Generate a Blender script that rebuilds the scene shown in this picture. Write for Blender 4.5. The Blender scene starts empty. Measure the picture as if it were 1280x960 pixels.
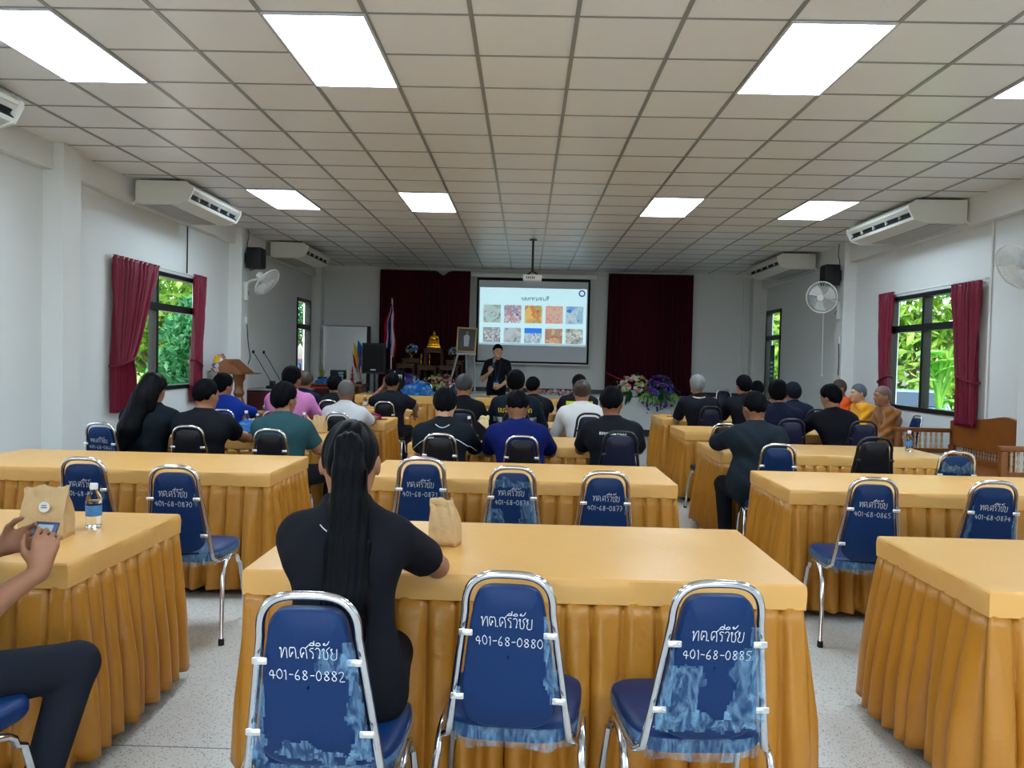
import bpy, bmesh, math, random
import numpy as np
from mathutils import Vector, Matrix

random.seed(7)
RNG = np.random.default_rng(7)
SC = bpy.context.scene
COL = SC.collection
PI = math.pi

# ------------------------------------------------------------------ camera
CAM_H = 1.47
cam_data = bpy.data.cameras.new('camera')
cam_data.sensor_width = 36.0
cam_data.lens = 36.0 * 990.4 / 1280.0
cam_data.clip_start = 0.05
cam_data.clip_end = 300
cam = bpy.data.objects.new('camera', cam_data)
COL.objects.link(cam)
_r = Vector((0.99955934, 0.01763631, 0.02387661))
_u = Vector((-0.02439962, 0.03006091, 0.99925022))
_f = Vector((-0.01690533, 0.99939247, -0.03047798))
cam.matrix_world = Matrix(((_r.x, _u.x, -_f.x, 0.0), (_r.y, _u.y, -_f.y, 0.0), (_r.z, _u.z, -_f.z, CAM_H), (0, 0, 0, 1)))
SC.camera = cam

# ------------------------------------------------------------------ view, world, sun
SC.view_settings.view_transform = 'Standard'
SC.view_settings.look = 'None'
SC.view_settings.gamma = 1.0
SC.view_settings.use_curve_mapping = False
SC.view_settings.exposure = 0.72
PANEL_POWER = 13.0
SKY_STRENGTH = 0.45
SUN_STRENGTH = 3.2
SLIDE_POWER = 0.55

SC.cycles.use_denoising = True
SC.cycles.max_bounces = 8
SC.cycles.diffuse_bounces = 4
SC.cycles.transparent_max_bounces = 12
SC.cycles.caustics_reflective = False
SC.cycles.caustics_refractive = False

world = bpy.data.worlds.new('world')
SC.world = world
world.use_nodes = True
wn = world.node_tree
wn.nodes.clear()
sky = wn.nodes.new('ShaderNodeTexSky')
sky.sky_type = 'NISHITA'
sky.sun_disc = False
sky.sun_elevation = math.radians(55)
sky.sun_rotation = math.radians(200)
sky.dust_density = 2.5
bgn = wn.nodes.new('ShaderNodeBackground')
bgn.inputs['Strength'].default_value = SKY_STRENGTH
wo = wn.nodes.new('ShaderNodeOutputWorld')
wn.links.new(sky.outputs[0], bgn.inputs[0])
wn.links.new(bgn.outputs[0], wo.inputs[0])

sun_d = bpy.data.lights.new('sun', 'SUN')
sun_d.energy = SUN_STRENGTH
sun_d.angle = math.radians(3)
sun_d.color = (1.0, 0.97, 0.93)
sun = bpy.data.objects.new('sun', sun_d)
sun.rotation_euler = (math.radians(28), math.radians(4), 0)
COL.objects.link(sun)


# ------------------------------------------------------------------ materials
def lin(c):
    c = c / 255.0
    return c / 12.92 if c <= 0.04045 else ((c + 0.055) / 1.055) ** 2.4


def rgb(r, g, b):
    return (lin(r), lin(g), lin(b), 1.0)


MATS = {}


def mat(name, color, rough=0.5, metal=0.0, spec=0.5, var=0.06, scale=8.0, bump=0.0, bscale=60.0,
        stretch=(1, 1, 1), sheen=0.0, coat=0.0, subsurf=0.0, emit=None, trans=0.0, alpha=1.0, ior=1.45):
    if name in MATS:
        return MATS[name]
    m = bpy.data.materials.new(name)
    m.use_nodes = True
    nt = m.node_tree
    p = nt.nodes['Principled BSDF']
    tc = nt.nodes.new('ShaderNodeTexCoord')
    mp = nt.nodes.new('ShaderNodeMapping')
    mp.inputs['Scale'].default_value = stretch
    nt.links.new(tc.outputs['Object'], mp.inputs[0])
    nz = nt.nodes.new('ShaderNodeTexNoise')
    nz.inputs['Scale'].default_value = scale
    nz.inputs['Detail'].default_value = 4
    nt.links.new(mp.outputs[0], nz.inputs[0])
    mx = nt.nodes.new('ShaderNodeMix')
    mx.data_type = 'RGBA'
    c = color
    mx.inputs[6].default_value = (c[0] * (1 - var), c[1] * (1 - var), c[2] * (1 - var), 1)
    mx.inputs[7].default_value = (min(1, c[0] * (1 + var)), min(1, c[1] * (1 + var)), min(1, c[2] * (1 + var)), 1)
    nt.links.new(nz.outputs[0], mx.inputs[0])
    nt.links.new(mx.outputs[2], p.inputs['Base Color'])
    p.inputs['Roughness'].default_value = rough
    p.inputs['Metallic'].default_value = metal
    p.inputs['Specular IOR Level'].default_value = spec
    p.inputs['IOR'].default_value = ior
    if sheen:
        p.inputs['Sheen Weight'].default_value = sheen
    if coat:
        p.inputs['Coat Weight'].default_value = coat
    if subsurf:
        p.inputs['Subsurface Weight'].default_value = subsurf
        p.inputs['Subsurface Radius'].default_value = (0.02, 0.008, 0.004)
    if trans:
        p.inputs['Transmission Weight'].default_value = trans
    if alpha < 1:
        p.inputs['Alpha'].default_value = alpha
    if emit:
        p.inputs['Emission Color'].default_value = emit[0]
        p.inputs['Emission Strength'].default_value = emit[1]
    if bump:
        n2 = nt.nodes.new('ShaderNodeTexNoise')
        n2.inputs['Scale'].default_value = bscale
        n2.inputs['Detail'].default_value = 3
        nt.links.new(mp.outputs[0], n2.inputs[0])
        b = nt.nodes.new('ShaderNodeBump')
        b.inputs['Strength'].default_value = bump
        b.inputs['Distance'].default_value = 0.01
        nt.links.new(n2.outputs[0], b.inputs['Height'])
        nt.links.new(b.outputs[0], p.inputs['Normal'])
    MATS[name] = m
    return m


# ------------------------------------------------------------------ tagging
def tag(o, label=None, cat=None, group=None, kind=None):
    if label:
        o['label'] = label
    if cat:
        o['category'] = cat
    if group:
        o['group'] = group
    if kind:
        o['kind'] = kind
    return o


def thing(name, label, cat, loc=(0, 0, 0), rotz=0.0, group=None, scale=1.0):
    o = bpy.data.objects.new(name, None)
    o.empty_display_size = 0.1
    COL.objects.link(o)
    o.location = loc
    o.rotation_euler = (0, 0, rotz)
    o.scale = (scale, scale, scale)
    return tag(o, label, cat, group)


def copy_tree(o, parent=None):
    c = o.copy()
    COL.objects.link(c)
    c.parent = parent
    for ch in o.children:
        copy_tree(ch, c)
    return c


# ------------------------------------------------------------------ mesh builder
class MB:
    def __init__(self):
        self.v = []
        self.f = []

    def add(self, vs, fs):
        b = len(self.v)
        self.v.extend([tuple(p) for p in vs])
        self.f.extend([tuple(i + b for i in f) for f in fs])
        return self

    def box(self, x0, x1, y0, y1, z0, z1, M=None):
        vs = [(x, y, z) for z in (z0, z1) for y in (y0, y1) for x in (x0, x1)]
        fs = [(0, 2, 3, 1), (4, 5, 7, 6), (0, 1, 5, 4), (2, 6, 7, 3), (0, 4, 6, 2), (1, 3, 7, 5)]
        if M is not None:
            vs = [tuple(M @ Vector(p)) for p in vs]
        return self.add(vs, fs)

    def rbox(self, x0, x1, y0, y1, z0, z1, r=0.01, seg=2, M=None):
        bm = bmesh.new()
        bmesh.ops.create_cube(bm, size=1.0)
        for v in bm.verts:
            v.co.x = x0 + (v.co.x + .5) * (x1 - x0)
            v.co.y = y0 + (v.co.y + .5) * (y1 - y0)
            v.co.z = z0 + (v.co.z + .5) * (z1 - z0)
        bmesh.ops.bevel(bm, geom=bm.edges[:], offset=r, segments=seg, profile=0.5, affect='EDGES')
        return self.from_bm(bm, M)

    def from_bm(self, bm, M=None):
        bm.verts.index_update()
        vs = [(M @ v.co) if M is not None else v.co.copy() for v in bm.verts]
        fs = [[v.index for v in f.verts] for f in bm.faces]
        bm.free()
        return self.add(vs, fs)

    def tube(self, pts, r, n=8, closed=False, cap=True, flat=1.0, up=None):
        pts = [Vector(p) for p in pts]
        k = len(pts)
        rs = r if isinstance(r, (list, tuple)) else [r] * k
        tang = []
        for i in range(k):
            if closed:
                t = pts[(i + 1) % k] - pts[i - 1]
            else:
                t = pts[min(i + 1, k - 1)] - pts[max(i - 1, 0)]
            tang.append(t.normalized() if t.length > 1e-9 else Vector((0, 0, 1)))
        ref = Vector(up) if up else (Vector((0, 0, 1)) if abs(tang[0].z) < .9 else Vector((1, 0, 0)))
        nrm = (ref - tang[0] * ref.dot(tang[0])).normalized()
        vs = []
        for i in range(k):
            t = tang[i]
            nrm = nrm - t * nrm.dot(t)
            if nrm.length < 1e-6:
                nrm = t.orthogonal()
            nrm.normalize()
            b = t.cross(nrm)
            for j in range(n):
                a = 2 * PI * j / n
                vs.append(pts[i] + nrm * (math.cos(a) * rs[i] * flat) + b * (math.sin(a) * rs[i]))
        fs = []
        for i in range(k if closed else k - 1):
            i2 = (i + 1) % k
            for j in range(n):
                j2 = (j + 1) % n
                fs.append((i * n + j, i * n + j2, i2 * n + j2, i2 * n + j))
        if cap and not closed:
            fs.append(tuple(range(n - 1, -1, -1)))
            fs.append(tuple((k - 1) * n + j for j in range(n)))
        return self.add(vs, fs)

    def lathe(self, prof, n=20, M=None, cap=True):
        vs, fs = [], []
        k = len(prof)
        for r, z in prof:
            for j in range(n):
                a = 2 * PI * j / n
                vs.append(Vector((r * math.cos(a), r * math.sin(a), z)))
        for i in range(k - 1):
            for j in range(n):
                j2 = (j + 1) % n
                fs.append((i * n + j, i * n + j2, (i + 1) * n + j2, (i + 1) * n + j))
        if cap:
            fs.append(tuple(range(n - 1, -1, -1)))
            fs.append(tuple((k - 1) * n + j for j in range(n)))
        if M is not None:
            vs = [M @ p for p in vs]
        return self.add(vs, fs)

    def ball(self, c, r, n=10, sq=(1, 1, 1), M=None):
        vs, fs = [], []
        m = max(4, n // 2 + 1)
        for i in range(m + 1):
            th = PI * i / m
            for j in range(n):
                a = 2 * PI * j / n
                vs.append(Vector((r * sq[0] * math.sin(th) * math.cos(a), r * sq[1] * math.sin(th) * math.sin(a), r * sq[2] * math.cos(th))))
        if M is not None:
            vs = [M @ p for p in vs]
        vs = [p + Vector(c) for p in vs]
        for i in range(m):
            for j in range(n):
                j2 = (j + 1) % n
                fs.append((i * n + j, (i + 1) * n + j, (i + 1) * n + j2, i * n + j2))
        return self.add(vs, fs)

    def grid(self, fn, nu, nv, closed_u=False):
        vs = [fn(i / (nu if closed_u else nu - 1), j / (nv - 1)) for j in range(nv) for i in range(nu)]
        fs = []
        for j in range(nv - 1):
            for i in range(nu if closed_u else nu - 1):
                i2 = (i + 1) % nu
                fs.append((j * nu + i, j * nu + i2, (j + 1) * nu + i2, (j + 1) * nu + i))
        return self.add(vs, fs)

    def prism(self, poly, a0, a1, axis='y'):
        n = len(poly)

        def P(p, a):
            return {'y': (p[0], a, p[1]), 'x': (a, p[0], p[1]), 'z': (p[0], p[1], a)}[axis]
        vs = [P(p, a0) for p in poly] + [P(p, a1) for p in poly]
        fs = [tuple(range(n)), tuple(range(2 * n - 1, n - 1, -1))]
        for i in range(n):
            j = (i + 1) % n
            fs.append((i, n + i, n + j, j))
        return self.add(vs, fs)

    def build(self, name, m, parent=None, smooth=True, angle=38, fixn=True):
        me = bpy.data.meshes.new(name)
        me.from_pydata([tuple(p) for p in self.v], [], self.f)
        if fixn:
            bm = bmesh.new()
            bm.from_mesh(me)
            bmesh.ops.recalc_face_normals(bm, faces=bm.faces[:])
            bm.to_mesh(me)
            bm.free()
        return link_mesh(name, me, m, parent, smooth, angle)


def link_mesh(name, me, m, parent=None, smooth=True, angle=38):
    me.materials.append(m)
    if smooth:
        me.shade_smooth()
        if angle:
            try:
                me.set_sharp_from_angle(angle=math.radians(angle))
            except Exception:
                pass
    o = bpy.data.objects.new(name, me)
    COL.objects.link(o)
    if parent is not None:
        o.parent = parent
    return o


def arc(cx, cy, r, a0, a1, n):
    return [(cx + r * math.cos(math.radians(a0 + (a1 - a0) * i / n)), cy + r * math.sin(math.radians(a0 + (a1 - a0) * i / n))) for i in range(n + 1)]


def smooth_path(pts, it=2):
    pts = [Vector(p) for p in pts]
    for _ in range(it):
        q = [pts[0]]
        for a, b in zip(pts[:-1], pts[1:]):
            q.append(a * .75 + b * .25)
            q.append(a * .25 + b * .75)
        q.append(pts[-1])
        pts = q
    return pts


# ------------------------------------------------------------------ hand lettering strokes (x right, y up, body height 1)
GL = {
    'tho': (.74, [[(.12, .80), (.06, .90), (.0, .82), (.06, .72), (.14, .84), (.14, .0)], [(.14, .0), (.22, .35), (.40, .86), (.52, .93), (.60, .80), (.62, .0)]]),
    'to': (.72, [[(.30, .55), (.38, .46), (.31, .37), (.24, .46), (.24, .36), (.15, .0), (.04, .45), (.09, .86), (.2, .96), (.31, .83), (.42, .96), (.55, .86), (.60, .5), (.60, .0)]]),
    'dot': (.22, [[(.05, .0), (.09, .05), (.05, .07), (.03, .02)]]),
    'so': (.78, [[(.30, .55), (.38, .46), (.31, .37), (.24, .46), (.24, .36), (.15, .0), (.04, .45), (.10, .85), (.30, .97), (.50, .88), (.58, .5), (.58, .0)], [(.50, .88), (.66, 1.02), (.74, 1.16)]]),
    'ro': (.52, [[(.22, .12), (.30, .03), (.36, .13), (.28, .20), (.36, .42), (.26, .64), (.08, .70), (.05, .84), (.18, .95), (.40, .90)]]),
    'ii': (0, [[(-.50, 1.18), (-.36, 1.38), (-.14, 1.36), (-.08, 1.18), (-.50, 1.18)], [(-.10, 1.18), (-.08, 1.58)]]),
    'wo': (.54, [[(.26, .12), (.34, .04), (.38, .14), (.30, .2), (.42, .5), (.39, .85), (.2, .97), (.03, .82)]]),
    'i': (0, [[(-.50, 1.18), (-.36, 1.38), (-.14, 1.36), (-.08, 1.18), (-.50, 1.18)]]),
    'cho': (.70, [[(.10, .72), (.03, .82), (.12, .92), (.2, .82), (.11, .62), (.16, .06), (.3, .0), (.48, .02), (.52, .55), (.37, .78), (.52, .92), (.70, 1.05)]]),
    'a': (0, [[(-.56, 1.3), (-.48, 1.22), (-.40, 1.32), (-.48, 1.42), (-.56, 1.3)], [(-.46, 1.2), (-.26, 1.25), (-.06, 1.56)]]),
    'yo': (.66, [[(.06, .85), (.14, .95), (.2, .85), (.12, .75), (.06, .85), (.08, .7), (.22, .56), (.1, .45), (.04, .2), (.14, .0), (.48, .0), (.54, .3), (.55, .95)]]),
    '0': (.62, [[(.26, 1.), (.06, .75), (.05, .3), (.24, .0), (.46, .25), (.46, .75), (.26, 1.)]]),
    '1': (.30, [[(.02, .8), (.14, 1.), (.14, .0)]]),
    '2': (.60, [[(.05, .8), (.22, 1.), (.44, .8), (.36, .5), (.04, .0), (.5, .0)]]),
    '3': (.58, [[(.05, .9), (.3, 1.), (.42, .75), (.2, .54), (.46, .3), (.3, .0), (.04, .1)]]),
    '4': (.64, [[(.40, .0), (.40, 1.), (.02, .36), (.56, .36)]]),
    '5': (.60, [[(.48, 1.), (.12, 1.), (.08, .58), (.36, .6), (.46, .3), (.3, .0), (.04, .08)]]),
    '6': (.60, [[(.36, 1.), (.1, .55), (.08, .15), (.28, .0), (.44, .2), (.34, .45), (.1, .35)]]),
    '7': (.58, [[(.04, 1.), (.5, 1.), (.2, .0)], [(.14, .5), (.46, .5)]]),
    '8': (.60, [[(.26, .54), (.06, .78), (.26, 1.), (.46, .78), (.26, .54), (.05, .25), (.26, .0), (.48, .25), (.26, .54)]]),
    '9': (.60, [[(.44, .7), (.26, .5), (.08, .7), (.22, 1.), (.42, .9), (.44, .6), (.40, .0)]]),
    '-': (.50, [[(.08, .5), (.40, .5)]]),
    'ko': (.70, [[(.10, .0), (.12, .55), (.03, .62), (.16, .92), (.42, .96), (.56, .75), (.58, .0)]]),
    'kho': (.70, [[(.10, .72), (.03, .82), (.12, .92), (.2, .82), (.11, .62), (.16, .06), (.34, .0), (.54, .04), (.55, .95)]]),
    'bo': (.70, [[(.06, .90), (.0, .82), (.06, .72), (.12, .82), (.08, .66), (.1, .04), (.3, .0), (.54, .04), (.55, .95)]]),
    'na': (.70, [[(.06, .90), (.0, .82), (.06, .72), (.12, .85), (.14, .1), (.36, .12), (.52, .0), (.60, .12), (.50, .22), (.56, .95)]]),
    'ja': (.66, [[(.22, .30), (.30, .38), (.24, .48), (.16, .40), (.34, .0), (.50, .35), (.46, .85), (.25, .97), (.03, .82)]]),
    'aa': (.44, [[(.02, .80), (.14, .96), (.32, .86), (.34, .0)]]),
    'ra': (.3, [[(.06, .62), (.14, .72), (.06, .80), (.2, .74)], [(.06, .22), (.14, .32), (.06, .40), (.2, .34)]]),
    'H': (.66, [[(.04, 0), (.04, 1)], [(.5, 0), (.5, 1)], [(.04, .5), (.5, .5)]]),
    'E': (.58, [[(.46, 1), (.04, 1), (.04, 0), (.46, 0)], [(.04, .5), (.4, .5)]]),
    'T': (.56, [[(.0, 1), (.5, 1)], [(.25, 1), (.25, 0)]]),
    'R': (.62, [[(.04, 0), (.04, 1), (.4, .95), (.42, .6), (.04, .5)], [(.2, .5), (.48, 0)]]),
    'P': (.58, [[(.04, 0), (.04, 1), (.42, .9), (.42, .6), (.04, .5)]]),
    'O': (.68, [[(.28, 1), (.04, .7), (.04, .3), (.28, 0), (.52, .3), (.52, .7), (.28, 1)]]),
    'L': (.54, [[(.04, 1), (.04, 0), (.44, 0)]]),
    'I': (.26, [[(.1, 0), (.1, 1)]]),
    'C': (.62, [[(.5, .8), (.28, 1), (.05, .7), (.05, .3), (.28, 0), (.5, .2)]]),
    'Y': (.58, [[(.02, 1), (.26, .5), (.5, 1)], [(.26, .5), (.26, 0)]]),
    'A': (.62, [[(.0, 0), (.26, 1), (.52, 0)], [(.1, .38), (.42, .38)]]),
    'F': (.56, [[(.46, 1), (.04, 1), (.04, 0)], [(.04, .5), (.38, .5)]]),
    ' ': (.4, []),
}
THAI_NAME = ['tho', 'to', 'dot', 'so', 'ro', 'ii', 'wo', 'i', 'cho', 'a', 'yo']


def text_strokes(glyphs, h, x_center=0.0, y0=0.0, width=None, jitter=0.0, mirror=False, rnd=None):
    """list of polylines (x, y) for a written line"""
    out, x = [], 0.0
    for g in glyphs:
        adv, st = GL[g]
        for s in st:
            out.append([(x + px, py) for px, py in s])
        x += adv
    sx = h if width is None else width / x
    res = []
    for s in out:
        s2 = [((px - x / 2) * sx, py * h) for px, py in s]
        if rnd and jitter:
            s2 = [(a + rnd.uniform(-jitter, jitter), b + rnd.uniform(-jitter, jitter)) for a, b in s2]
        if mirror:
            s2 = [(-a, b) for a, b in s2]
        s3 = smooth_path([(a, b, 0) for a, b in s2], 1 if len(s2) > 2 else 0)
        res.append([(x_center + p.x, y0 + p.y) for p in s3])
    return res
# ================================================================== SETTING
XL, XR, YB, YF, ZC = -4.60, 5.05, 17.10, -3.6, 3.413
WALL = mat('white painted wall', rgb(226, 229, 228), rough=0.55, var=0.03, scale=1.2, bump=0.05, bscale=120)
TRIMW = mat('white painted trim', rgb(228, 230, 228), rough=0.5, var=0.03, scale=2)
FRAME_DARK = mat('dark anodised window frame', rgb(28, 32, 32), rough=0.35, metal=0.3, var=0.1)
GLASS = mat('window glass', (0.96, 0.99, 0.98, 1), rough=0.0, trans=1.0, var=0.0, ior=1.02)
DARKBASE = mat('dark stone skirting', rgb(48, 46, 46), rough=0.35, var=0.2, scale=20)


def terrazzo():
    m = bpy.data.materials.new('terrazzo floor')
    m.use_nodes = True
    nt = m.node_tree
    p = nt.nodes['Principled BSDF']
    tc = nt.nodes.new('ShaderNodeTexCoord')
    v = nt.nodes.new('ShaderNodeTexVoronoi')
    v.inputs['Scale'].default_value = 210
    nt.links.new(tc.outputs['Object'], v.inputs['Vector'])
    rnd = nt.nodes.new('ShaderNodeSeparateColor')
    nt.links.new(v.outputs['Color'], rnd.inputs[0])
    ramp = nt.nodes.new('ShaderNodeValToRGB')
    e = ramp.color_ramp.elements
    e[0].position = 0.0
    e[0].color = rgb(136, 132, 126)
    e[1].position = 1.0
    e[1].color = rgb(240, 239, 234)
    for pos, c in ((.06, rgb(160, 156, 148)), (.10, rgb(224, 222, 216)), (.5, rgb(228, 226, 220)), (.8, rgb(220, 217, 210))):
        k = e.new(pos)
        k.color = c
    nt.links.new(rnd.outputs[0], ramp.inputs[0])
    nz = nt.nodes.new('ShaderNodeTexNoise')
    nz.inputs['Scale'].default_value = 1.3
    nt.links.new(tc.outputs['Object'], nz.inputs[0])
    mx = nt.nodes.new('ShaderNodeMix')
    mx.data_type = 'RGBA'
    mx.blend_type = 'MULTIPLY'
    mx.inputs[0].default_value = 0.25
    nt.links.new(ramp.outputs[0], mx.inputs[6])
    nt.links.new(nz.outputs[0], mx.inputs[7])
    # dividing strips
    sp = nt.nodes.new('ShaderNodeSeparateXYZ')
    nt.links.new(tc.outputs['Object'], sp.inputs[0])
    facs = []
    for ax, per, off in (('Y', 2.70, 2.885), ('Y', 5.40, 2.885)):
        s = nt.nodes.new('ShaderNodeMath')
        s.operation = 'SUBTRACT'
        s.inputs[1].default_value = off
        nt.links.new(sp.outputs[ax], s.inputs[0])
        md = nt.nodes.new('ShaderNodeMath')
        md.operation = 'PINGPONG'
        md.inputs[1].default_value = per / 2
        nt.links.new(s.outputs[0], md.inputs[0])
        lt = nt.nodes.new('ShaderNodeMath')
        lt.operation = 'LESS_THAN'
        lt.inputs[1].default_value = 0.0028
        nt.links.new(md.outputs[0], lt.inputs[0])
        facs.append(lt)
    mxm = nt.nodes.new('ShaderNodeMath')
    mxm.operation = 'MAXIMUM'
    nt.links.new(facs[0].outputs[0], mxm.inputs[0])
    nt.links.new(facs[1].outputs[0], mxm.inputs[1])
    m2 = nt.nodes.new('ShaderNodeMix')
    m2.data_type = 'RGBA'
    nt.links.new(mxm.outputs[0], m2.inputs[0])
    nt.links.new(mx.outputs[2], m2.inputs[6])
    m2.inputs[7].default_value = rgb(70, 76, 110)
    nt.links.new(m2.outputs[2], p.inputs['Base Color'])
    p.inputs['Roughness'].default_value = 0.32
    return m


def struct(name, mb, m, parent=None, smooth=False):
    o = mb.build(name, m, parent, smooth=smooth)
    if parent is None:
        o['kind'] = 'structure'
    return o


struct('floor', MB().box(XL - .3, XR + .3, YF - .2, YB + .2, -.12, 0), terrazzo())
CEILM = mat('ceiling tile', rgb(238, 238, 236), rough=0.34, spec=0.55, var=0.02, scale=3, bump=0.015, bscale=9)
struct('ceiling', MB().box(XL - .3, XR + .3, YF - .2, YB + .2, ZC, ZC + .15), CEILM)
GX0, GY0 = -0.357, 4.529
TBAR = mat('ceiling grid bar', rgb(150, 151, 148), rough=0.3, metal=0.25, var=0.04)
mb = MB()
for k in range(-7, 9):
    x = GX0 + .6 * k
    mb.box(x - .013, x + .013, YF, YB, ZC - .007, ZC + .002)
struct('trim_1', mb, TBAR)
mb = MB()
for k in range(-13, 21):
    y = GY0 + .6 * k
    mb.box(XL, XR, y - .008, y + .008, ZC - .005, ZC + .002)
struct('trim_2', mb, TBAR)


def wall_x(name, x0, x1, holes, zt=ZC + .1):
    """wall slab between x0 and x1 along Y with rectangular holes (y0,y1,z0,z1)"""
    ys = sorted({YF, YB} | {h[0] for h in holes} | {h[1] for h in holes})
    zs = sorted({0.0, zt} | {h[2] for h in holes} | {h[3] for h in holes})
    mb = MB()
    for a, b in zip(ys[:-1], ys[1:]):
        for c, d in zip(zs[:-1], zs[1:]):
            cy, cz = (a + b) / 2, (c + d) / 2
            if any(h[0] < cy < h[1] and h[2] < cz < h[3] for h in holes):
                continue
            mb.box(x0, x1, a, b, c, d)
    return struct(name, mb, WALL)


WIN_L = (9.12, 11.18, 0.98, 2.47)
WIN_R = (9.28, 11.18, 0.93, 2.45)
WIN_L2 = (4.45, 6.50, 0.98, 2.47)  # from here on: unseen windows, added beside the camera for daylight
WIN_R2 = (4.60, 6.50, 0.93, 2.45)
WIN_L3 = (-.2, 1.9, 0.98, 2.47)
WIN_R3 = (-.1, 1.9, 0.93, 2.45)
DOOR_L = (15.78, 16.78, 0.0, 2.62)
DOOR_R = (15.85, 16.82, 0.0, 2.62)
wall_x('wall_left', XL - .15, XL, [WIN_L, WIN_L2, WIN_L3, DOOR_L])
wall_x('wall_right', XR, XR + .15, [WIN_R, WIN_R2, WIN_R3, DOOR_R])
struct('wall_back', MB().box(XL - .15, XR + .15, YB, YB + .15, 0, ZC + .1), WALL)
RD = (-2.6, 2.6, 2.6)      # unseen wide doorway, added behind the camera to let daylight in
struct('wall_front', MB().box(XL - .15, RD[0], YF - .15, YF, 0, ZC + .1).box(RD[1], XR + .15, YF - .15, YF, 0, ZC + .1).box(RD[0], RD[1], YF - .15, YF, RD[2], ZC + .1), WALL)
mbd = MB()
for x in (-2.6, -1.3, 0, 1.3, 2.6):
    mbd.box(x - .03, x + .03, YF - .10, YF - .04, 0, RD[2])
mbd.box(RD[0], RD[1], YF - .10, YF - .04, RD[2] - .06, RD[2])
struct('added_door_3', mbd, FRAME_DARK)
# perimeter beams and pillars
struct('trim_3', MB().box(XL, -4.50, YF, YB, 3.16, ZC), TRIMW)
struct('trim_4', MB().box(4.94, XR, YF, YB, 3.10, ZC), TRIMW)
struct('trim_5', MB().box(XL, XR, YB - .05, YB, 3.30, ZC), TRIMW)
n = 6
for y in (-1.9, 2.75, 7.45, 12.15):
    struct('trim_%d' % n, MB().rbox(XL - .02, -4.40, y, y + .30, 0, ZC, r=.006), TRIMW); n += 1
for y in (-1.8, 2.85, 7.6, 12.32):
    struct('trim_%d' % n, MB().rbox(4.86, XR + .02, y, y + .30, 0, ZC, r=.006), TRIMW); n += 1
struct('trim_%d' % n, MB().rbox(XL - .02, -4.38, 16.80, YB + .01, 0, ZC, r=.006), TRIMW); n += 1
struct('trim_%d' % n, MB().rbox(4.76, XR + .02, 16.84, YB + .01, 0, ZC, r=.006), TRIMW); n += 1
struct('trim_%d' % n, MB().rbox(-.02, .36, YB - .06, YB + .01, 0, ZC, r=.006), TRIMW); n += 1
# stage platform with white face and dark plinth
SY, SZ, SX0 = 15.83, 0.78, -3.15
STG = mat('white glazed stage facing', rgb(222, 228, 228), rough=0.3, var=0.03, scale=2)
struct('trim_%d' % n, MB().box(SX0, XR, SY, YB, .14, SZ), STG); n += 1
struct('trim_%d' % n, MB().box(SX0 - .004, XR, SY - .012, YB, 0, .14), DARKBASE); n += 1
struct('baseboard_back', MB().box(SX0, XR, YB - .08, YB, SZ, SZ + .09), DARKBASE)
struct('baseboard_left', MB().box(XL, XL + .012, YF, 15.78, 0, .1), DARKBASE)
struct('baseboard_right', MB().box(XR - .012, XR, YF, 15.85, 0, .1), DARKBASE)


# ---- windows
def window(name, xw, inward, y0, y1, z0, z1, ztr, ymul):
    """frame fills the hole; transom at ztr, mullions at ymul"""
    t = .055
    xa, xb = (xw - .11, xw + .015) if inward > 0 else (xw - .015, xw + .11)
    mb = MB()
    mb.box(xa, xb, y0, y0 + t, z0, z1).box(xa, xb, y1 - t, y1, z0, z1)
    mb.box(xa, xb, y0, y1, z0, z0 + t).box(xa, xb, y0, y1, z1 - t, z1)
    mb.box(xa + .01, xb - .005, y0, y1, ztr - .045, ztr + .045)
    for y in ymul:
        mb.box(xa + .015, xb - .01, y - .032, y + .032, z0, z1)
    w = struct(name, mb, FRAME_DARK)
    c = (xa + xb) / 2
    MB().box(c - .003, c + .003, y0 + .03, y1 - .03, z0 + .03, ztr).build('window_pane', GLASS, w, smooth=False)
    MB().box(c - .003, c + .003, y0 + .03, y1 - .03, ztr, z1 - .03).build('window_pane', GLASS, w, smooth=False)
    return w


window('window_1', XL, 1, *WIN_L, 2.03, (9.80,))
window('window_2', XR, -1, *WIN_R, 2.01, (10.22,))

window('added_window_3', XL, 1, *WIN_L2, 2.03, (5.48,))  # this and the following windows are out of view, added to admit daylight
window('added_window_4', XR, -1, *WIN_R2, 2.01, (5.55,))
window('added_window_5', XL, 1, *WIN_L3, 2.03, (.85,))
window('added_window_6', XR, -1, *WIN_R3, 2.01, (.9,))


def glass_door(name, xw, inward, y0, y1, z1, ztr):
    t = .07
    xa, xb = (xw - .10, xw + .015) if inward > 0 else (xw - .015, xw + .10)
    mb = MB()
    mb.box(xa, xb, y0, y0 + t, 0, z1).box(xa, xb, y1 - t, y1, 0, z1).box(xa, xb, y0, y1, z1 - t, z1)
    mb.box(xa, xb, y0, y1, ztr - .05, ztr + .05).box(xa, xb, y0, y1, 0, .16)
    d = struct(name, mb, FRAME_DARK)
    c = (xa + xb) / 2
    MB().box(c - .003, c + .003, y0 + .03, y1 - .03, .1, ztr).build('door_pane', GLASS, d, smooth=False)
    MB().box(c - .003, c + .003, y0 + .03, y1 - .03, ztr, z1 - .03).build('door_pane', GLASS, d, smooth=False)
    xh = xb + .03 if inward > 0 else xa - .03
    hy = y0 + .16
    MB().tube(smooth_path([(xh - inward * .03, hy, .95), (xh, hy, .97), (xh, hy, 1.27), (xh - inward * .03, hy, 1.29)], 1), .012).build('door_handle', FRAME_DARK, d)
    return d


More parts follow.
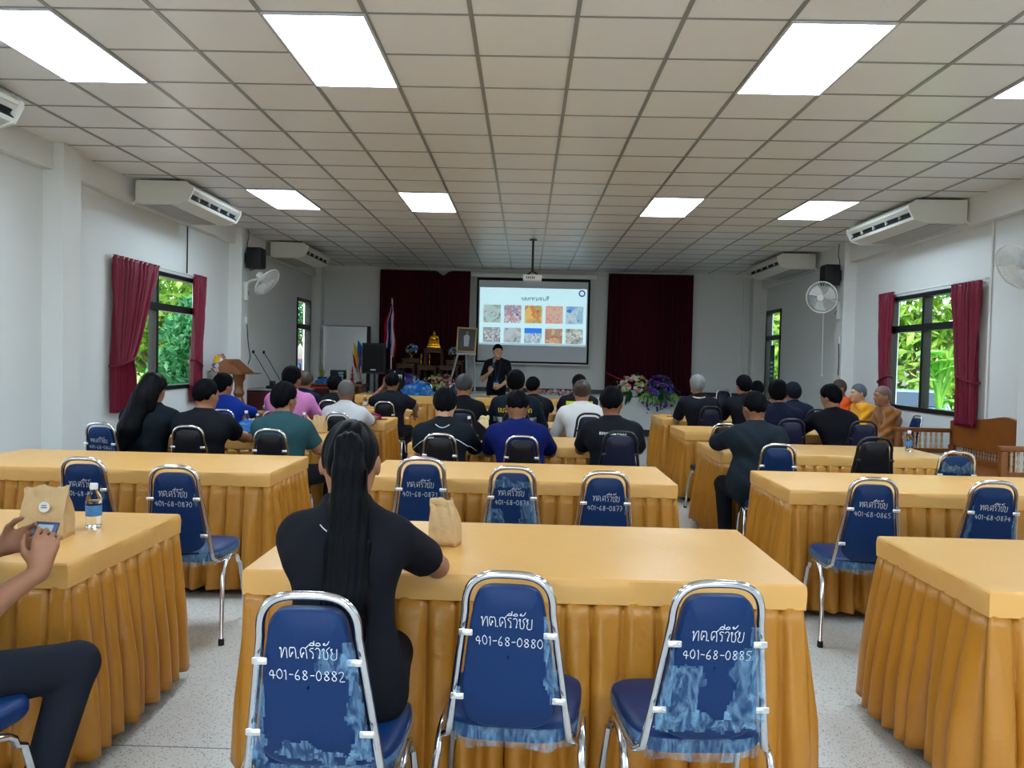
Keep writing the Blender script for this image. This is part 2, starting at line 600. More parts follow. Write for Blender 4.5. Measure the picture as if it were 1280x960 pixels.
glass_door('door_1', XL, 1, DOOR_L[0], DOOR_L[1], 2.62, 2.05)
dr = glass_door('door_2', XR, -1, DOOR_R[0], DOOR_R[1], 2.62, 2.05)
MB().box(XR + .03, XR + .036, 16.32, 16.62, .62, 1.9).build('door_notice', mat('green notice sheet', rgb(20, 110, 92), rough=.5, var=.1, scale=30), dr, smooth=False)
mbn = MB()
for k in range(4):
    mbn.box(XR + .022, XR + .029, 16.40, 16.56, 1.52 - .09 * k, 1.56 - .09 * k)
mbn.build('notice_lettering', mat('white lettering', rgb(235, 238, 236), rough=.6), dr, smooth=False)

# ================================================================== CEILING LIGHTS
PANEL = mat('lit diffuser', (1, 1, 1, 1), rough=0.5, var=0.0, emit=((0.69, 0.86, 1.0, 1), PANEL_POWER))
LFRAME = mat('light frame white', rgb(214, 216, 222), rough=0.35, var=.02)
lm = MB()
lm.box(-.30, .30, -.60, -.585, -.012, .004).box(-.30, .30, .585, .60, -.012, .004)
lm.box(-.30, -.285, -.585, .585, -.012, .004).box(.285, .30, -.585, .585, -.012, .004)
L0 = thing('ceiling_light', 'x', 'ceiling light', (0, 0, ZC - .004))
lm.build('light_frame', LFRAME, L0, smooth=False)
MB().box(-.285, .285, -.585, .585, -.008, -.003).build('diffuser', PANEL, L0, smooth=False)
first = True
for row, (yc, rl) in enumerate(((5.129, 'near row of ceiling'), (9.929, 'far row of ceiling'), (.329, 'row overhead at the camera'))):
    for k, cl in ((-5, 'leftmost'), (-2, 'second from left'), (3, 'third from left'), (6, 'rightmost')):
        o = L0 if first else copy_tree(L0)
        first = False
        o.location = (GX0 + .6 * k + .3, yc, ZC - .004)
        o['label'] = 'lit white square-edged LED panel, %s in the %s panels' % (cl, rl)
        o['group'] = 'LED ceiling panels'

# ================================================================== CURTAINS
MAROON = mat('maroon satin curtain', rgb(116, 8, 44), rough=0.42, spec=0.35, var=0.12, scale=6, sheen=.05)
VELVET = mat('dark maroon stage velvet', rgb(62, 9, 26), rough=0.8, spec=0.1, var=0.15, scale=5, sheen=.05)


def curtain(name, label, xw, inward, top, tie, bot, z0, zt, z1, npl, tie_side=None, group=None):
    """top / tie / bot are (y0, y1) spans at z1, zt, z0"""
    root = thing(name, label, 'curtain', (xw + inward * .05, (top[0] + top[1]) / 2, z0), 0, group)
    ox, oy, oz = root.location

    def span(z):
        if z > zt:
            t = ((z - zt) / (z1 - zt))
            t = t ** .75
            a, b = tie, top
        else:
            t = ((zt - z) / (zt - z0)) ** .6
            a, b = tie, bot
        return a[0] + (b[0] - a[0]) * t, a[1] + (b[1] - a[1]) * t

    def fn(u, v):
        z = z0 + (z1 - z0) * v
        a, b = span(z)
        w = (b - a) / max(top[1] - top[0], .01)
        amp = .028 + .02 * (1 - min(1, w))
        ph = 2 * PI * npl * u + .7 * math.sin(5 * v + 3 * u)
        x = inward * (amp * math.sin(ph) + .012 * math.sin(2.3 * ph + 1))
        if v > .95:
            x *= .7
        return (xw + inward * .075 + x - ox, a + (b - a) * u - oy, z - oz)
    o = MB().grid(fn, npl * 10 + 1, 44).build('drape', MAROON, root, angle=None, fixn=False)
    md = o.modifiers.new('thick', 'SOLIDIFY')
    md.thickness = .004
    a, b = tie
    pts = []
    for i in range(17):
        an = 2 * PI * i / 16
        pts.append((xw + inward * (.07 + .062 * math.cos(an)) - ox, (a + b) / 2 + ((b - a) / 2 + .015) * math.sin(an) - oy, zt - .02 + .05 * math.sin(an) * (1 if tie_side == 'r' else -1) - oz))
    MB().tube(pts[:-1], .028, n=6, closed=True, flat=.35, up=(0, 0, 1)).build('tieback', MAROON, root)
    return root


curtain('window_curtain', 'wide maroon curtain tied back at the far left of the left window', XL, 1, (8.62, 9.66), (8.62, 9.0), (8.60, 9.16), .78, 1.36, 2.52, 9, 'r', 'maroon window curtains')
curtain('window_curtain', 'narrow maroon curtain tied at right edge of the left window', XL, 1, (10.72, 11.12), (10.68, 10.92), (10.64, 10.98), .80, 1.34, 2.53, 5, 'l', 'maroon window curtains')
curtain('window_curtain', 'narrow maroon curtain at the left edge of the right window', XR, -1, (10.90, 11.34), (10.94, 11.20), (10.86, 11.22), .80, 1.34, 2.52, 5, 'l', 'maroon window curtains')
curtain('window_curtain', 'wide maroon curtain tied with a cord, right edge of the right window', XR, -1, (8.82, 9.40), (8.84, 9.22), (8.82, 9.22), .84, 1.40, 2.47, 6, 'r', 'maroon window curtains')
# rod
RODM = mat('white curtain rod', rgb(225, 225, 222), rough=.35)
for (xw, s, a, b, z, lb) in ((XL, 1, 8.55, 11.2, 2.505, 'thin white curtain rod over the left window'), (XR, -1, 8.75, 11.4, 2.485, 'thin white curtain rod over the right window')):
    tag(MB().tube([(xw + s * .06, a, z), (xw + s * .06, b, z)], .010, n=8).box(min(xw, xw + s * .06), max(xw, xw + s * .06), a + .03, a + .045, z - .012, z + .012)
        .box(min(xw, xw + s * .06), max(xw, xw + s * .06), b - .045, b - .03, z - .012, z + .012).build('curtain_rod', RODM), lb, 'curtain rod')


def stage_curtain(label, x0, x1, z0, z1, npl, sag):
    root = thing('stage_curtain', label, 'curtain', ((x0 + x1) / 2, 16.93, z0))
    ox, oy, oz = root.location
    rr = random.Random(int(x0 * 100))
    phs = [rr.uniform(0, 6) for _ in range(3)]

    def fn(u, v):
        z = z0 + (z1 - z0) * v
        ph = 2 * PI * npl * u + .6 * math.sin(phs[0] + 7 * u)
        amp = (.028 + .03 * (1 - v)) * (.6 + .4 * math.sin(phs[1] + 9 * u))
        if sag and v > .93:
            z -= .10 * math.exp(-((u - .70) / .05) ** 2) * (v - .93) / .07
        dx = (1 - v) * .03 * math.sin(phs[2] + 4 * u)
        return (x0 + (x1 - x0) * u + dx - ox, 16.93 - .03 + amp * math.sin(ph) - oy, z - oz)
    o = MB().grid(fn, npl * 10 + 1, 24).build('drape', VELVET, root, angle=None, fixn=False)
    o.modifiers.new('thick', 'SOLIDIFY').thickness = .005
    MB().tube([(x0 - .05 - ox, 16.98 - oy, z1 + .02 - oz), (x1 + .05 - ox, 16.98 - oy, z1 + .02 - oz)], .014).build('curtain_rail', RODM, root)
    return root


stage_curtain('dark maroon stage curtain hanging left of the projection screen, behind the altar', -3.15, -1.22, SZ + .01, 3.33, 18, True)
stage_curtain('dark maroon stage curtain hanging right of the projection screen', 1.72, 3.51, SZ + .01, 3.35, 17, False)

# ================================================================== OUTSIDE
GRASS = mat('outside grass', rgb(120, 150, 70), rough=.9, var=.3, scale=3)
g = struct('ground', MB().box(-60, XL - .16, -30, 60, -.35, -.15).box(XR + .16, 60, -30, 60, -.85, -.65).box(XL - .16, XR + .16, -30, YF - .2, -.35, -.15), GRASS)
PAVE = mat('pale concrete path', rgb(205, 200, 190), rough=.9, var=.1, scale=2)
struct('path', MB().box(-9.5, XL - .16, -12, 24, -.15, -.10).box(-9.5, 9.5, -14, YF - .16, -.15, -.05), PAVE)  # rear slab is out of view, added to bounce sunlight into the room


def leaf_mat(name, c1, c2):
    m = bpy.data.materials.new(name)
    m.use_nodes = True
    nt = m.node_tree
    p = nt.nodes['Principled BSDF']
    tc = nt.nodes.new('ShaderNodeTexCoord')
    nz = nt.nodes.new('ShaderNodeTexNoise')
    nz.inputs['Scale'].default_value = 2.2
    nz.inputs['Detail'].default_value = 5
    nt.links.new(tc.outputs['Object'], nz.inputs[0])
    rp = nt.nodes.new('ShaderNodeValToRGB')
    rp.color_ramp.elements[0].position = .35
    rp.color_ramp.elements[0].color = c1
    rp.color_ramp.elements[1].position = .68
    rp.color_ramp.elements[1].color = c2
    nt.links.new(nz.outputs[0], rp.inputs[0])
    nt.links.new(rp.outputs[0], p.inputs['Base Color'])
    p.inputs['Roughness'].default_value = .55
    tr = nt.nodes.new('ShaderNodeBsdfTranslucent')
    nt.links.new(rp.outputs[0], tr.inputs[0])
    ms = nt.nodes.new('ShaderNodeMixShader')
    ms.inputs[0].default_value = .35
    nt.links.new(p.outputs[0], ms.inputs[1])
    nt.links.new(tr.outputs[0], ms.inputs[2])
    nt.links.new(ms.outputs[0], nt.nodes['Material Output'].inputs[0])
    return m


LEAF_A = leaf_mat('fresh green leaves', rgb(78, 128, 40), rgb(168, 206, 84))
LEAF_B = leaf_mat('deep green leaves', rgb(24, 84, 52), rgb(70, 150, 84))
LEAF_C = leaf_mat('broad banana leaves', rgb(92, 168, 56), rgb(160, 216, 104))
BARK = mat('grey brown bark', rgb(104, 92, 78), rough=.9, var=.25, scale=12, bump=.5, bscale=30)


def tree(name, label, base, blobs, n, size, lm_, trunk_r, seed, group=None):
    rr = np.random.default_rng(seed)
    root = thing(name, label, 'tree', base, 0, group)
    mb = MB()
    zmax = max(b[2] for b in blobs)
    mb.tube([(0, 0, 0), (.05, .03, zmax * .4), (.0, .08, zmax * .8)], [trunk_r, trunk_r * .8, trunk_r * .5], n=8)
    for b in blobs:
        mb.tube([(0, 0, max(.2, b[2] * .4)), (b[0] * .6, b[1] * .6, b[2] * .8), (b[0], b[1], b[2])], [trunk_r * .5, trunk_r * .3, trunk_r * .12], n=5)
    mb.build('trunk', BARK, root)
    vs, fs = [], []
    tot = sum(b[3] ** 2 for b in blobs)
    for (bx, by, bz, br) in blobs:
        k = int(n * br * br / tot)
        d = rr.normal(size=(k, 3))
        d /= np.linalg.norm(d, axis=1)[:, None]
        rad = br * rr.uniform(.35, 1.05, size=k) ** .6
        pos = d * rad[:, None] * np.array([1, 1, .85]) + np.array([bx, by, bz])
        for q in pos:
            s = size * rr.uniform(.6, 1.3)
            a = rr.normal(size=3); a /= np.linalg.norm(a)
            b2 = np.cross(a, rr.normal(size=3)); b2 /= np.linalg.norm(b2)
            nn = np.cross(a, b2)
            i0 = len(vs)
            vs += [tuple(q - a * s), tuple(q + b2 * s * .38 + nn * s * .1), tuple(q + a * s), tuple(q - b2 * s * .38 + nn * s * .1)]
            fs += [(i0, i0 + 1, i0 + 2), (i0, i0 + 2, i0 + 3)]
    MB().add(vs, fs).build('crown', lm_, root, smooth=False, fixn=False)
    return root


tree('leafy_tree', 'tall yellow-green tree in the sun outside the left window', (-11.5, 24.5, -.3), [(0, 0, 3.8, 2.6), (-2, .6, 2.4, 2.2), (1.3, .6, 3.6, 2.2), (-2.4, -2.4, 3.4, 2.2)], 7500, .2, LEAF_A, .18, 3)
tree('leafy_tree', 'dark green bushy tree close to the left window pane', (-7.4, 17.35, -.3), [(0, 0, 1.3, .85), (.15, -.4, 2.1, .6), (.1, .5, 2.5, .7), (0, .3, .8, .75), (.2, .9, 1.8, .6)], 4200, .12, LEAF_B, .07, 4)
tree('leafy_tree', 'big shady tree outside the far left glass door', (-9.6, 36.0, -.3), [(0, 0, 4.2, 2.0), (1.4, 1, 3.6, 1.6), (-1.4, -.6, 3.4, 1.6)], 3200, .16, LEAF_B, .18, 6)
tree('leafy_tree', 'dense light green thicket filling the right window', (14.5, 30.0, -.7), [(0, 0, 2.0, 2.6), (-3.0, 1.4, 2.8, 2.6), (3.2, -3.5, 2.6, 2.8), (.6, .8, 5.2, 2.8), (3.0, -4.0, 5.2, 2.6), (-3.2, 3.0, 5.0, 2.4)], 10500, .26, LEAF_A, .15, 8)
tree('leafy_tree', 'dark tree outside the far right glass door', (12.0, 41.5, -.7), [(0, 0, 3.4, 2.0), (1.6, -.6, 2.4, 1.6), (-1, 1, 2.2, 1.6)], 3000, .16, LEAF_B, .16, 10)
# big-leaved plant near the right window
bp = thing('banana_plant', 'broad-leaved plant with big bright green leaves outside the right window', 'plant', (6.75, 13.0, -.65))
rr = random.Random(5)
stm = MB()
lf = MB()
for k in range(15):
    a = rr.uniform(0, 2 * PI)
    L = rr.uniform(.35, .75)
    z = rr.uniform(1.1, 2.7)
    dirv = Vector((math.cos(a), math.sin(a), rr.uniform(-.1, .5))).normalized()
    p0 = Vector((rr.uniform(-.2, .2), rr.uniform(-.35, .35), z))
    stm.tube([(0, 0, max(.1, z - .7)), tuple(p0 * .6 + Vector((0, 0, z * .4 - .1))), tuple(p0)], [.03, .018, .010], n=6)
    side = dirv.cross(Vector((0, 0, 1))).normalized()

    def lfn(u, v, p0=p0, dirv=dirv, side=side, L=L):
        w = .30 * L * math.sin(PI * min(1, v * .97 + .03)) ** .7
        q = p0 + dirv * (L * v) + side * ((u - .5) * 2 * w) + Vector((0, 0, -.35 * L * v * v - .06 * abs(u - .5) + .02 * math.sin(v * 30) * abs(u - .5)))
        return tuple(q)
    lf.grid(lfn, 5, 12)
stm.tube([(0, 0, 0), (0, .02, 1.0), (0, 0, 2.3)], [.07, .06, .03], n=8)
stm.build('stem', LEAF_C, bp)
lf.build('foliage', LEAF_C, bp, angle=None, fixn=False)


def car(name, label, base, rot, paint, L=4.3):
    root = thing(name, label, 'car', base, rot)
    prof = [(-L / 2, .45), (-L / 2 + .03, .85), (-L / 2 + .55, .95), (-L / 2 + 1.0, 1.02), (-L / 2 + 1.65, 1.48), (L / 2 - 1.2, 1.52), (L / 2 - .35, 1.1), (L / 2 - .02, .98), (L / 2, .45), (L / 2 - .25, .28), (-L / 2 + .25, .28)]
    mb = MB()
    bm = bmesh.new()
    vs0 = [bm.verts.new((p[0], -.82 + (.16 if p[1] > 1.2 else 0), p[1])) for p in prof]
    vs1 = [bm.verts.new((p[0], .82 - (.16 if p[1] > 1.2 else 0), p[1])) for p in prof]
    bm.faces.new(vs0)
    bm.faces.new(vs1[::-1])
    for i in range(len(prof)):
        j = (i + 1) % len(prof)
        bm.faces.new((vs0[i], vs1[i], vs1[j], vs0[j]))
    bmesh.ops.bevel(bm, geom=bm.edges[:], offset=.05, segments=2, affect='EDGES')
    mb.from_bm(bm)
    mb.build('car_body', paint, root)
    gm = mat('tinted car glass', rgb(52, 66, 74), rough=.08, var=.05)
    for s in (-1, 1):
        w = [(-L / 2 + 1.15, 1.06), (-L / 2 + 1.7, 1.40), (L / 2 - 1.3, 1.43), (L / 2 - .7, 1.12)]
        q = MB()
        q.add([(p[0], s * (.835 - (.16 if p[1] > 1.2 else .03)), p[1]) for p in w] + [(p[0], s * (.80 - (.16 if p[1] > 1.2 else .03)), p[1]) for p in w],
              [(0, 1, 2, 3), (7, 6, 5, 4), (0, 4, 5, 1), (1, 5, 6, 2), (2, 6, 7, 3), (3, 7, 4, 0)])
        q.build('side_window', gm, root, smooth=False)
    x0, x1 = -L / 2 + 1.05, -L / 2 + 1.62
    MB().add([(x0, -.68, 1.10), (x0, .68, 1.10), (x1, .56, 1.47), (x1, -.56, 1.47), (x0 + .05, -.68, 1.07), (x0 + .05, .68, 1.07), (x1 + .05, .56, 1.44), (x1 + .05, -.56, 1.44)],
             [(0, 1, 2, 3), (7, 6, 5, 4), (0, 4, 5, 1), (1, 5, 6, 2), (2, 6, 7, 3), (3, 7, 4, 0)]).build('windscreen', gm, root, smooth=False)
    tm = mat('black tyre', rgb(25, 25, 25), rough=.8)
    for sx in (-L / 2 + .8, L / 2 - .8):
        for s in (-1, 1):
            M = Matrix.Translation((sx, s * .80, .32)) @ Matrix.Rotation(PI / 2, 4, 'X')
            MB().lathe([(.12, -.11), (.30, -.10), (.32, -.05), (.32, .05), (.30, .10), (.12, .11)], 20, M).build('wheel', tm, root)
    return root


car('parked_car', 'silver-blue car parked outside the right window', (11.6, 23.6, -.66), math.radians(65), mat('silver blue car paint', rgb(150, 178, 196), rough=.25, metal=.4, var=.03))
car('parked_car', 'red car parked outside the far left glass door', (-8.1, 29.6, -.16), math.radians(75), mat('red car paint', rgb(196, 44, 60), rough=.25, var=.03))
# ================================================================== TABLES
def satin(name, color, bump):
    m = mat(name, color, rough=0.34, spec=0.5, var=0.05, scale=3.0)
    nt = m.node_tree
    p = nt.nodes['Principled BSDF']
    tc = nt.nodes.new('ShaderNodeTexCoord')
    n1 = nt.nodes.new('ShaderNodeTexNoise')
    n1.inputs['Scale'].default_value = 5.0
    n1.inputs['Detail'].default_value = 3
    n1.inputs['Distortion'].default_value = 1.2
    nt.links.new(tc.outputs['Object'], n1.inputs[0])
    b = nt.nodes.new('ShaderNodeBump')
    b.inputs['Strength'].default_value = bump
    b.inputs['Distance'].default_value = 0.03
    nt.links.new(n1.outputs[0], b.inputs['Height'])
    nt.links.new(b.outputs[0], p.inputs['Normal'])
    return m


CLOTH_LIT_TOP = satin('lit gold satin tablecloth', rgb(230, 176, 100), 0.12)  # same cloth as the skirt, coloured lighter for the light falling on top
CLOTH_SHADED_SKIRT = satin('shaded gold satin skirt', rgb(184, 124, 42), 0.35)  # same cloth coloured darker; shade on the hanging sides is in the colour
CHROME = mat('polished chrome tube', (0.66, 0.66, 0.68, 1), rough=0.14, metal=1.0, var=0.03)
CHROME_W = mat('brushed chrome tube', (0.80, 0.80, 0.80, 1), rough=0.30, metal=1.0, var=0.04)
BLACKTUBE = mat('black painted tube', rgb(26, 28, 34), rough=0.3, var=.08)
RUBBER = mat('black rubber foot', rgb(22, 22, 22), rough=.8)

tleg = MB().tube([(0, 0, 0), (0, 0, .64)], .016, n=8)
TLEG_ME = None


def table(label, x0, x1, y0, y1, h=.75, band=.085, seed=1, rot=0.0, group='gold skirted banquet tables'):
    global TLEG_ME
    rr = random.Random(seed)
    cx, cy = (x0 + x1) / 2, (y0 + y1) / 2
    W, D = (x1 - x0) / 2, (y1 - y0) / 2
    root = thing('banquet_table', label, 'table', (cx, cy, 0), rot, group)
    # fitted cloth top with slightly wavy surface and band
    nx, ny = 40, 22
    f1, f2, f3 = rr.uniform(0, 6), rr.uniform(0, 6), rr.uniform(0, 6)

    def topz(x, y):
        return .0016 * math.sin(5 * x + 3 * y + f1) + .0013 * math.sin(11 * y - 4 * x + f2) + .0009 * math.sin(17 * x + 9 * y + f3)
    mb = MB()
    mb.grid(lambda u, v: (-W + 2 * W * u, -D + 2 * D * v, h + (topz(-W + 2 * W * u, -D + 2 * D * v) if 0 < u < 1 and 0 < v < 1 else -.001)), nx, ny)
    # perimeter profile of the band
    per = []
    m_ = 30
    for i in range(m_):
        per.append((-W + 2 * W * i / m_, -D))
    for i in range(14):
        per.append((W, -D + 2 * D * i / 14))
    for i in range(m_):
        per.append((W - 2 * W * i / m_, D))
    for i in range(14):
        per.append((-W, D - 2 * D * i / 14))
    N = len(per)

    def bandfn(u, v):
        i = int(round(u * N)) % N
        px, py = per[i]
        out = [.0, .006, .008, .007, .006, .001][int(round(v * 5))]
        zz = [0, -.006, -.03, -.06, -band, -band - .002][int(round(v * 5))]
        k = 1 + out / W
        k2 = 1 + out / D
        wav = .0016 * math.sin(i * .9 + f1) * (1 if v > .3 else 0)
        return (px * k + wav * (abs(px) >= W - 1e-6), py * k2 + wav * (abs(py) >= D - 1e-6), h - .001 + zz)
    mb.grid(bandfn, N, 6, closed_u=True)
    o = mb.build('tablecloth', CLOTH_LIT_TOP, root, angle=40)
    # pleated skirt
    rad = .02
    segs = []
    P = 2 * (2 * W + 2 * D)
    step = .0085
    npts = int(P / step)
    hh = [h - band + .004, h - band - .03, h - band - .09, h - band - .2, h - band - .33, h - band - .45, h - band - .55, .05]
    pw = .098
    npl = int(P / pw)
    jit = [rr.uniform(.6, 1.35) for _ in range(npl + 2)]
    jph = [rr.uniform(-.25, .25) for _ in range(npl + 2)]

    def perim(s):
        s %= P
        for (ax, ay, dx, dy, ln, nx_, ny_) in ((-W, -D, 1, 0, 2 * W, 0, -1), (W, -D, 0, 1, 2 * D, 1, 0), (W, D, -1, 0, 2 * W, 0, 1), (-W, D, 0, -1, 2 * D, -1, 0)):
            if s <= ln:
                nxx, nyy = nx_, ny_
                e = .05
                if s < e:      # soften corners
                    t = .5 - .5 * s / e
                    nxx, nyy = nx_ * (1 - t) - dx * t, ny_ * (1 - t) - dy * t
                elif s > ln - e:
                    t = .5 - .5 * (ln - s) / e
                    nxx, nyy = nx_ * (1 - t) + dx * t, ny_ * (1 - t) + dy * t
                return ax + dx * s, ay + dy * s, nxx, nyy, dx, dy
            s -= ln
        return -W, -D, 0, -1, 1, 0

    def skfn(u, v):
        s = u * P
        j = int(round(v * 11))
        t = j / 11.0
        z = (h - band + .004) * (1 - t) + .045 * t
        sw_ = s + .020 * math.sin(6.1 * s + f1) + .011 * math.sin(17 * s + f2) * t
        q = (sw_ / P * npl) % npl
        k = int(q) % npl
        fr = q - int(q)
        p1 = min(1, fr / .22) ** .6 * (1 - .30 * max(0, fr - .22) / .70) * (1 if fr < .90 else (1 - fr) / .10)
        p2 = (.5 - .5 * math.cos(2 * PI * fr)) ** .8
        prof = p1 * (1 - .55 * t) + p2 * .55 * t
        d = -.022 + (.026 + .050 * min(1, t * 1.5) ** .8 * jit[k]) * prof + .026 * t + .010 * t * math.sin(s * 5.1 + f2) + .004 * t * math.sin(s * 13 + f3)
        x, y, nx_, ny_, dx, dy = perim(s)
        sh = .03 * t * math.sin(k * 2.4 + f1)
        if j == 11:
            z += .008 * abs(math.sin(PI * s / .06))
        return (x + nx_ * d + dx * sh * 0.4, y + ny_ * d + dy * sh * 0.4, z)
    o = MB().grid(skfn, npts, 12, closed_u=True).build('skirt', CLOTH_SHADED_SKIRT, root, angle=None, fixn=False)
    o.modifiers.new('thick', 'SOLIDIFY').thickness = .003
    for sx in (-1, 1):
        for sy in (-1, 1):
            if TLEG_ME is None:
                l = tleg.build('leg', CHROME_W, root)
                TLEG_ME = l.data
            else:
                l = bpy.data.objects.new('leg', TLEG_ME)
                COL.objects.link(l)
                l.parent = root
            l.location = (sx * (W - .12), sy * (D - .12), 0)
    return root


table('gold skirted table nearest the camera with a woman in black seated at its left end', -.925, .94, 2.62, 3.47, seed=1)
table('gold skirted table with a bottle and paper bag, cut off by the left edge', -3.40, -1.53, 2.62, 3.48, seed=2)
table('empty gold skirted table cut off by the right edge, nearest on the right', 1.54, 3.42, 2.60, 3.42, seed=3)
table('empty gold skirted table with three empty navy chairs along its near side', -.96, .92, 4.74, 5.52, seed=4)
table('long empty gold skirted table on the left with two navy chairs before it', -3.57, -1.54, 4.76, 5.60, seed=5)
table('empty gold skirted table on the right with two empty navy chairs on its near side', 1.57, 3.45, 4.65, 5.46, seed=6)
table('gold skirted table with a small brown bag and black pouch before three seated men', -.97, .92, 6.62, 7.50, seed=7)
table('gold skirted table on the left with a crumpled blue bag, bottles and paper bags', -3.60, -1.70, 6.64, 7.48, seed=8)
table('gold skirted table on the right with one water bottle near its right end', 1.62, 3.52, 6.52, 7.38, seed=9)
table('gold skirted table in front of the man in a vest with silver stripes', -1.00, .92, 8.50, 9.34, seed=10)
table('gold skirted table on the left with a maroon cap at its right end', -3.55, -1.53, 8.62, 9.48, seed=11)
table('gold skirted table on the right behind the one with the water bottle', 1.71, 3.60, 8.44, 9.27, seed=12)
table('gold skirted table in the middle, second from the head tables', -1.00, .90, 10.66, 11.46, seed=13)
table('gold skirted table on the left with a clear bottle, last before the head tables', -3.45, -1.48, 10.70, 11.52, seed=14)
table('gold skirted table farthest away on the right, before the stage flowers', 1.80, 3.70, 10.36, 11.27, seed=15)
table('gold skirted head table on the left carrying a blue bag and a black bag', -2.80, -.97, 13.00, 13.70, h=.84, band=.13, seed=16)
table('gold skirted head table in front of the standing speaker', -.82, 1.00, 13.00, 13.70, h=.84, band=.13, seed=17)

# ================================================================== CHAIRS
NAVY = mat('navy vinyl upholstery', rgb(8, 46, 96), rough=0.42, spec=0.30, var=0.10, scale=5, bump=.08, bscale=220)
BLACKV = mat('black vinyl upholstery', rgb(14, 17, 28), rough=0.45, spec=0.4, var=0.10, scale=5, bump=.08, bscale=220)
DNAVY = mat('dark navy vinyl upholstery', rgb(14, 24, 56), rough=0.45, spec=0.4, var=0.10, scale=5, bump=.08, bscale=220)
INK = mat('white marker lettering', rgb(222, 228, 236), rough=0.6, var=0.02)


def film_mat():
    m = bpy.data.materials.new('clear blue tinted plastic film')
    m.use_nodes = True
    nt = m.node_tree
    nt.nodes.clear()
    out = nt.nodes.new('ShaderNodeOutputMaterial')
    tc = nt.nodes.new('ShaderNodeTexCoord')
    mp = nt.nodes.new('ShaderNodeMapping')
    mp.inputs['Scale'].default_value = (13, 13, 4)
    nt.links.new(tc.outputs['Object'], mp.inputs[0])
    n1 = nt.nodes.new('ShaderNodeTexNoise')
    n1.inputs['Scale'].default_value = 2.2
    n1.inputs['Detail'].default_value = 7
    n1.inputs['Distortion'].default_value = 2.5
    nt.links.new(mp.outputs[0], n1.inputs[0])
    rp = nt.nodes.new('ShaderNodeValToRGB')
    rp.color_ramp.elements[0].position = .40
    rp.color_ramp.elements[0].color = (.07, .07, .07, 1)
    rp.color_ramp.elements[1].position = .70
    rp.color_ramp.elements[1].color = (.46, .46, .46, 1)
    nt.links.new(n1.outputs[0], rp.inputs[0])
    p = nt.nodes.new('ShaderNodeBsdfPrincipled')
    p.inputs['Base Color'].default_value = rgb(150, 204, 242)
    p.inputs['Roughness'].default_value = .22
    p.inputs['Specular IOR Level'].default_value = .7
    b = nt.nodes.new('ShaderNodeBump')
    b.inputs['Strength'].default_value = .6
    b.inputs['Distance'].default_value = .01
    nt.links.new(n1.outputs[0], b.inputs['Height'])
    nt.links.new(b.outputs[0], p.inputs['Normal'])
    tr = nt.nodes.new('ShaderNodeBsdfTransparent')
    tr.inputs[0].default_value = (.93, .97, 1, 1)
    mx = nt.nodes.new('ShaderNodeMixShader')
    nt.links.new(rp.outputs[0], mx.inputs[0])
    nt.links.new(tr.outputs[0], mx.inputs[1])
    nt.links.new(p.outputs[0], mx.inputs[2])
    nt.links.new(mx.outputs[0], out.inputs[0])
    return m


FILM = film_mat()


def lean(z):           # back frame centre line: y as a function of z
    return -.192 - .10 * max(0, z - .43) / .48


def half_w(z):         # back frame half width
    t = min(1, max(0, (z - .43) / .37))
    return .167 - .050 * t


def backpt(u, z, off=0.0):
    """point on the rear face of the back pad"""
    y = lean(z) - .020 - off - .006 * math.cos(u / .2 * 1.5)
    return (u, y, z + off * .2)


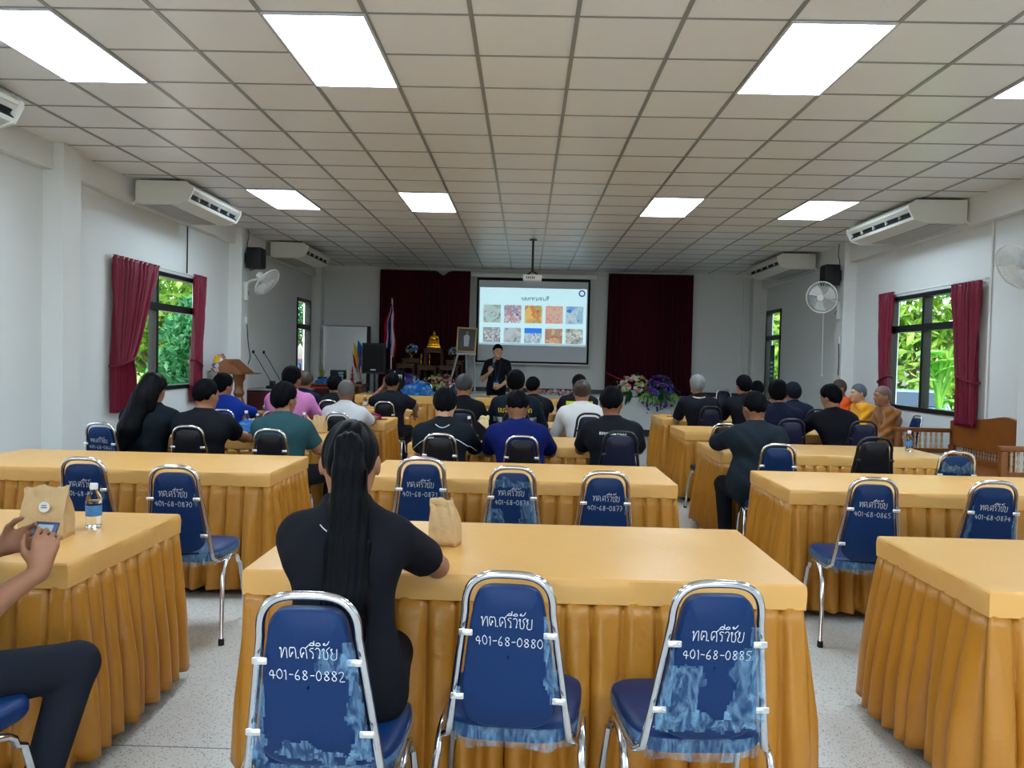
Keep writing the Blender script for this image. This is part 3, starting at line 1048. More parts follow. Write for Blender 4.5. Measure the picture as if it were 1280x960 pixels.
def chair_parts():
    d = {}
    # inverted-U back frame
    left = []
    for i in range(12):
        z = .43 + (.80 - .43) * i / 11
        left.append((-half_w(z), lean(z), z))
    top = []
    hw = half_w(.80)
    for i in range(1, 24):
        a = PI - PI * i / 24
        c, s = math.cos(a), math.sin(a)
        x = hw * (abs(c) ** .62) * (1 if c > 0 else -1)
        z = .80 + .105 * (abs(s) ** .75)
        top.append((x, lean(z), z))
    right = [(-x, y, z) for x, y, z in reversed(left)]
    foot_l = [(-.196, .02, .405), (-.192, -.10, .405), (-.184, -.165, .410)]
    foot_r = [(-x, y, z) for x, y, z in reversed(foot_l)]
    d['back_frame'] = MB().tube(foot_l + left + top + right + foot_r, .0110, n=10, flat=1.0)
    # side leg frames: inverted U each side
    for nm, s in (('l', -1), ('r', 1)):
        pts = [(s * .225, -.235, .0)]
        pts += [(s * .215, -.20 + .02 * 0, .18), (s * .207, -.165, .33)]
        for i in range(9):
            a = PI - PI * i / 8
            pts.append((s * .205, -.02 + .125 * math.cos(a), .345 + .058 * math.sin(a)))
        pts += [(s * .207, .135, .33), (s * .215, .18, .18), (s * .222, .215, .0)]
        d['leg_' + nm] = MB().tube(pts, .0115, n=8)
    d['cross_bar'] = MB().tube([(-.205, .03, .395), (.205, .03, .395)], .009, n=8).tube([(-.205, -.09, .395), (.205, -.09, .395)], .009, n=8)
    d['rubber_foot'] = MB().lathe([(.0135, 0), (.0155, .002), (.0145, .03), (.0125, .032)], 10)
    # seat: rounded trapezoid slab with crowned top
    outl = []
    for i in range(48):
        a = 2 * PI * i / 48
        c, s = math.cos(a), math.sin(a)
        e = .42
        x = (abs(c) ** e) * (1 if c >= 0 else -1)
        y = (abs(s) ** e) * (1 if s >= 0 else -1)
        w = .195 + .018 * y
        outl.append((x * w, y * .20 + .015))
    st = MB()
    prof = [(.90, .402), (.97, .404), (1.0, .415), (1.0, .435), (.985, .448), (.93, .457), (.75, .462), (.4, .464), (.05, .465)]
    st.grid(lambda u, v: (outl[int(round(u * 48)) % 48][0] * prof[int(round(v * 8))][0], (outl[int(round(u * 48)) % 48][1] - .015) * prof[int(round(v * 8))][0] + .015, prof[int(round(v * 8))][1]), 48, 9, closed_u=True)
    st.add([(p[0] * .9, (p[1] - .015) * .9 + .015, .402) for p in outl], [tuple(range(48))])
    d['seat'] = st
    # back pad
    po = []
    for i in range(56):
        a = 2 * PI * i / 56
        c, s = math.cos(a), math.sin(a)
        e = .42
        u = (abs(c) ** e) * (1 if c >= 0 else -1)
        v = (abs(s) ** e) * (1 if s >= 0 else -1)
        z = .676 + v * .200
        if s < 0:
            z -= .020 * (1 - u * u)
        po.append((u * (half_w(z) - .0175), z))
    bp_ = MB()
    pr = [(.02, -.020), (.6, -.020), (.95, -.018), (.995, -.010), (1, .0), (1, .018), (.98, .030), (.9, .038), (.55, .042), (.02, .043)]

    def padfn(u, v):
        p = po[int(round(u * 56)) % 56]
        k, off = pr[int(round(v * 9))]
        z = .676 + (p[1] - .676) * k
        x = p[0] * k
        return (x, lean(z) + off - (.006 * math.cos(x / .2 * 1.5)), z)
    bp_.grid(padfn, 56, 10, closed_u=True)
    d['backrest'] = bp_
    # bracket tab
    d['bracket'] = MB().rbox(0, .036, -.0018, .0018, -.0085, .0085, r=.002, seg=1).ball((.030, -.003, 0), .003, 6)
    return d


CP = chair_parts()
CM = {}


def cmesh(key, name, m):
    if (key, m.name) not in CM:
        o = CP[key].build(name, m, None, angle=45)
        CM[(key, m.name)] = o.data
        return o
    o = bpy.data.objects.new(name, CM[(key, m.name)])
    COL.objects.link(o)
    return o


def film_patches(pad, spec, rnd):
    """ragged film on the rear of the pad. spec: list of (u0,u1,z0,z1) regions, noise-edged"""
    mb = MB()
    for (u0, u1, z0, z1) in spec:
        nu = max(4, int((u1 - u0) / .006))
        nz = max(4, int((z1 - z0) / .006))
        ph = [rnd.uniform(0, 6.28) for _ in range(8)]

        def nz_(a, b):
            return (math.sin(a * 34 + ph[0] + 2 * math.sin(b * 24 + ph[1])) + math.sin(b * 44 + ph[2] + 1.7 * math.sin(a * 38 + ph[3])) + .45 * math.sin((a + b) * 120 + ph[4])) / 2.45
        vs = {}
        V, Fq = [], []

        def vid(i, j):
            if (i, j) not in vs:
                u = u0 + (u1 - u0) * i / nu
                z = z0 + (z1 - z0) * j / nz
                off = .006 + .005 * nz_(u * 1.7 + .3, z * 1.3) + .002 * math.sin(u * 300 + z * 170 + ph[5])
                p = backpt(u, z, max(.0025, off))
                vs[(i, j)] = len(V)
                V.append(p)
            return vs[(i, j)]
        for i in range(nu):
            for j in range(nz):
                a, b = (i + .5) / nu, (j + .5) / nz
                u = u0 + (u1 - u0) * a
                z = z0 + (z1 - z0) * b
                if abs(u) > half_w(z) - .008:
                    continue
                edge = min(a, 1 - a) * (u1 - u0) / .03, min(b, 1 - b) * (z1 - z0) / .04
                near_frame = (half_w(z) - abs(u)) / .03
                e = min(1.2, edge[0] if near_frame > 1.2 else 1.2, edge[1])
                if e + .55 * nz_(u, z) < .50:
                    continue
                Fq.append((vid(i, j), vid(i + 1, j), vid(i + 1, j + 1), vid(i, j + 1)))
        if Fq:
            mb.add(V, Fq)
    return mb


def seat_film(rnd):
    ph = [rnd.uniform(0, 6.28) for _ in range(4)]

    def fn(u, v):
        a = 2 * PI * u
        c, s = math.cos(a), math.sin(a)
        e = .45
        x = (abs(c) ** e) * (1 if c >= 0 else -1) * (.200 + .018 * s)
        y = (abs(s) ** e) * (1 if s >= 0 else -1) * .206 + .015
        z = .448 - .062 * v - .006 * v * math.sin(9 * a + ph[0])
        k = 1 + .012 * math.sin(PI * v) + .01 * v * math.sin(23 * a + ph[1]) * math.sin(7 * a + ph[2])
        k -= .09 * max(0, v - .7)
        return (x * k, (y - .015) * k + .015, z)
    return MB().grid(fn, 90, 7, closed_u=True)


def lettering(number, z1, z2, rnd, scale=1.0):
    out = []
    lines = []
    if z1:
        lines += text_strokes(THAI_NAME, .030 * scale, rnd.uniform(-.005, .005), z1, width=.138 * scale, jitter=.0008, rnd=rnd)
    if number and z2:
        lines += text_strokes(list(number), .027 * scale, rnd.uniform(-.004, .004), z2, width=.185 * scale, jitter=.0008, rnd=rnd)
    slope = rnd.uniform(-.05, -.01)
    groups_ = ([[l for l in lines if l[0][1] >= (z1 + z2) / 2 - .002], [l for l in lines if l[0][1] < (z1 + z2) / 2 - .002]] if (z1 and z2) else [lines])
    for g_ in groups_:
      mb = MB()
      out.append(mb)
      for l in g_:
        mb.tube([backpt(x, z + slope * x, .0012) for x, z in l], .00105, n=4, cap=True)
    return out


CH_N = [0]


def chair(label, x, y, rot=0.0, frame=CHROME, pad=NAVY, number=None, z1=None, z2=None, film=None, seatfilm=False, scale=1.0, brackets=True, seed=None, group='stackable vinyl chairs'):
    CH_N[0] += 1
    rnd = random.Random(seed if seed is not None else CH_N[0] * 17)
    root = thing('stacking_chair', label, 'chair', (x, y, 0), rot, group, scale)

    def part(key, name, m, parent=root):
        o = cmesh(key, name, m)
        o.parent = parent
        return o
    part('back_frame', 'back_frame', frame)
    for k, s in (('leg_l', -1), ('leg_r', 1)):
        lf_ = part(k, 'leg_frame', frame)
        for fx, fy in ((s * .225, -.235), (s * .222, .215)):
            f = part('rubber_foot', 'rubber_foot', RUBBER, lf_)
            f.location = (fx, fy, 0)
    part('cross_bar', 'cross_bar', frame)
    part('seat', 'seat', pad)
    b = part('backrest', 'backrest', pad)
    if brackets:
        for s in (-1, 1):
            for z in (.745, .555):
                t = part('bracket', 'bracket', CHROME_W if frame is not BLACKTUBE else BLACKTUBE)
                p = backpt(0, z, .004)
                t.location = (s * (half_w(z) + .006), p[1], z)
                t.rotation_euler = (0, 0, 0 if s < 0 else PI)
    if number or z1:
        for mb_ in lettering(number, z1, z2, rnd):
            mb_.build('lettering', INK, b, smooth=False)
    if film:
        for fs_ in film:
            fm = film_patches(None, [fs_], rnd)
            if fm.f:
                fm.build('plastic_film', FILM, b, angle=None, fixn=False)
    if seatfilm:
        seat_film(rnd).build('plastic_film', FILM, root, angle=None, fixn=False)
    return root


E_ = [(-.19, -.115, .70, .78), (.10, .19, .70, .80), (-.19, -.14, .52, .60)]
F882 = [(-.20, -.105, .47, .80), (.085, .20, .47, .82), (-.19, .19, .46, .535), (.0, .15, .70, .80)]
F880 = [(-.19, -.12, .73, .78), (.095, .19, .52, .83), (-.19, -.13, .53, .60)]
F885 = [(-.20, -.11, .48, .84), (.08, .20, .48, .80), (-.17, .17, .47, .56), (-.15, -.02, .50, .70), (.03, .15, .52, .74)]
SM = [(-.19, -.12, .69, .78), (.10, .19, .68, .80)]
# nearest row
chair('chrome chair with torn film numbered 401-68-0882 behind the ponytailed woman', -.505, 2.13, math.radians(1), number='401-68-0882', z1=.752, z2=.695, film=F882, seatfilm=True, seed=2)
chair('chrome chair with clear navy back numbered 401-68-0880, between its two plastic-wrapped neighbours', -.01, 2.36, math.radians(-4), number='401-68-0880', z1=.762, z2=.708, film=F880, seatfilm=True, seed=3)
chair('chrome chair numbered 401-68-0885 with large torn sheets of film down both sides of its back', .50, 2.33, math.radians(3), number='401-68-0885', z1=.752, z2=.700, film=F885, seatfilm=True, seed=5)
chair('chrome chair at the left edge under the man holding a phone', -1.63, 2.10, math.radians(-4), seed=8)
# second row left
chair('navy chair behind the paper bag and water bottle, its number partly hidden', -2.28, 4.35, math.radians(-2), number='401-68-0868', z1=.755, z2=.705, film=SM, seed=11)
chair('navy chair numbered 401-68-0870 standing clear in the left aisle', -1.74, 4.14, math.radians(4), number='401-68-0870', z1=.755, z2=.705, film=E_ + [(.11, .19, .45, .52)], seatfilm=True, seed=12)
# second row middle
chair('navy chair just behind the brown paper bag, left of three at the empty middle table', -.55, 4.47, math.radians(2), number='401-68-0873', z1=.755, z2=.705, film=SM, scale=1.035, seed=13)
chair('navy chair mostly wrapped in film, middle of three at the empty middle table', -.05, 4.43, math.radians(-1), number='401-68-0878', z1=.755, z2=.705, film=F885 + [(-.12, .14, .78, .86)], seed=14)
chair('navy chair numbered 401-68-0877, right of three at the empty middle table', .42, 4.34, math.radians(1), number='401-68-0877', z1=.755, z2=.705, film=SM, seed=15)
# second row right
chair('navy chair numbered 401-68-0865 with legs showing in the right aisle', 1.83, 4.36, math.radians(-6), number='401-68-0865', z1=.755, z2=.705, film=E_, seatfilm=True, seed=16)
chair('navy chair numbered 401-68-0874 behind the rightmost near table', 2.42, 4.36, math.radians(-2), number='401-68-0874', z1=.755, z2=.705, film=[(-.19, -.10, .50, .80), (.10, .19, .50, .80)], seed=17)
# third row
GOLDISH = CHROME
chair('navy chair beside the long-haired woman by the left wall', -3.25, 6.33, math.radians(-5), number='401-68-0861', z1=.755, z2=.705, film=SM, seed=21)
chair('black-backed chrome chair of the man in a black polo', -2.57, 6.26, math.radians(2), pad=BLACKV, number=None, z1=.655, seed=22)
chair('black-backed chrome chair of the man in the teal green shirt', -1.90, 6.16, 0, pad=BLACKV, seed=23)
chair('black-backed chrome chair of the man in black with white piping', -.63, 6.15, math.radians(1), pad=BLACKV, z1=.665, seed=24)
chair('black-backed chrome chair of the man in the royal blue polo', -.01, 6.14, math.radians(-1), pad=BLACKV, z1=.66, seed=25)
chair('black-framed navy chair of the man with white lettering on his black shirt', .70, 6.14, math.radians(2), frame=BLACKTUBE, pad=DNAVY, scale=1.06, seed=26)
chair('chrome chair beside the man in a dark jacket in the right aisle', 1.88, 6.02, math.radians(-8), number='401-68-0859', z1=.665, z2=.61, film=SM, seed=27)
chair('empty black-framed chair with plain back at the table with one water bottle', 2.60, 6.18, math.radians(-1), frame=BLACKTUBE, pad=BLACKV, scale=1.06, seed=28)
chair('chrome chair with film across its back in front of the carved bench', 3.02, 5.80, math.radians(-4), number='401-68-0867', z1=.70, film=F885 + [(-.15, .15, .74, .84)], seed=29)
# fourth row
chair('navy chrome chair of the man in bright blue near the lectern', -3.00, 8.10, math.radians(-2), seed=31)
chair('black-backed chrome chair of the man in the white shirt on the left', -1.85, 8.06, 0, pad=BLACKV, seed=32)
chair('chrome chair hidden behind the man in the pink shirt', -2.48, 8.10, 0, pad=BLACKV, seed=33)
chair('black-framed navy chair of the grey-haired man in black, middle block', -.62, 8.12, 0, frame=BLACKTUBE, pad=DNAVY, scale=1.06, seed=34)
chair('black-framed navy chair of the man in the striped vest', -.08, 8.10, 0, frame=BLACKTUBE, pad=DNAVY, scale=1.06, seed=35)
chair('black-framed navy chair of the woman in the white blouse', .63, 8.10, math.radians(2), frame=BLACKTUBE, pad=DNAVY, scale=1.06, seed=36)
chair('empty black-backed chair with white writing, right block, left of a plastic bag', 1.90, 7.90, math.radians(4), pad=BLACKV, z1=.70, brackets=True, seed=37)
chair('black-framed navy chair of the dark-haired man in navy at the right', 2.58, 7.98, 0, frame=BLACKTUBE, pad=DNAVY, scale=1.06, seed=38)
chair('black-framed navy chair of the man in black next to the monks', 3.28, 7.96, math.radians(-3), frame=BLACKTUBE, pad=DNAVY, scale=1.06, seed=39)
# fifth row
chair('black-backed chrome chair between the pink and white shirted men, a row ahead', -2.46, 10.16, 0, pad=BLACKV, seed=41)
chair('black-backed chrome chair of the man holding his hand to his ear', -1.76, 10.16, 0, pad=BLACKV, seed=42)
chair('chrome chair of the person in navy seated ahead of the pink shirt', -2.95, 10.10, 0, pad=BLACKV, seed=43)
chair('black-framed chair of the man seated ahead of the striped vest', .10, 10.10, 0, frame=BLACKTUBE, pad=DNAVY, scale=1.06, seed=44)
chair('black-framed chair of the man in black and yellow-green', .68, 10.10, 0, frame=BLACKTUBE, pad=DNAVY, scale=1.06, seed=45)
chair('black-framed chair of the white-haired man before the stage flowers', 2.26, 9.94, 0, frame=BLACKTUBE, pad=DNAVY, scale=1.06, seed=46)
chair('black-framed chair of the man in black beside the white-haired man', 2.82, 9.86, 0, frame=BLACKTUBE, pad=DNAVY, scale=1.06, seed=47)
chair('black-framed chair of the man in a dark cap', 3.52, 9.86, 0, frame=BLACKTUBE, pad=DNAVY, scale=1.06, seed=48)
# facing the audience behind the head table and at the wall
chair('navy chair facing us behind the blue bag on the head table', -1.83, 14.05, PI, scale=1.12, seed=51)
chair('navy chair facing us behind the head table, below the easel', -1.24, 14.05, PI, scale=1.12, seed=52)
chair('chair facing us far off before the right side of the stage', 3.72, 14.6, PI, pad=DNAVY, scale=1.12, seed=53)
# monks' chairs, facing left into the room
chair('chrome chair of the monk in the brown robe', 4.52, 9.76, PI / 2, seed=54)
chair('chrome chair of the monk in the yellow robe', 4.52, 10.56, PI / 2, seed=55)
chair('chrome chair of the monk in the orange robe', 4.52, 11.36, PI / 2, seed=56)
# ================================================================== PEOPLE (signed-distance bodies meshed as one surface)
class SDF:
    """list of primitives blended in order; points are (n,3) arrays"""

    def __init__(self):
        self.p = []

    def cap(self, a, b, ra, rb=None, k=.02):
        a, b = np.array(a, float), np.array(b, float)
        rb = ra if rb is None else rb
        m = max(ra, rb)
        self.p.append(('c', a, b, ra, rb, k, np.minimum(a, b) - m, np.maximum(a, b) + m))
        return self

    def ell(self, c, r, R=None, k=.02):
        c, r = np.array(c, float), np.array(r, float)
        m = r.max()
        self.p.append(('e', c, r, None if R is None else np.array(R, float), k, c - m, c + m))
        return self

    def chain(self, pts, rs, k=.012):
        for i in range(len(pts) - 1):
            self.cap(pts[i], pts[i + 1], rs[i], rs[i + 1], k)
        return self

    def bounds(self):
        lo = np.min([q[-2] for q in self.p], 0)
        hi = np.max([q[-1] for q in self.p], 0)
        return lo, hi

    @staticmethod
    def prim(q, X):
        if q[0] == 'c':
            _, a, b, ra, rb, k = q[:6]
            ab = b - a
            L2 = max(1e-9, ab @ ab)
            t = np.clip(((X - a) @ ab) / L2, 0, 1)
            d = np.linalg.norm(X - a - t[:, None] * ab, axis=1) - (ra + (rb - ra) * t)
            return d
        _, c, r, R, k = q[:5]
        P = X - c
        if R is not None:
            P = P @ R
        k0 = np.linalg.norm(P / r, axis=1)
        k1 = np.linalg.norm(P / (r * r), axis=1)
        return k0 * (k0 - 1) / np.maximum(k1, 1e-9)

    def __call__(self, X):
        d = np.full(len(X), 9.0)
        for q in self.p:
            lo, hi = q[-2] - .12, q[-1] + .12
            m = np.all((X > lo) & (X < hi), axis=1)
            if not m.any():
                continue
            k = q[5] if q[0] == 'c' else q[4]
            e = self.prim(q, X[m])
            a = d[m]
            h = np.maximum(k - np.abs(a - e), 0) / k
            d[m] = np.minimum(a, e) - h * h * k * .25
        return d


def mesh_sdf(fn, lo, hi, h):
    """surface nets over a sparse evaluation; returns verts, quads"""
    lo = np.array(lo) - 2.5 * h
    n = np.ceil((np.array(hi) + 2.5 * h - lo) / h).astype(int) + 1
    S = 4
    nc = (n + S - 1) // S + 1
    gc = np.stack(np.meshgrid(*[np.arange(c) for c in nc], indexing='ij'), -1).reshape(-1, 3)
    dc = fn(lo + (gc * S + (S - 1) / 2) * h)
    near = (np.abs(dc) < h * S * 1.35).reshape(nc)
    far_in = (dc < 0).reshape(nc)
    D = np.where(far_in, -1.0, 1.0).repeat(S, 0).repeat(S, 1).repeat(S, 2)
    M = near.repeat(S, 0).repeat(S, 1).repeat(S, 2)
    idx = np.argwhere(M)
    for i in range(0, len(idx), 400000):
        c = idx[i:i + 400000]
        D[c[:, 0], c[:, 1], c[:, 2]] = fn(lo + c * h)
    nx, ny, nz = D.shape
    ins = D < 0
    cnt = np.zeros((nx - 1, ny - 1, nz - 1), np.int8)
    for dx in (0, 1):
        for dy in (0, 1):
            for dz in (0, 1):
                cnt += ins[dx:nx - 1 + dx, dy:ny - 1 + dy, dz:nz - 1 + dz]
    act = (cnt > 0) & (cnt < 8)
    cell = np.argwhere(act)
    vid = np.full(act.shape, -1, np.int64)
    vid[act] = np.arange(len(cell))
    corners = [(a, b, c) for a in (0, 1) for b in (0, 1) for c in (0, 1)]
    val = np.stack([D[cell[:, 0] + a, cell[:, 1] + b, cell[:, 2] + c] for a, b, c in corners], 1)
    acc = np.zeros((len(cell), 3))
    num = np.zeros(len(cell))
    ca = np.array(corners, float)
    for i in range(8):
        for j in range(i + 1, 8):
            if np.abs(ca[i] - ca[j]).sum() != 1:
                continue
            s = (val[:, i] < 0) != (val[:, j] < 0)
            t = val[:, i] / np.where(s, val[:, i] - val[:, j], 1)
            p = ca[i] + t[:, None] * (ca[j] - ca[i])
            acc[s] += p[s]
            num[s] += 1
    V = lo + (cell + acc / np.maximum(num, 1)[:, None]) * h
    quads = []
    for ax in range(3):
        sl0 = [slice(1, -1)] * 3
        a0 = [slice(1, None)] * 3
        o = [i for i in range(3) if i != ax]
        g = np.argwhere(np.take(ins, range(0, D.shape[ax] - 1), ax) != np.take(ins, range(1, D.shape[ax]), ax))
        g = g[(g[:, o[0]] > 0) & (g[:, o[1]] > 0) & (g[:, o[0]] < D.shape[o[0]] - 1) & (g[:, o[1]] < D.shape[o[1]] - 1)]
        q = []
        for (da, db) in ((-1, -1), (0, -1), (0, 0), (-1, 0)):
            c = g.copy()
            c[:, o[0]] += da
            c[:, o[1]] += db
            q.append(vid[c[:, 0], c[:, 1], c[:, 2]])
        q = np.stack(q, 1)
        fl = ins[g[:, 0], g[:, 1], g[:, 2]]
        if ax == 1:
            fl = ~fl
        q[~fl] = q[~fl][:, ::-1]
        quads.append(q)
    Q = np.concatenate(quads)
    Q = Q[(Q >= 0).all(1)]
    # light smoothing pass
    for _ in range(2):
        s = np.zeros_like(V)
        c = np.zeros(len(V))
        for a, b in ((0, 1), (1, 2), (2, 3), (3, 0)):
            np.add.at(s, Q[:, a], V[Q[:, b]])
            np.add.at(c, Q[:, a], 1)
            np.add.at(s, Q[:, b], V[Q[:, a]])
            np.add.at(c, Q[:, b], 1)
        V = V * .5 + .5 * s / np.maximum(c, 1)[:, None]
    return V, Q


def np_mesh(name, V, Q, m, parent):
    me = bpy.data.meshes.new(name)
    me.vertices.add(len(V))
    me.vertices.foreach_set('co', V.astype(np.float32).ravel())
    me.loops.add(Q.size)
    me.loops.foreach_set('vertex_index', Q.astype(np.int32).ravel())
    me.polygons.add(len(Q))
    me.polygons.foreach_set('loop_start', np.arange(0, Q.size, 4, dtype=np.int32))
    me.polygons.foreach_set('loop_total', np.full(len(Q), 4, np.int32))
    me.update(calc_edges=True)
    me.validate()
    me.shade_smooth()
    me.materials.append(m)
    o = bpy.data.objects.new(name, me)
    COL.objects.link(o)
    if parent is not None:
        o.parent = parent
    return o


def rotm(yaw, pitch, roll=0.0):
    """columns are local right, forward, up axes. +yaw turns left, +pitch looks up"""
    return np.array(Matrix.Rotation(yaw, 3, 'Z') @ Matrix.Rotation(pitch, 3, 'X') @ Matrix.Rotation(roll, 3, 'Y'))


def unit(v):
    v = np.array(v, float)
    return v / max(1e-9, np.linalg.norm(v))


def ik(S, W, l1, l2, pole):
    S, W = np.array(S, float), np.array(W, float)
    d = W - S
    L = np.linalg.norm(d)
    if L > (l1 + l2) * .995:
        W = S + d / L * (l1 + l2) * .995
        d = W - S
        L = np.linalg.norm(d)
    u = d / L
    a = (l1 * l1 - l2 * l2 + L * L) / (2 * L)
    hgt = math.sqrt(max(0, l1 * l1 - a * a))
    p = np.array(pole, float)
    p = unit(p - u * (p @ u))
    return S + u * a + p * hgt, W


def add_hand(B, W, d, nrm, side, curl=.5, sc=1.0, spread=1.0, thumb_close=.3, bends=None):
    """W wrist, d direction of the fingers, nrm palm normal (palm side), side towards the thumb"""
    W, d, nrm = np.array(W, float), unit(d), unit(nrm)
    side = unit(np.array(side, float) - d * (d @ np.array(side, float)))
    nrm = unit(np.cross(d, side)) * (1 if np.cross(d, side) @ nrm > 0 else -1)
    offs = [.030, .010, -.010, -.029]
    lens = [(.036, .023, .019), (.040, .026, .020), (.037, .024, .019), (.028, .019, .016)]
    rad = [.0088, .0090, .0086, .0076]
    B.cap(W - d * .01, W + d * .03 * sc, .021 * sc, .022 * sc, .02)
    for i in range(4):
        kn = W + d * (.088 - .004 * abs(i - 1)) * sc + side * offs[i] * sc
        B.cap(W + d * .022 * sc + side * offs[i] * .55 * sc, kn, .0145 * sc, .0115 * sc, .014)
        p, a = kn, 0.0
        c = curl if bends is None else bends[i]
        fan = side * (offs[i] * 2.2 * spread)
        for j, L in enumerate(lens[i]):
            a += c * (.75, 1.0, .7)[j]
            dirv = unit((d + fan) * math.cos(a) + nrm * math.sin(a))
            q = p + dirv * L * sc
            B.cap(p, q, rad[i] * sc * (1, .94, .87)[j], rad[i] * sc * (.94, .87, .78)[j], .004)
            p = q
    t0 = W + d * .022 * sc + side * .020 * sc
    t1 = t0 + unit(d * .62 + side * .72 + nrm * (.25 + .5 * thumb_close)) * .044 * sc
    t2 = t1 + unit(d * .85 + side * (.40 - .5 * thumb_close) + nrm * (.2 + .5 * thumb_close)) * .032 * sc
    t3 = t2 + unit(d * .95 + side * (.15 - .6 * thumb_close) + nrm * (.15 + .5 * thumb_close)) * .026 * sc
    B.cap(t0, t1, .016 * sc, .0125 * sc, .012).cap(t1, t2, .0108 * sc, .0100 * sc, .004).cap(t2, t3, .0098 * sc, .0082 * sc, .004)


SKIN = mat('warm tan skin', rgb(162, 112, 84), rough=.5, var=.07, scale=20, subsurf=.08)
SKIN_D = mat('deep tan skin', rgb(132, 88, 64), rough=.5, var=.07, scale=20, subsurf=.08)
SKIN_L = mat('fair skin', rgb(206, 160, 128), rough=.5, var=.05, scale=20, subsurf=.08)
HAIR = mat('black hair', rgb(12, 12, 16), rough=.6, spec=.05, var=.3, scale=60, bump=.12, bscale=140, stretch=(1.5, 1.5, .3))
HAIR_LONG = mat('long straight black hair', rgb(10, 11, 15), rough=.45, spec=.08, var=.3, scale=50, bump=.15, bscale=150, stretch=(2.2, 2.2, .06))
HAIR_BROWN = mat('dark brown hair', rgb(60, 44, 34), rough=.45, var=.3, scale=50, bump=.5, bscale=120, stretch=(1.5, 1.5, .3))
HAIR_GREY = mat('greying cropped hair', rgb(98, 94, 92), rough=.6, var=.35, scale=60, bump=.5, bscale=200)
HAIR_SALT = mat('black hair flecked with grey', rgb(44, 46, 50), rough=.5, var=.5, scale=90, bump=.5, bscale=160)
HAIR_WHITE = mat('silver white hair', rgb(126, 126, 126), rough=.55, var=.3, scale=60, bump=.6, bscale=120)
STUBBLE = mat('shaved scalp stubble', rgb(116, 94, 84), rough=.6, var=.2, scale=60)
EYE_W = mat('eye white', rgb(230, 228, 222), rough=.2, var=.01)
EYE_B = mat('dark iris', rgb(30, 20, 16), rough=.15, var=.1)
LIPS = mat('lips', rgb(160, 92, 80), rough=.45, var=.05)


def cloth(name, c, rough=.85, var=.1, sheen=0):
    return mat(name, c, rough=rough, spec=.15, var=var, scale=7, bump=.12, bscale=28, sheen=sheen)


BLACK_SH = cloth('black cotton', rgb(22, 23, 30))
NAVY_SH = cloth('navy cotton', rgb(22, 28, 50))
CHAR_SH = cloth('charcoal jacket cloth', rgb(28, 36, 44))
TROUSER = cloth('black trouser cloth', rgb(20, 21, 27))
JEANS = cloth('dark washed denim', rgb(30, 34, 44), var=.2)
SHOE = mat('black leather shoe', rgb(18, 18, 18), rough=.35)

HL = np.array  # shorthand


class Figure:
    pass


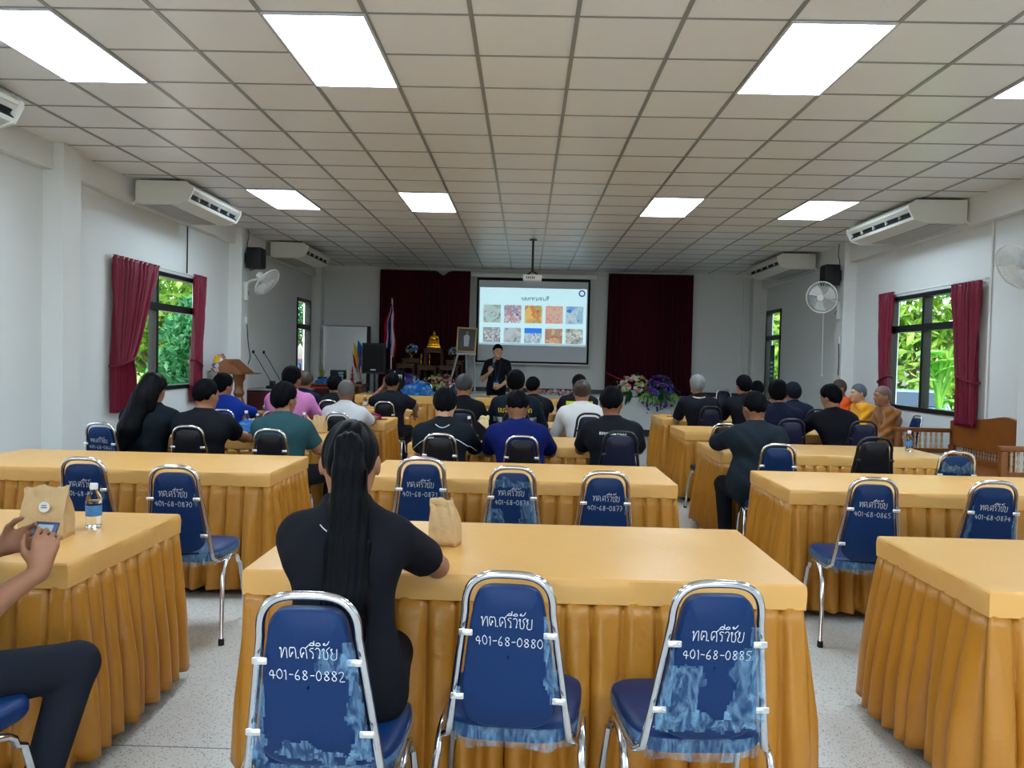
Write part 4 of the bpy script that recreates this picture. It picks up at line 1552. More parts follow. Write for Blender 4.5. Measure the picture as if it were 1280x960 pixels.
def person(label, pelvis, head_top, rot=0.0, hyaw=0.0, hpitch=0.0, hands=None, shirt=BLACK_SH, sleeve='short', hair='short', hair_mat=HAIR,
           skin=SKIN, pants=TROUSER, sw=.185, res=.010, name='person', female=False, poles=None, hand_dir=None, curl=.55, standing=False,
           robe=None, collar=True, hroll=0.0, sleeve_cut=.82, knees=None, ankles=None, seat_z=.52, bulk=1.0, face=True, group='seated audience', hand_spec=None, fold=.0028, elbows=None):
    px, py = pelvis
    sw = .165 + (sw - .185) * .5 if sw > .16 else sw
    root = thing(name, label, 'person', (px, py, 0), rot, group)
    Rw = np.array(Matrix.Rotation(rot, 3, 'Z'))

    def loc(p):
        p = np.array(p, float) - np.array([px, py, 0])
        return Rw.T @ p
    # --- head
    Rh = rotm(hyaw, hpitch, hroll)
    ht = loc(head_top)
    Hc = ht - Rh @ HL([0, 0, .128])

    def H(x, y, z):
        return Hc + Rh @ HL([x, y, z])
    pz = .95 if standing else seat_z
    Pl = HL([0, -.01, pz])
    N = Hc + HL([0, -.035, -.152]) + .35 * (Rh @ HL([0, -.01, -.0]))
    sp = unit(N - Pl)
    L = np.linalg.norm(N - Pl)
    right = HL([1, 0, 0])
    back = unit(np.cross(sp, right)) * -1          # points backward? fix sign below
    if back[1] > 0:
        back = -back
    Ch = Pl + sp * L * .66 + back * .025
    Wa = Pl + sp * L * .28 + back * .004
    Rt = np.stack([right, -back, sp], 1)
    b = bulk
    T = SDF()                                       # torso prims shared with the shirt
    T.ell(Pl + sp * .02, [.168 * b, .118 * b, .13], Rt, .05)
    T.ell(Wa, [(.145 if female else .157) * b, .106 * b, .17], Rt, .06)
    T.ell(Ch, [.160 * b if not female else .148 * b, .108 * b, .19], Rt, .06)
    ShL = N - sp * .075 - right * sw + back * .0
    ShR = N - sp * .075 + right * sw + back * .0
    T.cap(ShL + right * .02, ShR - right * .02, .060 * b, .060 * b, .06)
    T.cap(ShL + right * .05 - sp * .05 + back * .03, ShR - right * .05 - sp * .05 + back * .03, .07 * b, .07 * b, .06)
    T.cap(N + sp * .005, ShL + right * .035 + sp * .018, .050, .048 * b, .035)
    T.cap(N + sp * .005, ShR - right * .035 + sp * .018, .050, .048 * b, .035)
    # --- arms
    hands = hands or {}
    hw = {}
    arms = {}
    for s, key, S in ((-1, 'L', ShL), (1, 'R', ShR)):
        W = hands.get(key)
        W = loc(W) if W is not None else HL([s * .17, .42, .79])
        pole = HL([s * .5, -.40, -1.0]) if not poles or key not in poles else HL(poles[key])
        E, W = ik(S, W, .285, .255, pole)
        if elbows and key in elbows:
            E = loc(elbows[key])
        arms[key] = (S, E, W, s)
    A = SDF()
    for key, (S, E, W, s) in arms.items():
        A.cap(S, S + (E - S) * .45, .052 * b, .047 * b, .03).cap(S + (E - S) * .45, E, .047 * b, .038 * b, .03)
    Bd = SDF()
    Bd.p = list(T.p) + list(A.p)
    for key, (S, E, W, s) in arms.items():
        Bd.cap(E, E + (W - E) * .35, .038 * b, .040 * b, .02).cap(E + (W - E) * .35, W, .040 * b, .026, .02)
        d = unit(W - E)
        if hand_dir and key in hand_dir:
            d = unit(Rw.T @ HL(hand_dir[key]))
        hs = (hand_spec or {}).get(key, {})
        nrm = Rw.T @ HL(hs['nrm']) if 'nrm' in hs else HL([0, 0, -1.0])
        side = Rw.T @ HL(hs['side']) if 'side' in hs else HL([-s, .1, .25])
        add_hand(Bd, W, d, nrm, side, hs.get('curl', curl), hs.get('sc', 1.0), hs.get('spread', 1.0), hs.get('thumb', .3), hs.get('bends'))
    # --- neck & head
    Bd.cap(N - sp * .02, H(0, -.018, -.06), .058, .054, .03)
    Bd.ell(H(0, -.004, .012), [.081, .098, .113], Rh, .02)
    Bd.ell(H(0, .022, -.055), [.063, .070, .066], Rh, .035)
    if face:
        Bd.cap(H(0, .088, .018), H(0, .108, -.022), .009, .013, .012)        # nose
        Bd.cap(H(-.010, .098, -.026), H(.010, .098, -.026), .008, .008, .01)
        Bd.cap(H(-.040, .082, .030), H(.040, .082, .030), .012, .012, .02)    # brow
        Bd.cap(H(-.018, .084, -.058), H(.018, .084, -.058), .0095, .0095, .01)  # mouth
        Bd.ell(H(0, .076, -.095), [.026, .020, .018], Rh, .02)                # chin
        for s in (-1, 1):
            Bd.ell(H(s * .043, .060, -.018), [.022, .022, .022], Rh, .02)
    for s in (-1, 1):
        Re = Rh @ np.array(Matrix.Rotation(s * .35, 3, 'Z'))
        Bd.ell(H(s * .084, -.006, -.012), [.008, .019, .032], Re, .006)
    # --- legs
    Lg = SDF()
    if standing:
        for s in (-1, 1):
            Lg.cap(HL([s * .085, -.01, pz - .03]), HL([s * .10, .01, .50]), .084 * b, .056, .03).cap(HL([s * .10, .01, .50]), HL([s * .11, -.01, .09]), .054, .042, .03)
        feet = [(HL([s * .11, -.02, .04]), HL([s * .13, .14, .03])) for s in (-1, 1)]
    else:
        kn = knees or {}
        an = ankles or {}
        feet = []
        for s, key in ((-1, 'L'), (1, 'R')):
            K = loc(kn[key]) if key in kn else HL([s * .20, .345, seat_z - .015])
            Hp = HL([s * .09, .0, pz - .01])
            Ak = loc(an[key]) if key in an else HL([s * .15, .17, .095])
            Lg.cap(Hp, K, .082 * b, .058, .03).cap(K, Ak, .056, .040, .02)
            feet.append((Ak + HL([0, -.02, -.05]), Ak + HL([s * .02, .13, -.058])))
    Bd.p += Lg.p
    for a_, b_ in feet:
        Bd.cap(a_ + HL([0, 0, .02]), b_, .032, .026, .02)
    lo, hi = Bd.bounds()
    lo[2] = max(lo[2], .0)
    V, Q = mesh_sdf(Bd, lo, hi, res)
    np_mesh('body', V, Q, skin, root)
    f = Figure()
    f.root, f.H, f.N, f.sp, f.back, f.Rh, f.loc, f.Rw, f.arms, f.right, f.T = root, H, N, sp, back, Rh, loc, Rw, arms, right, T
    # --- trousers and shoes
    if pants is not None:
        Pt = SDF()
        Pt.ell(Pl + sp * .02, [.172 * b, .122 * b, .12], Rt, .04)
        Pt.p += Lg.p

        def pfn(X):
            return np.maximum(Pt(X) - .011, .085 - X[:, 2])
        lo, hi = Pt.bounds()
        V, Q = mesh_sdf(pfn, lo - .02, hi + .02, max(res, .009))
        np_mesh('trousers', V, Q, pants, root)
        for a_, b_ in feet:
            Sh = SDF().cap(a_ + HL([0, -.01, .005]), b_ + HL([0, .02, 0]), .042, .036, .02).cap(a_ + HL([0, 0, .05]), a_, .045, .045, .02)
            lo, hi = Sh.bounds()
            V, Q = mesh_sdf(lambda X: np.maximum(Sh(X), .004 - X[:, 2]), lo, hi, .010)
            np_mesh('shoe', V, Q, SHOE, root)
    # --- shirt
    if robe is None:
        Sx = SDF()
        Sx.p = list(T.p)
        cuts = []
        for key, (S, E, W, s) in arms.items():
            if sleeve == 'short':
                e = S + (E - S) * sleeve_cut
                cuts.append((S, unit(E - S), e, .082))
                Sx.cap(S, S + (E - S) * .95, .060 * b, .054 * b, .03)
            elif sleeve == 'long':
                Sx.cap(S, E, .058 * b, .047 * b, .03).cap(E, E + (W - E) * .95, .047 * b, .033, .02)
                cuts.append((E, unit(W - E), E + (W - E) * .93, .06))
                if s > 0 and not female:
                    Sx.ell(Pl + sp * .03, [.185 * b, .140 * b, .20], Rt, .05)
        if collar:
            Sx.cap(N - sp * .03, N + sp * .050 + HL([0, -.002, 0]), .067, .062, .02)
        ph = RNG.uniform(0, 6, 6)
        ncut = N + sp * .056

        def sfn(X):
            d = Sx(X) - .010
            if fold:
                q = X @ Rt
                w = np.sin(q[:, 2] * 38 + 5 * np.sin(q[:, 0] * 9 + ph[0]) + ph[1]) * np.sin(q[:, 0] * 17 + ph[2]) + .7 * np.sin(q[:, 0] * 30 + q[:, 2] * 22 + ph[3]) * np.sin(q[:, 2] * 11 + ph[4])
                d = d + fold * w
            for A0, ax, e, rr_ in cuts:
                along = (X - e) @ ax
                rel = X - A0
                perp = np.linalg.norm(rel - ((rel @ ax))[:, None] * ax, axis=1)
                d = np.where((perp < rr_) & (along > -.06), np.maximum(d, along), d)
            d = np.maximum(d, (X - ncut) @ sp)
            return np.maximum(d, (pz - (.17 if sleeve == 'long' else .13)) - X[:, 2])
        f.sfn = sfn
        lo, hi = Sx.bounds()
        V, Q = mesh_sdf(sfn, lo - .025, hi + .025, res)
        f.shirt = np_mesh('jacket' if sleeve == 'long' else 'shirt', V, Q, shirt, root)
    else:
        f.shirt = None
    # --- hair
    hs = SDF()
    hs.ell(H(0, -.006, .016), [.090, .108, .117], Rh, .02)
    ph2 = RNG.uniform(0, 6, 4)
    if hair in ('short', 'fade', 'cap', 'bob', 'bun', 'long', 'pony', 'crew', 'shaved'):
        thick = {'short': .008, 'fade': .005, 'crew': .000, 'shaved': -.0025, 'cap': .012, 'bob': .010, 'bun': .004, 'long': .008, 'pony': -.004}[hair]
        if hair == 'bun':
            hs.ell(H(0, -.10, .03), [.045, .038, .042], Rh, .02)
        pts = (-.100, -.116) if hair not in ('fade', 'crew', 'shaved') else (-.100, -.100)
        front = (.085, .062)
        if hair in ('bob', 'pony', 'bun', 'long'):
            pts, front = (-.100, -.085), (.090, .075)
        tang = HL([0, front[0] - pts[0], front[1] - pts[1]])
        nn = unit(HL([0, -tang[2], tang[1]]))
        o0 = HL([0, pts[0], pts[1]])

        def hfn(X):
            q = (X - Hc) @ Rh
            d = hs(X) - thick
            az = np.arctan2(q[:, 0], q[:, 1])
            if hair not in ('shaved', 'crew'):
                d = d - .0028 * np.sin(9 * az + ph2[0] + 25 * q[:, 2]) - .0015 * np.sin(23 * az + 40 * q[:, 2] + ph2[1])
            ab = (q - o0) @ nn
            d = d + np.clip(.045 - ab, 0, .06) * (.22 if hair not in ('long', 'pony', 'bun', 'bob', 'shaved') else .05)
            if hair == 'fade':
                d = d + np.clip((.02 - q[:, 2]) * .12, 0, .010)
            if hair == 'short':
                d = d - np.clip(q[:, 2] - .02, 0, .1) * .07
            wob = .003 * np.sin(14 * az + ph2[2]) if hair != 'shaved' else 0
            cut = -((q - o0) @ nn) + wob
            # bare skin around the ears
            ear = .030 - np.sqrt((q[:, 1] - .004) ** 2 + (q[:, 2] + .022) ** 2)
            if hair not in ('bob', 'long', 'pony', 'bun'):
                cut = np.maximum(cut, np.where(np.abs(q[:, 0]) > .05, ear, -1))
            return np.maximum(d, cut)
        lo, hi = hs.bounds()
        V, Q = mesh_sdf(hfn, lo - .02, hi + .02, min(res, .007))
        f.hair = np_mesh('hair' if hair != 'cap' else 'cap', V, Q, hair_mat, root)
    # --- eyes and lips
    if face:
        for s in (-1, 1):
            c = H(s * .031, .0775, .010)
            MB().ball(tuple(c), .0115, 10).build('eye', EYE_W, root).data
            MB().ball(tuple(H(s * .031, .0840, .010)), .0062, 8).build('iris', EYE_B, root)
    return f


def extra(f, sdf, name, m, res, k=None, fn=None):
    lo, hi = sdf.bounds()
    V, Q = mesh_sdf(fn or sdf, lo - .01, hi + .01, res)
    return np_mesh(name, V, Q, m, f.root)


def march(f, origin, direction, n=60, dist=.5):
    """distance along a ray to the shirt surface"""
    t = np.zeros(len(origin))
    for _ in range(n):
        d = f.sfn(origin + t[:, None] * direction)
        t = np.minimum(t + np.clip(d, -.02, .08) * .7, dist)
    return origin + t[:, None] * direction, t < dist * .98


def on_back(f, polylines, m, name, r=.003, off=.002, n=4):
    """draw strokes (x, z local to the neck base) on the rear of a shirt"""
    mb = MB()
    for l in polylines:
        o = np.array([f.N + f.right * x + HL([0, -.32, z]) for x, z in l])
        P, ok = march(f, o, HL([0, 1.0, 0]))
        if not ok.all():
            continue
        P = P + HL([0, -off, 0])
        mb.tube([tuple(p) for p in P], r, n=n)
    return mb.build(name, m, f.shirt, smooth=True)


def back_patch(f, x0, x1, z0, z1, m, name, off=.0035):
    mb = MB()
    nu, nv = 10, 5
    o = np.array([f.N + f.right * (x0 + (x1 - x0) * i / (nu - 1)) + HL([0, -.32, z0 + (z1 - z0) * j / (nv - 1)]) for j in range(nv) for i in range(nu)])
    P, ok = march(f, o, HL([0, 1.0, 0]))
    P = P + HL([0, -off, 0])
    fs = [(j * nu + i, j * nu + i + 1, (j + 1) * nu + i + 1, (j + 1) * nu + i) for j in range(nv - 1) for i in range(nu - 1)]
    mb.add([tuple(p) for p in P], fs)
    return mb.build(name, m, f.shirt, angle=None)


def on_table(x, y, lx, rx, h=.77):
    """hands resting on the table edge"""
    return {'L': (x - lx, y, h), 'R': (x + rx, y, h)}


# ---- nearest: woman with a long ponytail
f = person('woman in a black short-sleeved top with a hip-length ponytail, seated at the nearest table', (-.49, 2.22), (-.53, 2.42, 1.275), rot=0, hyaw=math.radians(6), hpitch=math.radians(-8),
           hands={'L': (-.62, 2.76, .80), 'R': (-.42, 2.84, .785)}, shirt=BLACK_SH, hair='pony', hair_mat=HAIR_LONG, sleeve_cut=.70, bulk=.94, sw=.142, res=.0065, female=True, skin=SKIN,
           elbows={'R': (-.275, 2.585, .785), 'L': (-.615, 2.50, .80)}, knees={'R': (-.42, 2.57, .50), 'L': (-.58, 2.57, .50)}, ankles={'R': (-.42, 2.36, .095), 'L': (-.58, 2.36, .095)}, face=False, group=None)
H = f.H
pn = SDF()
tie = H(.005, -.118, .055)
pts = [H(.005, -.10, .058), H(.008, -.135, .045), H(.012, -.150, -.03), H(.015, -.150, -.12), H(.018, -.16, -.24), H(.02, -.19, -.38), H(.02, -.20, -.52), H(.01, -.19, -.64), H(.0, -.175, -.70)]
rs_ = [.020, .032, .038, .043, .050, .056, .052, .036, .016]
for i in range(len(pts) - 1):
    for dx, kk in ((-.018, .8), (.018, .85), (0, 1)):
        o_ = HL([dx * min(1, i * .4), 0, 0])
        pn.cap(pts[i] + o_, pts[i + 1] + HL([dx * min(1, (i + 1) * .4), 0, 0]), rs_[i] * kk, rs_[i + 1] * kk, .02)


def pfn_(X, pn=pn, f=f):
    d = pn(X)
    return d + .0028 * np.sin(X[:, 0] * 330 + 2 * np.sin(X[:, 2] * 7)) + .0015 * np.sin(X[:, 0] * 700 + X[:, 2] * 5)


ptl = extra(f, pn, 'ponytail', HAIR_LONG, .005, fn=pfn_)
MB().tube([tuple(tie + f.Rh @ HL([.026 * math.cos(a), 0.0 + .012 * math.sin(a), .030 * math.sin(a)])) for a in [2 * PI * i / 14 for i in range(14)]], .007, n=6, closed=True).build('hair_tie', BLACK_SH, f.root)
on_back(f, [[(-.05 + .1 * i / 12, -.012 - .018 * (1 - ((i - 6) / 6) ** 2)) for i in range(13)]], cloth('white collar edge', rgb(215, 215, 220)), 'collar_edge', r=.0022)

# ---- left edge: man holding a phone, mostly out of frame
f = person('man in black with jeans at the left edge, holding a phone in both hands', (-1.77, 2.12), (-1.74, 2.30, 1.29), rot=math.radians(-6), hpitch=math.radians(-22),
           hands={'L': (-1.655, 2.47, .835), 'R': (-1.480, 2.395, .785)}, elbows={'R': (-1.60, 2.20, .665), 'L': (-1.90, 2.24, .72)}, sleeve_cut=.66, res=.0065, skin=SKIN, pants=JEANS,
           knees={'R': (-1.40, 2.455, .475), 'L': (-1.85, 2.5, .49)}, ankles={'R': (-1.44, 2.30, .095), 'L': (-1.84, 2.30, .095)}, group=None,
           hand_dir={'L': (.80, .15, .30), 'R': (.02, .30, .90)}, hand_spec={'L': {'nrm': (.40, -.60, -.10), 'side': (-.2, .1, 1), 'curl': .50, 'thumb': .15, 'sc': 1.0}, 'R': {'nrm': (-.45, .85, .1), 'side': (-.85, -.25, .35), 'curl': .75, 'thumb': .1, 'sc': 1.02}})
PH = thing('phone', 'small phone held upright in the hands of the man at the left edge', 'phone', (-1.508, 2.470, .900), math.radians(-6))
MP = Matrix.Rotation(math.radians(-30), 4, 'X')
MB().rbox(-.040, .040, -.0045, .0045, -.022, .022, r=.003, M=MP).build('phone_body', mat('slate phone body', rgb(60, 74, 110), rough=.3), PH)
MB().box(-.026, .026, -.0052, -.0044, -.012, .012, M=MP).build('phone_screen', mat('pale phone screen', rgb(170, 190, 205), rough=.15), PH, smooth=False)

# ---- left block, row before the blue bag
f = person('woman in a dark jacket with long loose black hair, by the left wall', (-3.06, 6.34), (-3.02, 6.42, 1.285), rot=0, hyaw=math.radians(-8), hpitch=math.radians(-10), hands={'L': (-3.2, 6.80, .80), 'R': (-2.78, 6.76, .79)},
           shirt=cloth('black blazer cloth', rgb(18, 26, 34)), sleeve='long', hair='long', hair_mat=HAIR_LONG, sw=.205, res=.009, female=True, bulk=1.08, face=False)
lh = SDF()
H = f.H
lh.cap(H(0, -.04, .05), H(-.02, -.11, -.10), .085, .085, .03)
lh.cap(H(-.02, -.10, -.08), H(-.06, -.17, -.34), .085, .088, .03).cap(H(-.06, -.17, -.34), H(-.10, -.19, -.52), .085, .04, .03)
lh.cap(H(.04, -.06, .0), H(.05, -.09, -.17), .05, .035, .03).cap(H(-.05, -.06, .0), H(-.12, -.14, -.30), .05, .05, .03)
extra(f, lh, 'loose_hair', HAIR_LONG, .008, fn=lambda X, lh=lh: lh(X) + .002 * np.sin(X[:, 0] * 190 + 3 * np.sin(X[:, 2] * 6)))
f = person('man in a black polo with neat short hair, left block, by the crumpled blue bag', (-2.57, 6.24), (-2.55, 6.30, 1.255), hyaw=math.radians(-24), hpitch=math.radians(-4), hands={'L': (-2.72, 6.8, .79), 'R': (-2.28, 6.66, .74)},
           elbows={'R': (-2.34, 6.42, .80)}, shirt=BLACK_SH, hair='fade', sw=.215, res=.009, bulk=1.12)
f = person('man in a teal green short-sleeved shirt turned slightly right, left block', (-1.90, 6.18), (-1.92, 6.32, 1.235), hyaw=math.radians(-30), hpitch=math.radians(-6), hands={'L': (-2.15, 6.8, .79), 'R': (-1.70, 6.60, .68)},
           elbows={'R': (-1.66, 6.32, .72)}, shirt=cloth('teal green cotton', rgb(42, 76, 82)), hair='short', sw=.205, res=.009, bulk=1.1, knees={'R': (-1.58, 6.56, .50)}, ankles={'R': (-1.60, 6.38, .095)})
# ---- middle block, row with small brown bag
f = person('man in black with thin white piping looking down, middle block', (-.63, 6.16), (-.64, 6.38, 1.215), hpitch=math.radians(-20), hands={'L': (-.80, 6.74, .79), 'R': (-.42, 6.74, .79)},
           shirt=cloth('black sports polo', rgb(20, 26, 34)), hair='short', sw=.205, res=.009, bulk=1.08, skin=SKIN_L)
WH = cloth('white piping', rgb(225, 228, 230))
on_back(f, [[(-.26 + .20 * i / 14, -.215 + .125 * math.sin(PI / 2 * i / 14)) for i in range(15)], [(.06 + .20 * i / 14, -.09 - .125 * (1 - math.cos(PI / 2 * i / 14))) for i in range(15)],
            [(-.055 + .11 * i / 12, .008 - .022 * math.sin(PI * i / 12)) for i in range(13)]], WH, 'white_piping', r=.0035)
f = person('man in a royal blue polo with head bowed, middle block', (-.01, 6.16), (-.06, 6.40, 1.21), hpitch=math.radians(-28), hands={'L': (-.24, 6.74, .79), 'R': (.20, 6.74, .79)},
           shirt=cloth('royal blue polo', rgb(14, 26, 88)), hair='fade', sw=.215, res=.009, bulk=1.13, skin=SKIN_D)
f = person('man in a black polo with a line of white lettering across the back', (.70, 6.20), (.69, 6.30, 1.275), hyaw=math.radians(-16), hpitch=math.radians(-6), hands={'L': (.50, 6.72, .78), 'R': (.92, 6.72, .78)},
           elbows={'L': (.46, 6.40, .76)}, shirt=BLACK_SH, hair='fade', sw=.205, res=.009, bulk=1.1, skin=SKIN_D)
on_back(f, text_strokes(list('ROYAL THAI POLICE'), .020, .0, -.085, width=.21), cloth('white lettering cloth', rgb(225, 226, 228)), 'lettering', r=.0022)
# ---- right aisle
f = person('man in a dark jacket turned left, seated in the right aisle', (1.80, 6.14), (1.80, 6.30, 1.26), rot=math.radians(14), hyaw=math.radians(2), hpitch=math.radians(-14), hands={'L': (1.62, 6.72, .80), 'R': (1.96, 6.70, .80)},
           elbows={'L': (1.57, 6.45, .84)}, shirt=CHAR_SH, sleeve='long', hair='fade', sw=.225, knees={'L': (1.615, 6.40, .51), 'R': (1.90, 6.42, .51)}, ankles={'L': (1.60, 6.20, .095), 'R': (1.90, 6.25, .095)}, res=.009, bulk=1.2, skin=SKIN_D, fold=.006)
# ---- fourth row, left
BLUE_SH = cloth('bright blue cotton', rgb(24, 52, 150))
f = person('man in a bright blue shirt sitting before the lectern', (-3.02, 8.12), (-3.15, 8.24, 1.245), hyaw=math.radians(-28), hpitch=math.radians(-8), hands={'L': (-3.2, 8.74, .79), 'R': (-2.80, 8.74, .79)}, shirt=BLUE_SH, hair='short', res=.010)
f = person('man in a pink shirt leaning forward, left block', (-2.47, 8.14), (-2.47, 8.36, 1.335), hyaw=math.radians(-24), hpitch=math.radians(-4), hands={'L': (-2.70, 8.74, .79), 'R': (-2.26, 8.74, .79)}, shirt=cloth('pink cotton', rgb(222, 140, 200)), hair='short', sw=.225, res=.010, bulk=1.15, skin=SKIN_D)
f = person('man in a white shirt with cropped greying hair, left block', (-1.86, 8.12), (-1.88, 8.32, 1.215), hpitch=math.radians(-14), hands={'L': (-2.05, 8.74, .79), 'R': (-1.66, 8.74, .79)}, shirt=cloth('white cotton', rgb(222, 224, 230)), hair='crew', hair_mat=HAIR_GREY, res=.010, skin=SKIN_D, sw=.2)
f = person('person in navy with brown hair, seated just ahead of the pink shirt', (-2.94, 10.10), (-2.86, 10.26, 1.255), hpitch=math.radians(-10), hands={'L': (-3.10, 10.74, .79), 'R': (-2.78, 10.74, .79)}, shirt=NAVY_SH, hair='bob', hair_mat=HAIR_BROWN, res=.011, female=True)
on_back(f, [[(-.12 + .24 * i / 8, -.10 + .005 * math.sin(i)) for i in range(9)]], WH, 'white_stripe', r=.006)
f = person('dark-haired person in black just ahead of the white shirted man', (-2.44, 10.16), (-2.48, 10.30, 1.205), hpitch=math.radians(-12), hands={'L': (-2.60, 10.76, .79), 'R': (-2.28, 10.76, .79)}, shirt=BLACK_SH, hair='short', res=.011)
f = person('man in a black polo resting his left hand by his ear', (-1.74, 10.14), (-1.72, 10.22, 1.265), hpitch=math.radians(-6), hands={'L': (-1.84, 10.34, 1.10), 'R': (-1.44, 10.42, .74)}, elbows={'L': (-2.00, 10.30, .88), 'R': (-1.42, 10.24, .84)}, hand_dir={'L': (.2, -.1, 1)},
           shirt=BLACK_SH, hair='fade', res=.010, skin=SKIN_D, sw=.21, bulk=1.1)
# ---- fourth row, middle
f = person('man in black with grey-flecked hair, middle block, before the easel', (-.62, 8.22), (-.65, 8.40, 1.30), hpitch=math.radians(-8), hands={'L': (-.8, 8.62, .79), 'R': (-.44, 8.62, .79)}, shirt=BLACK_SH, hair='fade', hair_mat=HAIR_SALT, res=.010, sw=.185)
f = person('man in a dark vest with silver reflective bands and yellow letters on the back', (-.08, 8.18), (-.10, 8.32, 1.355), hyaw=math.radians(-8), hands={'L': (-.34, 8.64, .79), 'R': (.16, 8.64, .79)}, shirt=cloth('navy work vest', rgb(22, 32, 44)), sleeve='long', hair='short', res=.010, sw=.225, bulk=1.15)
SILV = mat('silver reflective band', rgb(186, 194, 200), rough=.3, var=.05)
YEL = cloth('yellow lettering', rgb(232, 190, 60))
back_patch(f, -.225, -.13, -.250, -.195, SILV, 'reflective_band')
back_patch(f, .13, .225, -.250, -.195, SILV, 'reflective_band')
on_back(f, text_strokes(['kho', 'bo', 'ja'], .045, -.125, -.145, width=.10) + text_strokes(['na', 'tho', 'ko'], .045, .125, -.145, width=.10), YEL, 'lettering', r=.0045)
f = person('woman in a white blouse with brown hair in a bun, middle block', (.62, 8.20), (.60, 8.36, 1.27), hpitch=math.radians(-14), hyaw=math.radians(-6), hands={'L': (.40, 8.64, .79), 'R': (.82, 8.64, .79)}, shirt=cloth('white blouse cotton', rgb(236, 236, 238)), sleeve='long', hair='bun', hair_mat=HAIR_BROWN, res=.010, female=True, sw=.215, bulk=1.15, face=False)
# ---- fifth row, middle
f = person('man in black seated just ahead of the vest with silver bands', (.14, 10.12), (.10, 10.26, 1.255), hyaw=math.radians(-20), hands={'L': (-.05, 10.8, .79), 'R': (.35, 10.8, .79)}, shirt=BLACK_SH, hair='fade', res=.011, sw=.205, bulk=1.1)
f = person('man in black with yellow-green shoulder panels, ahead of the white blouse', (.66, 10.12), (.69, 10.22, 1.30), hyaw=math.radians(12), hands={'L': (.45, 10.8, .79), 'R': (.85, 10.8, .79)}, shirt=BLACK_SH, hair='fade', res=.011, sw=.21, bulk=1.1)
YG = cloth('yellow green panel', rgb(196, 216, 60))
back_patch(f, -.17, -.05, -.16, -.055, YG, 'shoulder_panel')
back_patch(f, .06, .17, -.16, -.055, YG, 'shoulder_panel')
# ---- right block
f = person('man with silver-white hair in black, seated before the stage flowers', (2.26, 10.02), (2.19, 10.14, 1.325), hpitch=math.radians(-4), hands={'L': (2.02, 10.46, .79), 'R': (2.46, 10.46, .79)}, shirt=BLACK_SH, hair='short', hair_mat=HAIR_WHITE, res=.011, sw=.215, bulk=1.12)
on_back(f, [[(-.075 + .15 * i / 12, .012 - .012 * math.sin(PI * i / 12)) for i in range(13)]], cloth('pale collar band', rgb(200, 180, 170)), 'collar_band', r=.010)
f = person('dark-haired man in black, right of the silver-haired man', (2.80, 9.96), (2.77, 10.12, 1.335), hyaw=math.radians(12), hpitch=math.radians(-4), hands={'L': (2.55, 10.46, .79), 'R': (3.0, 10.46, .79)}, shirt=BLACK_SH, hair='short', res=.011, sw=.215, bulk=1.12)
f = person('dark-haired man in navy, right block, nearest behind the plastic bag', (2.62, 8.04), (2.60, 8.20, 1.32), hyaw=math.radians(-14), hands={'L': (2.4, 8.55, .79), 'R': (2.82, 8.55, .79)}, shirt=NAVY_SH, hair='short', res=.010, sw=.205, bulk=1.1)
f = person('man in a dark cap and navy shirt, right block', (3.44, 9.98), (3.40, 10.14, 1.265), hyaw=math.radians(14), hands={'L': (3.2, 10.46, .79), 'R': (3.62, 10.46, .79)}, shirt=NAVY_SH, hair='cap', hair_mat=cloth('dark cap cloth', rgb(20, 26, 40)), res=.011, sw=.21, bulk=1.1, sleeve='long')
cp_ = SDF().ell(f.H(0, .10, .045), [.062, .07, .010], f.Rh, .01)
extra(f, cp_, 'cap_brim', MATS['dark cap cloth'], .008)
f = person('man in black with thick hair, leaning left beside the monks', (3.24, 8.06), (3.12, 8.22, 1.28), rot=math.radians(10), hyaw=math.radians(26), hpitch=math.radians(-16), hands={'L': (3.0, 8.60, .79), 'R': (3.42, 8.60, .79)}, elbows={'L': (2.92, 8.36, .82)}, shirt=BLACK_SH, sleeve='long', hair='short', res=.010, sw=.215, bulk=1.15)
f = person('dark-haired person half hidden beyond the far right table', (3.46, 11.98), (3.50, 12.05, 1.225), hpitch=math.radians(-14), hands={'L': (3.3, 12.3, .62), 'R': (3.62, 12.3, .62)}, shirt=BLACK_SH, hair='short', res=.012, sw=.17)
chair('black-framed chair of the half hidden person beyond the far right table', 3.46, 11.86, 0, frame=BLACKTUBE, pad=DNAVY, scale=1.06, seed=49)


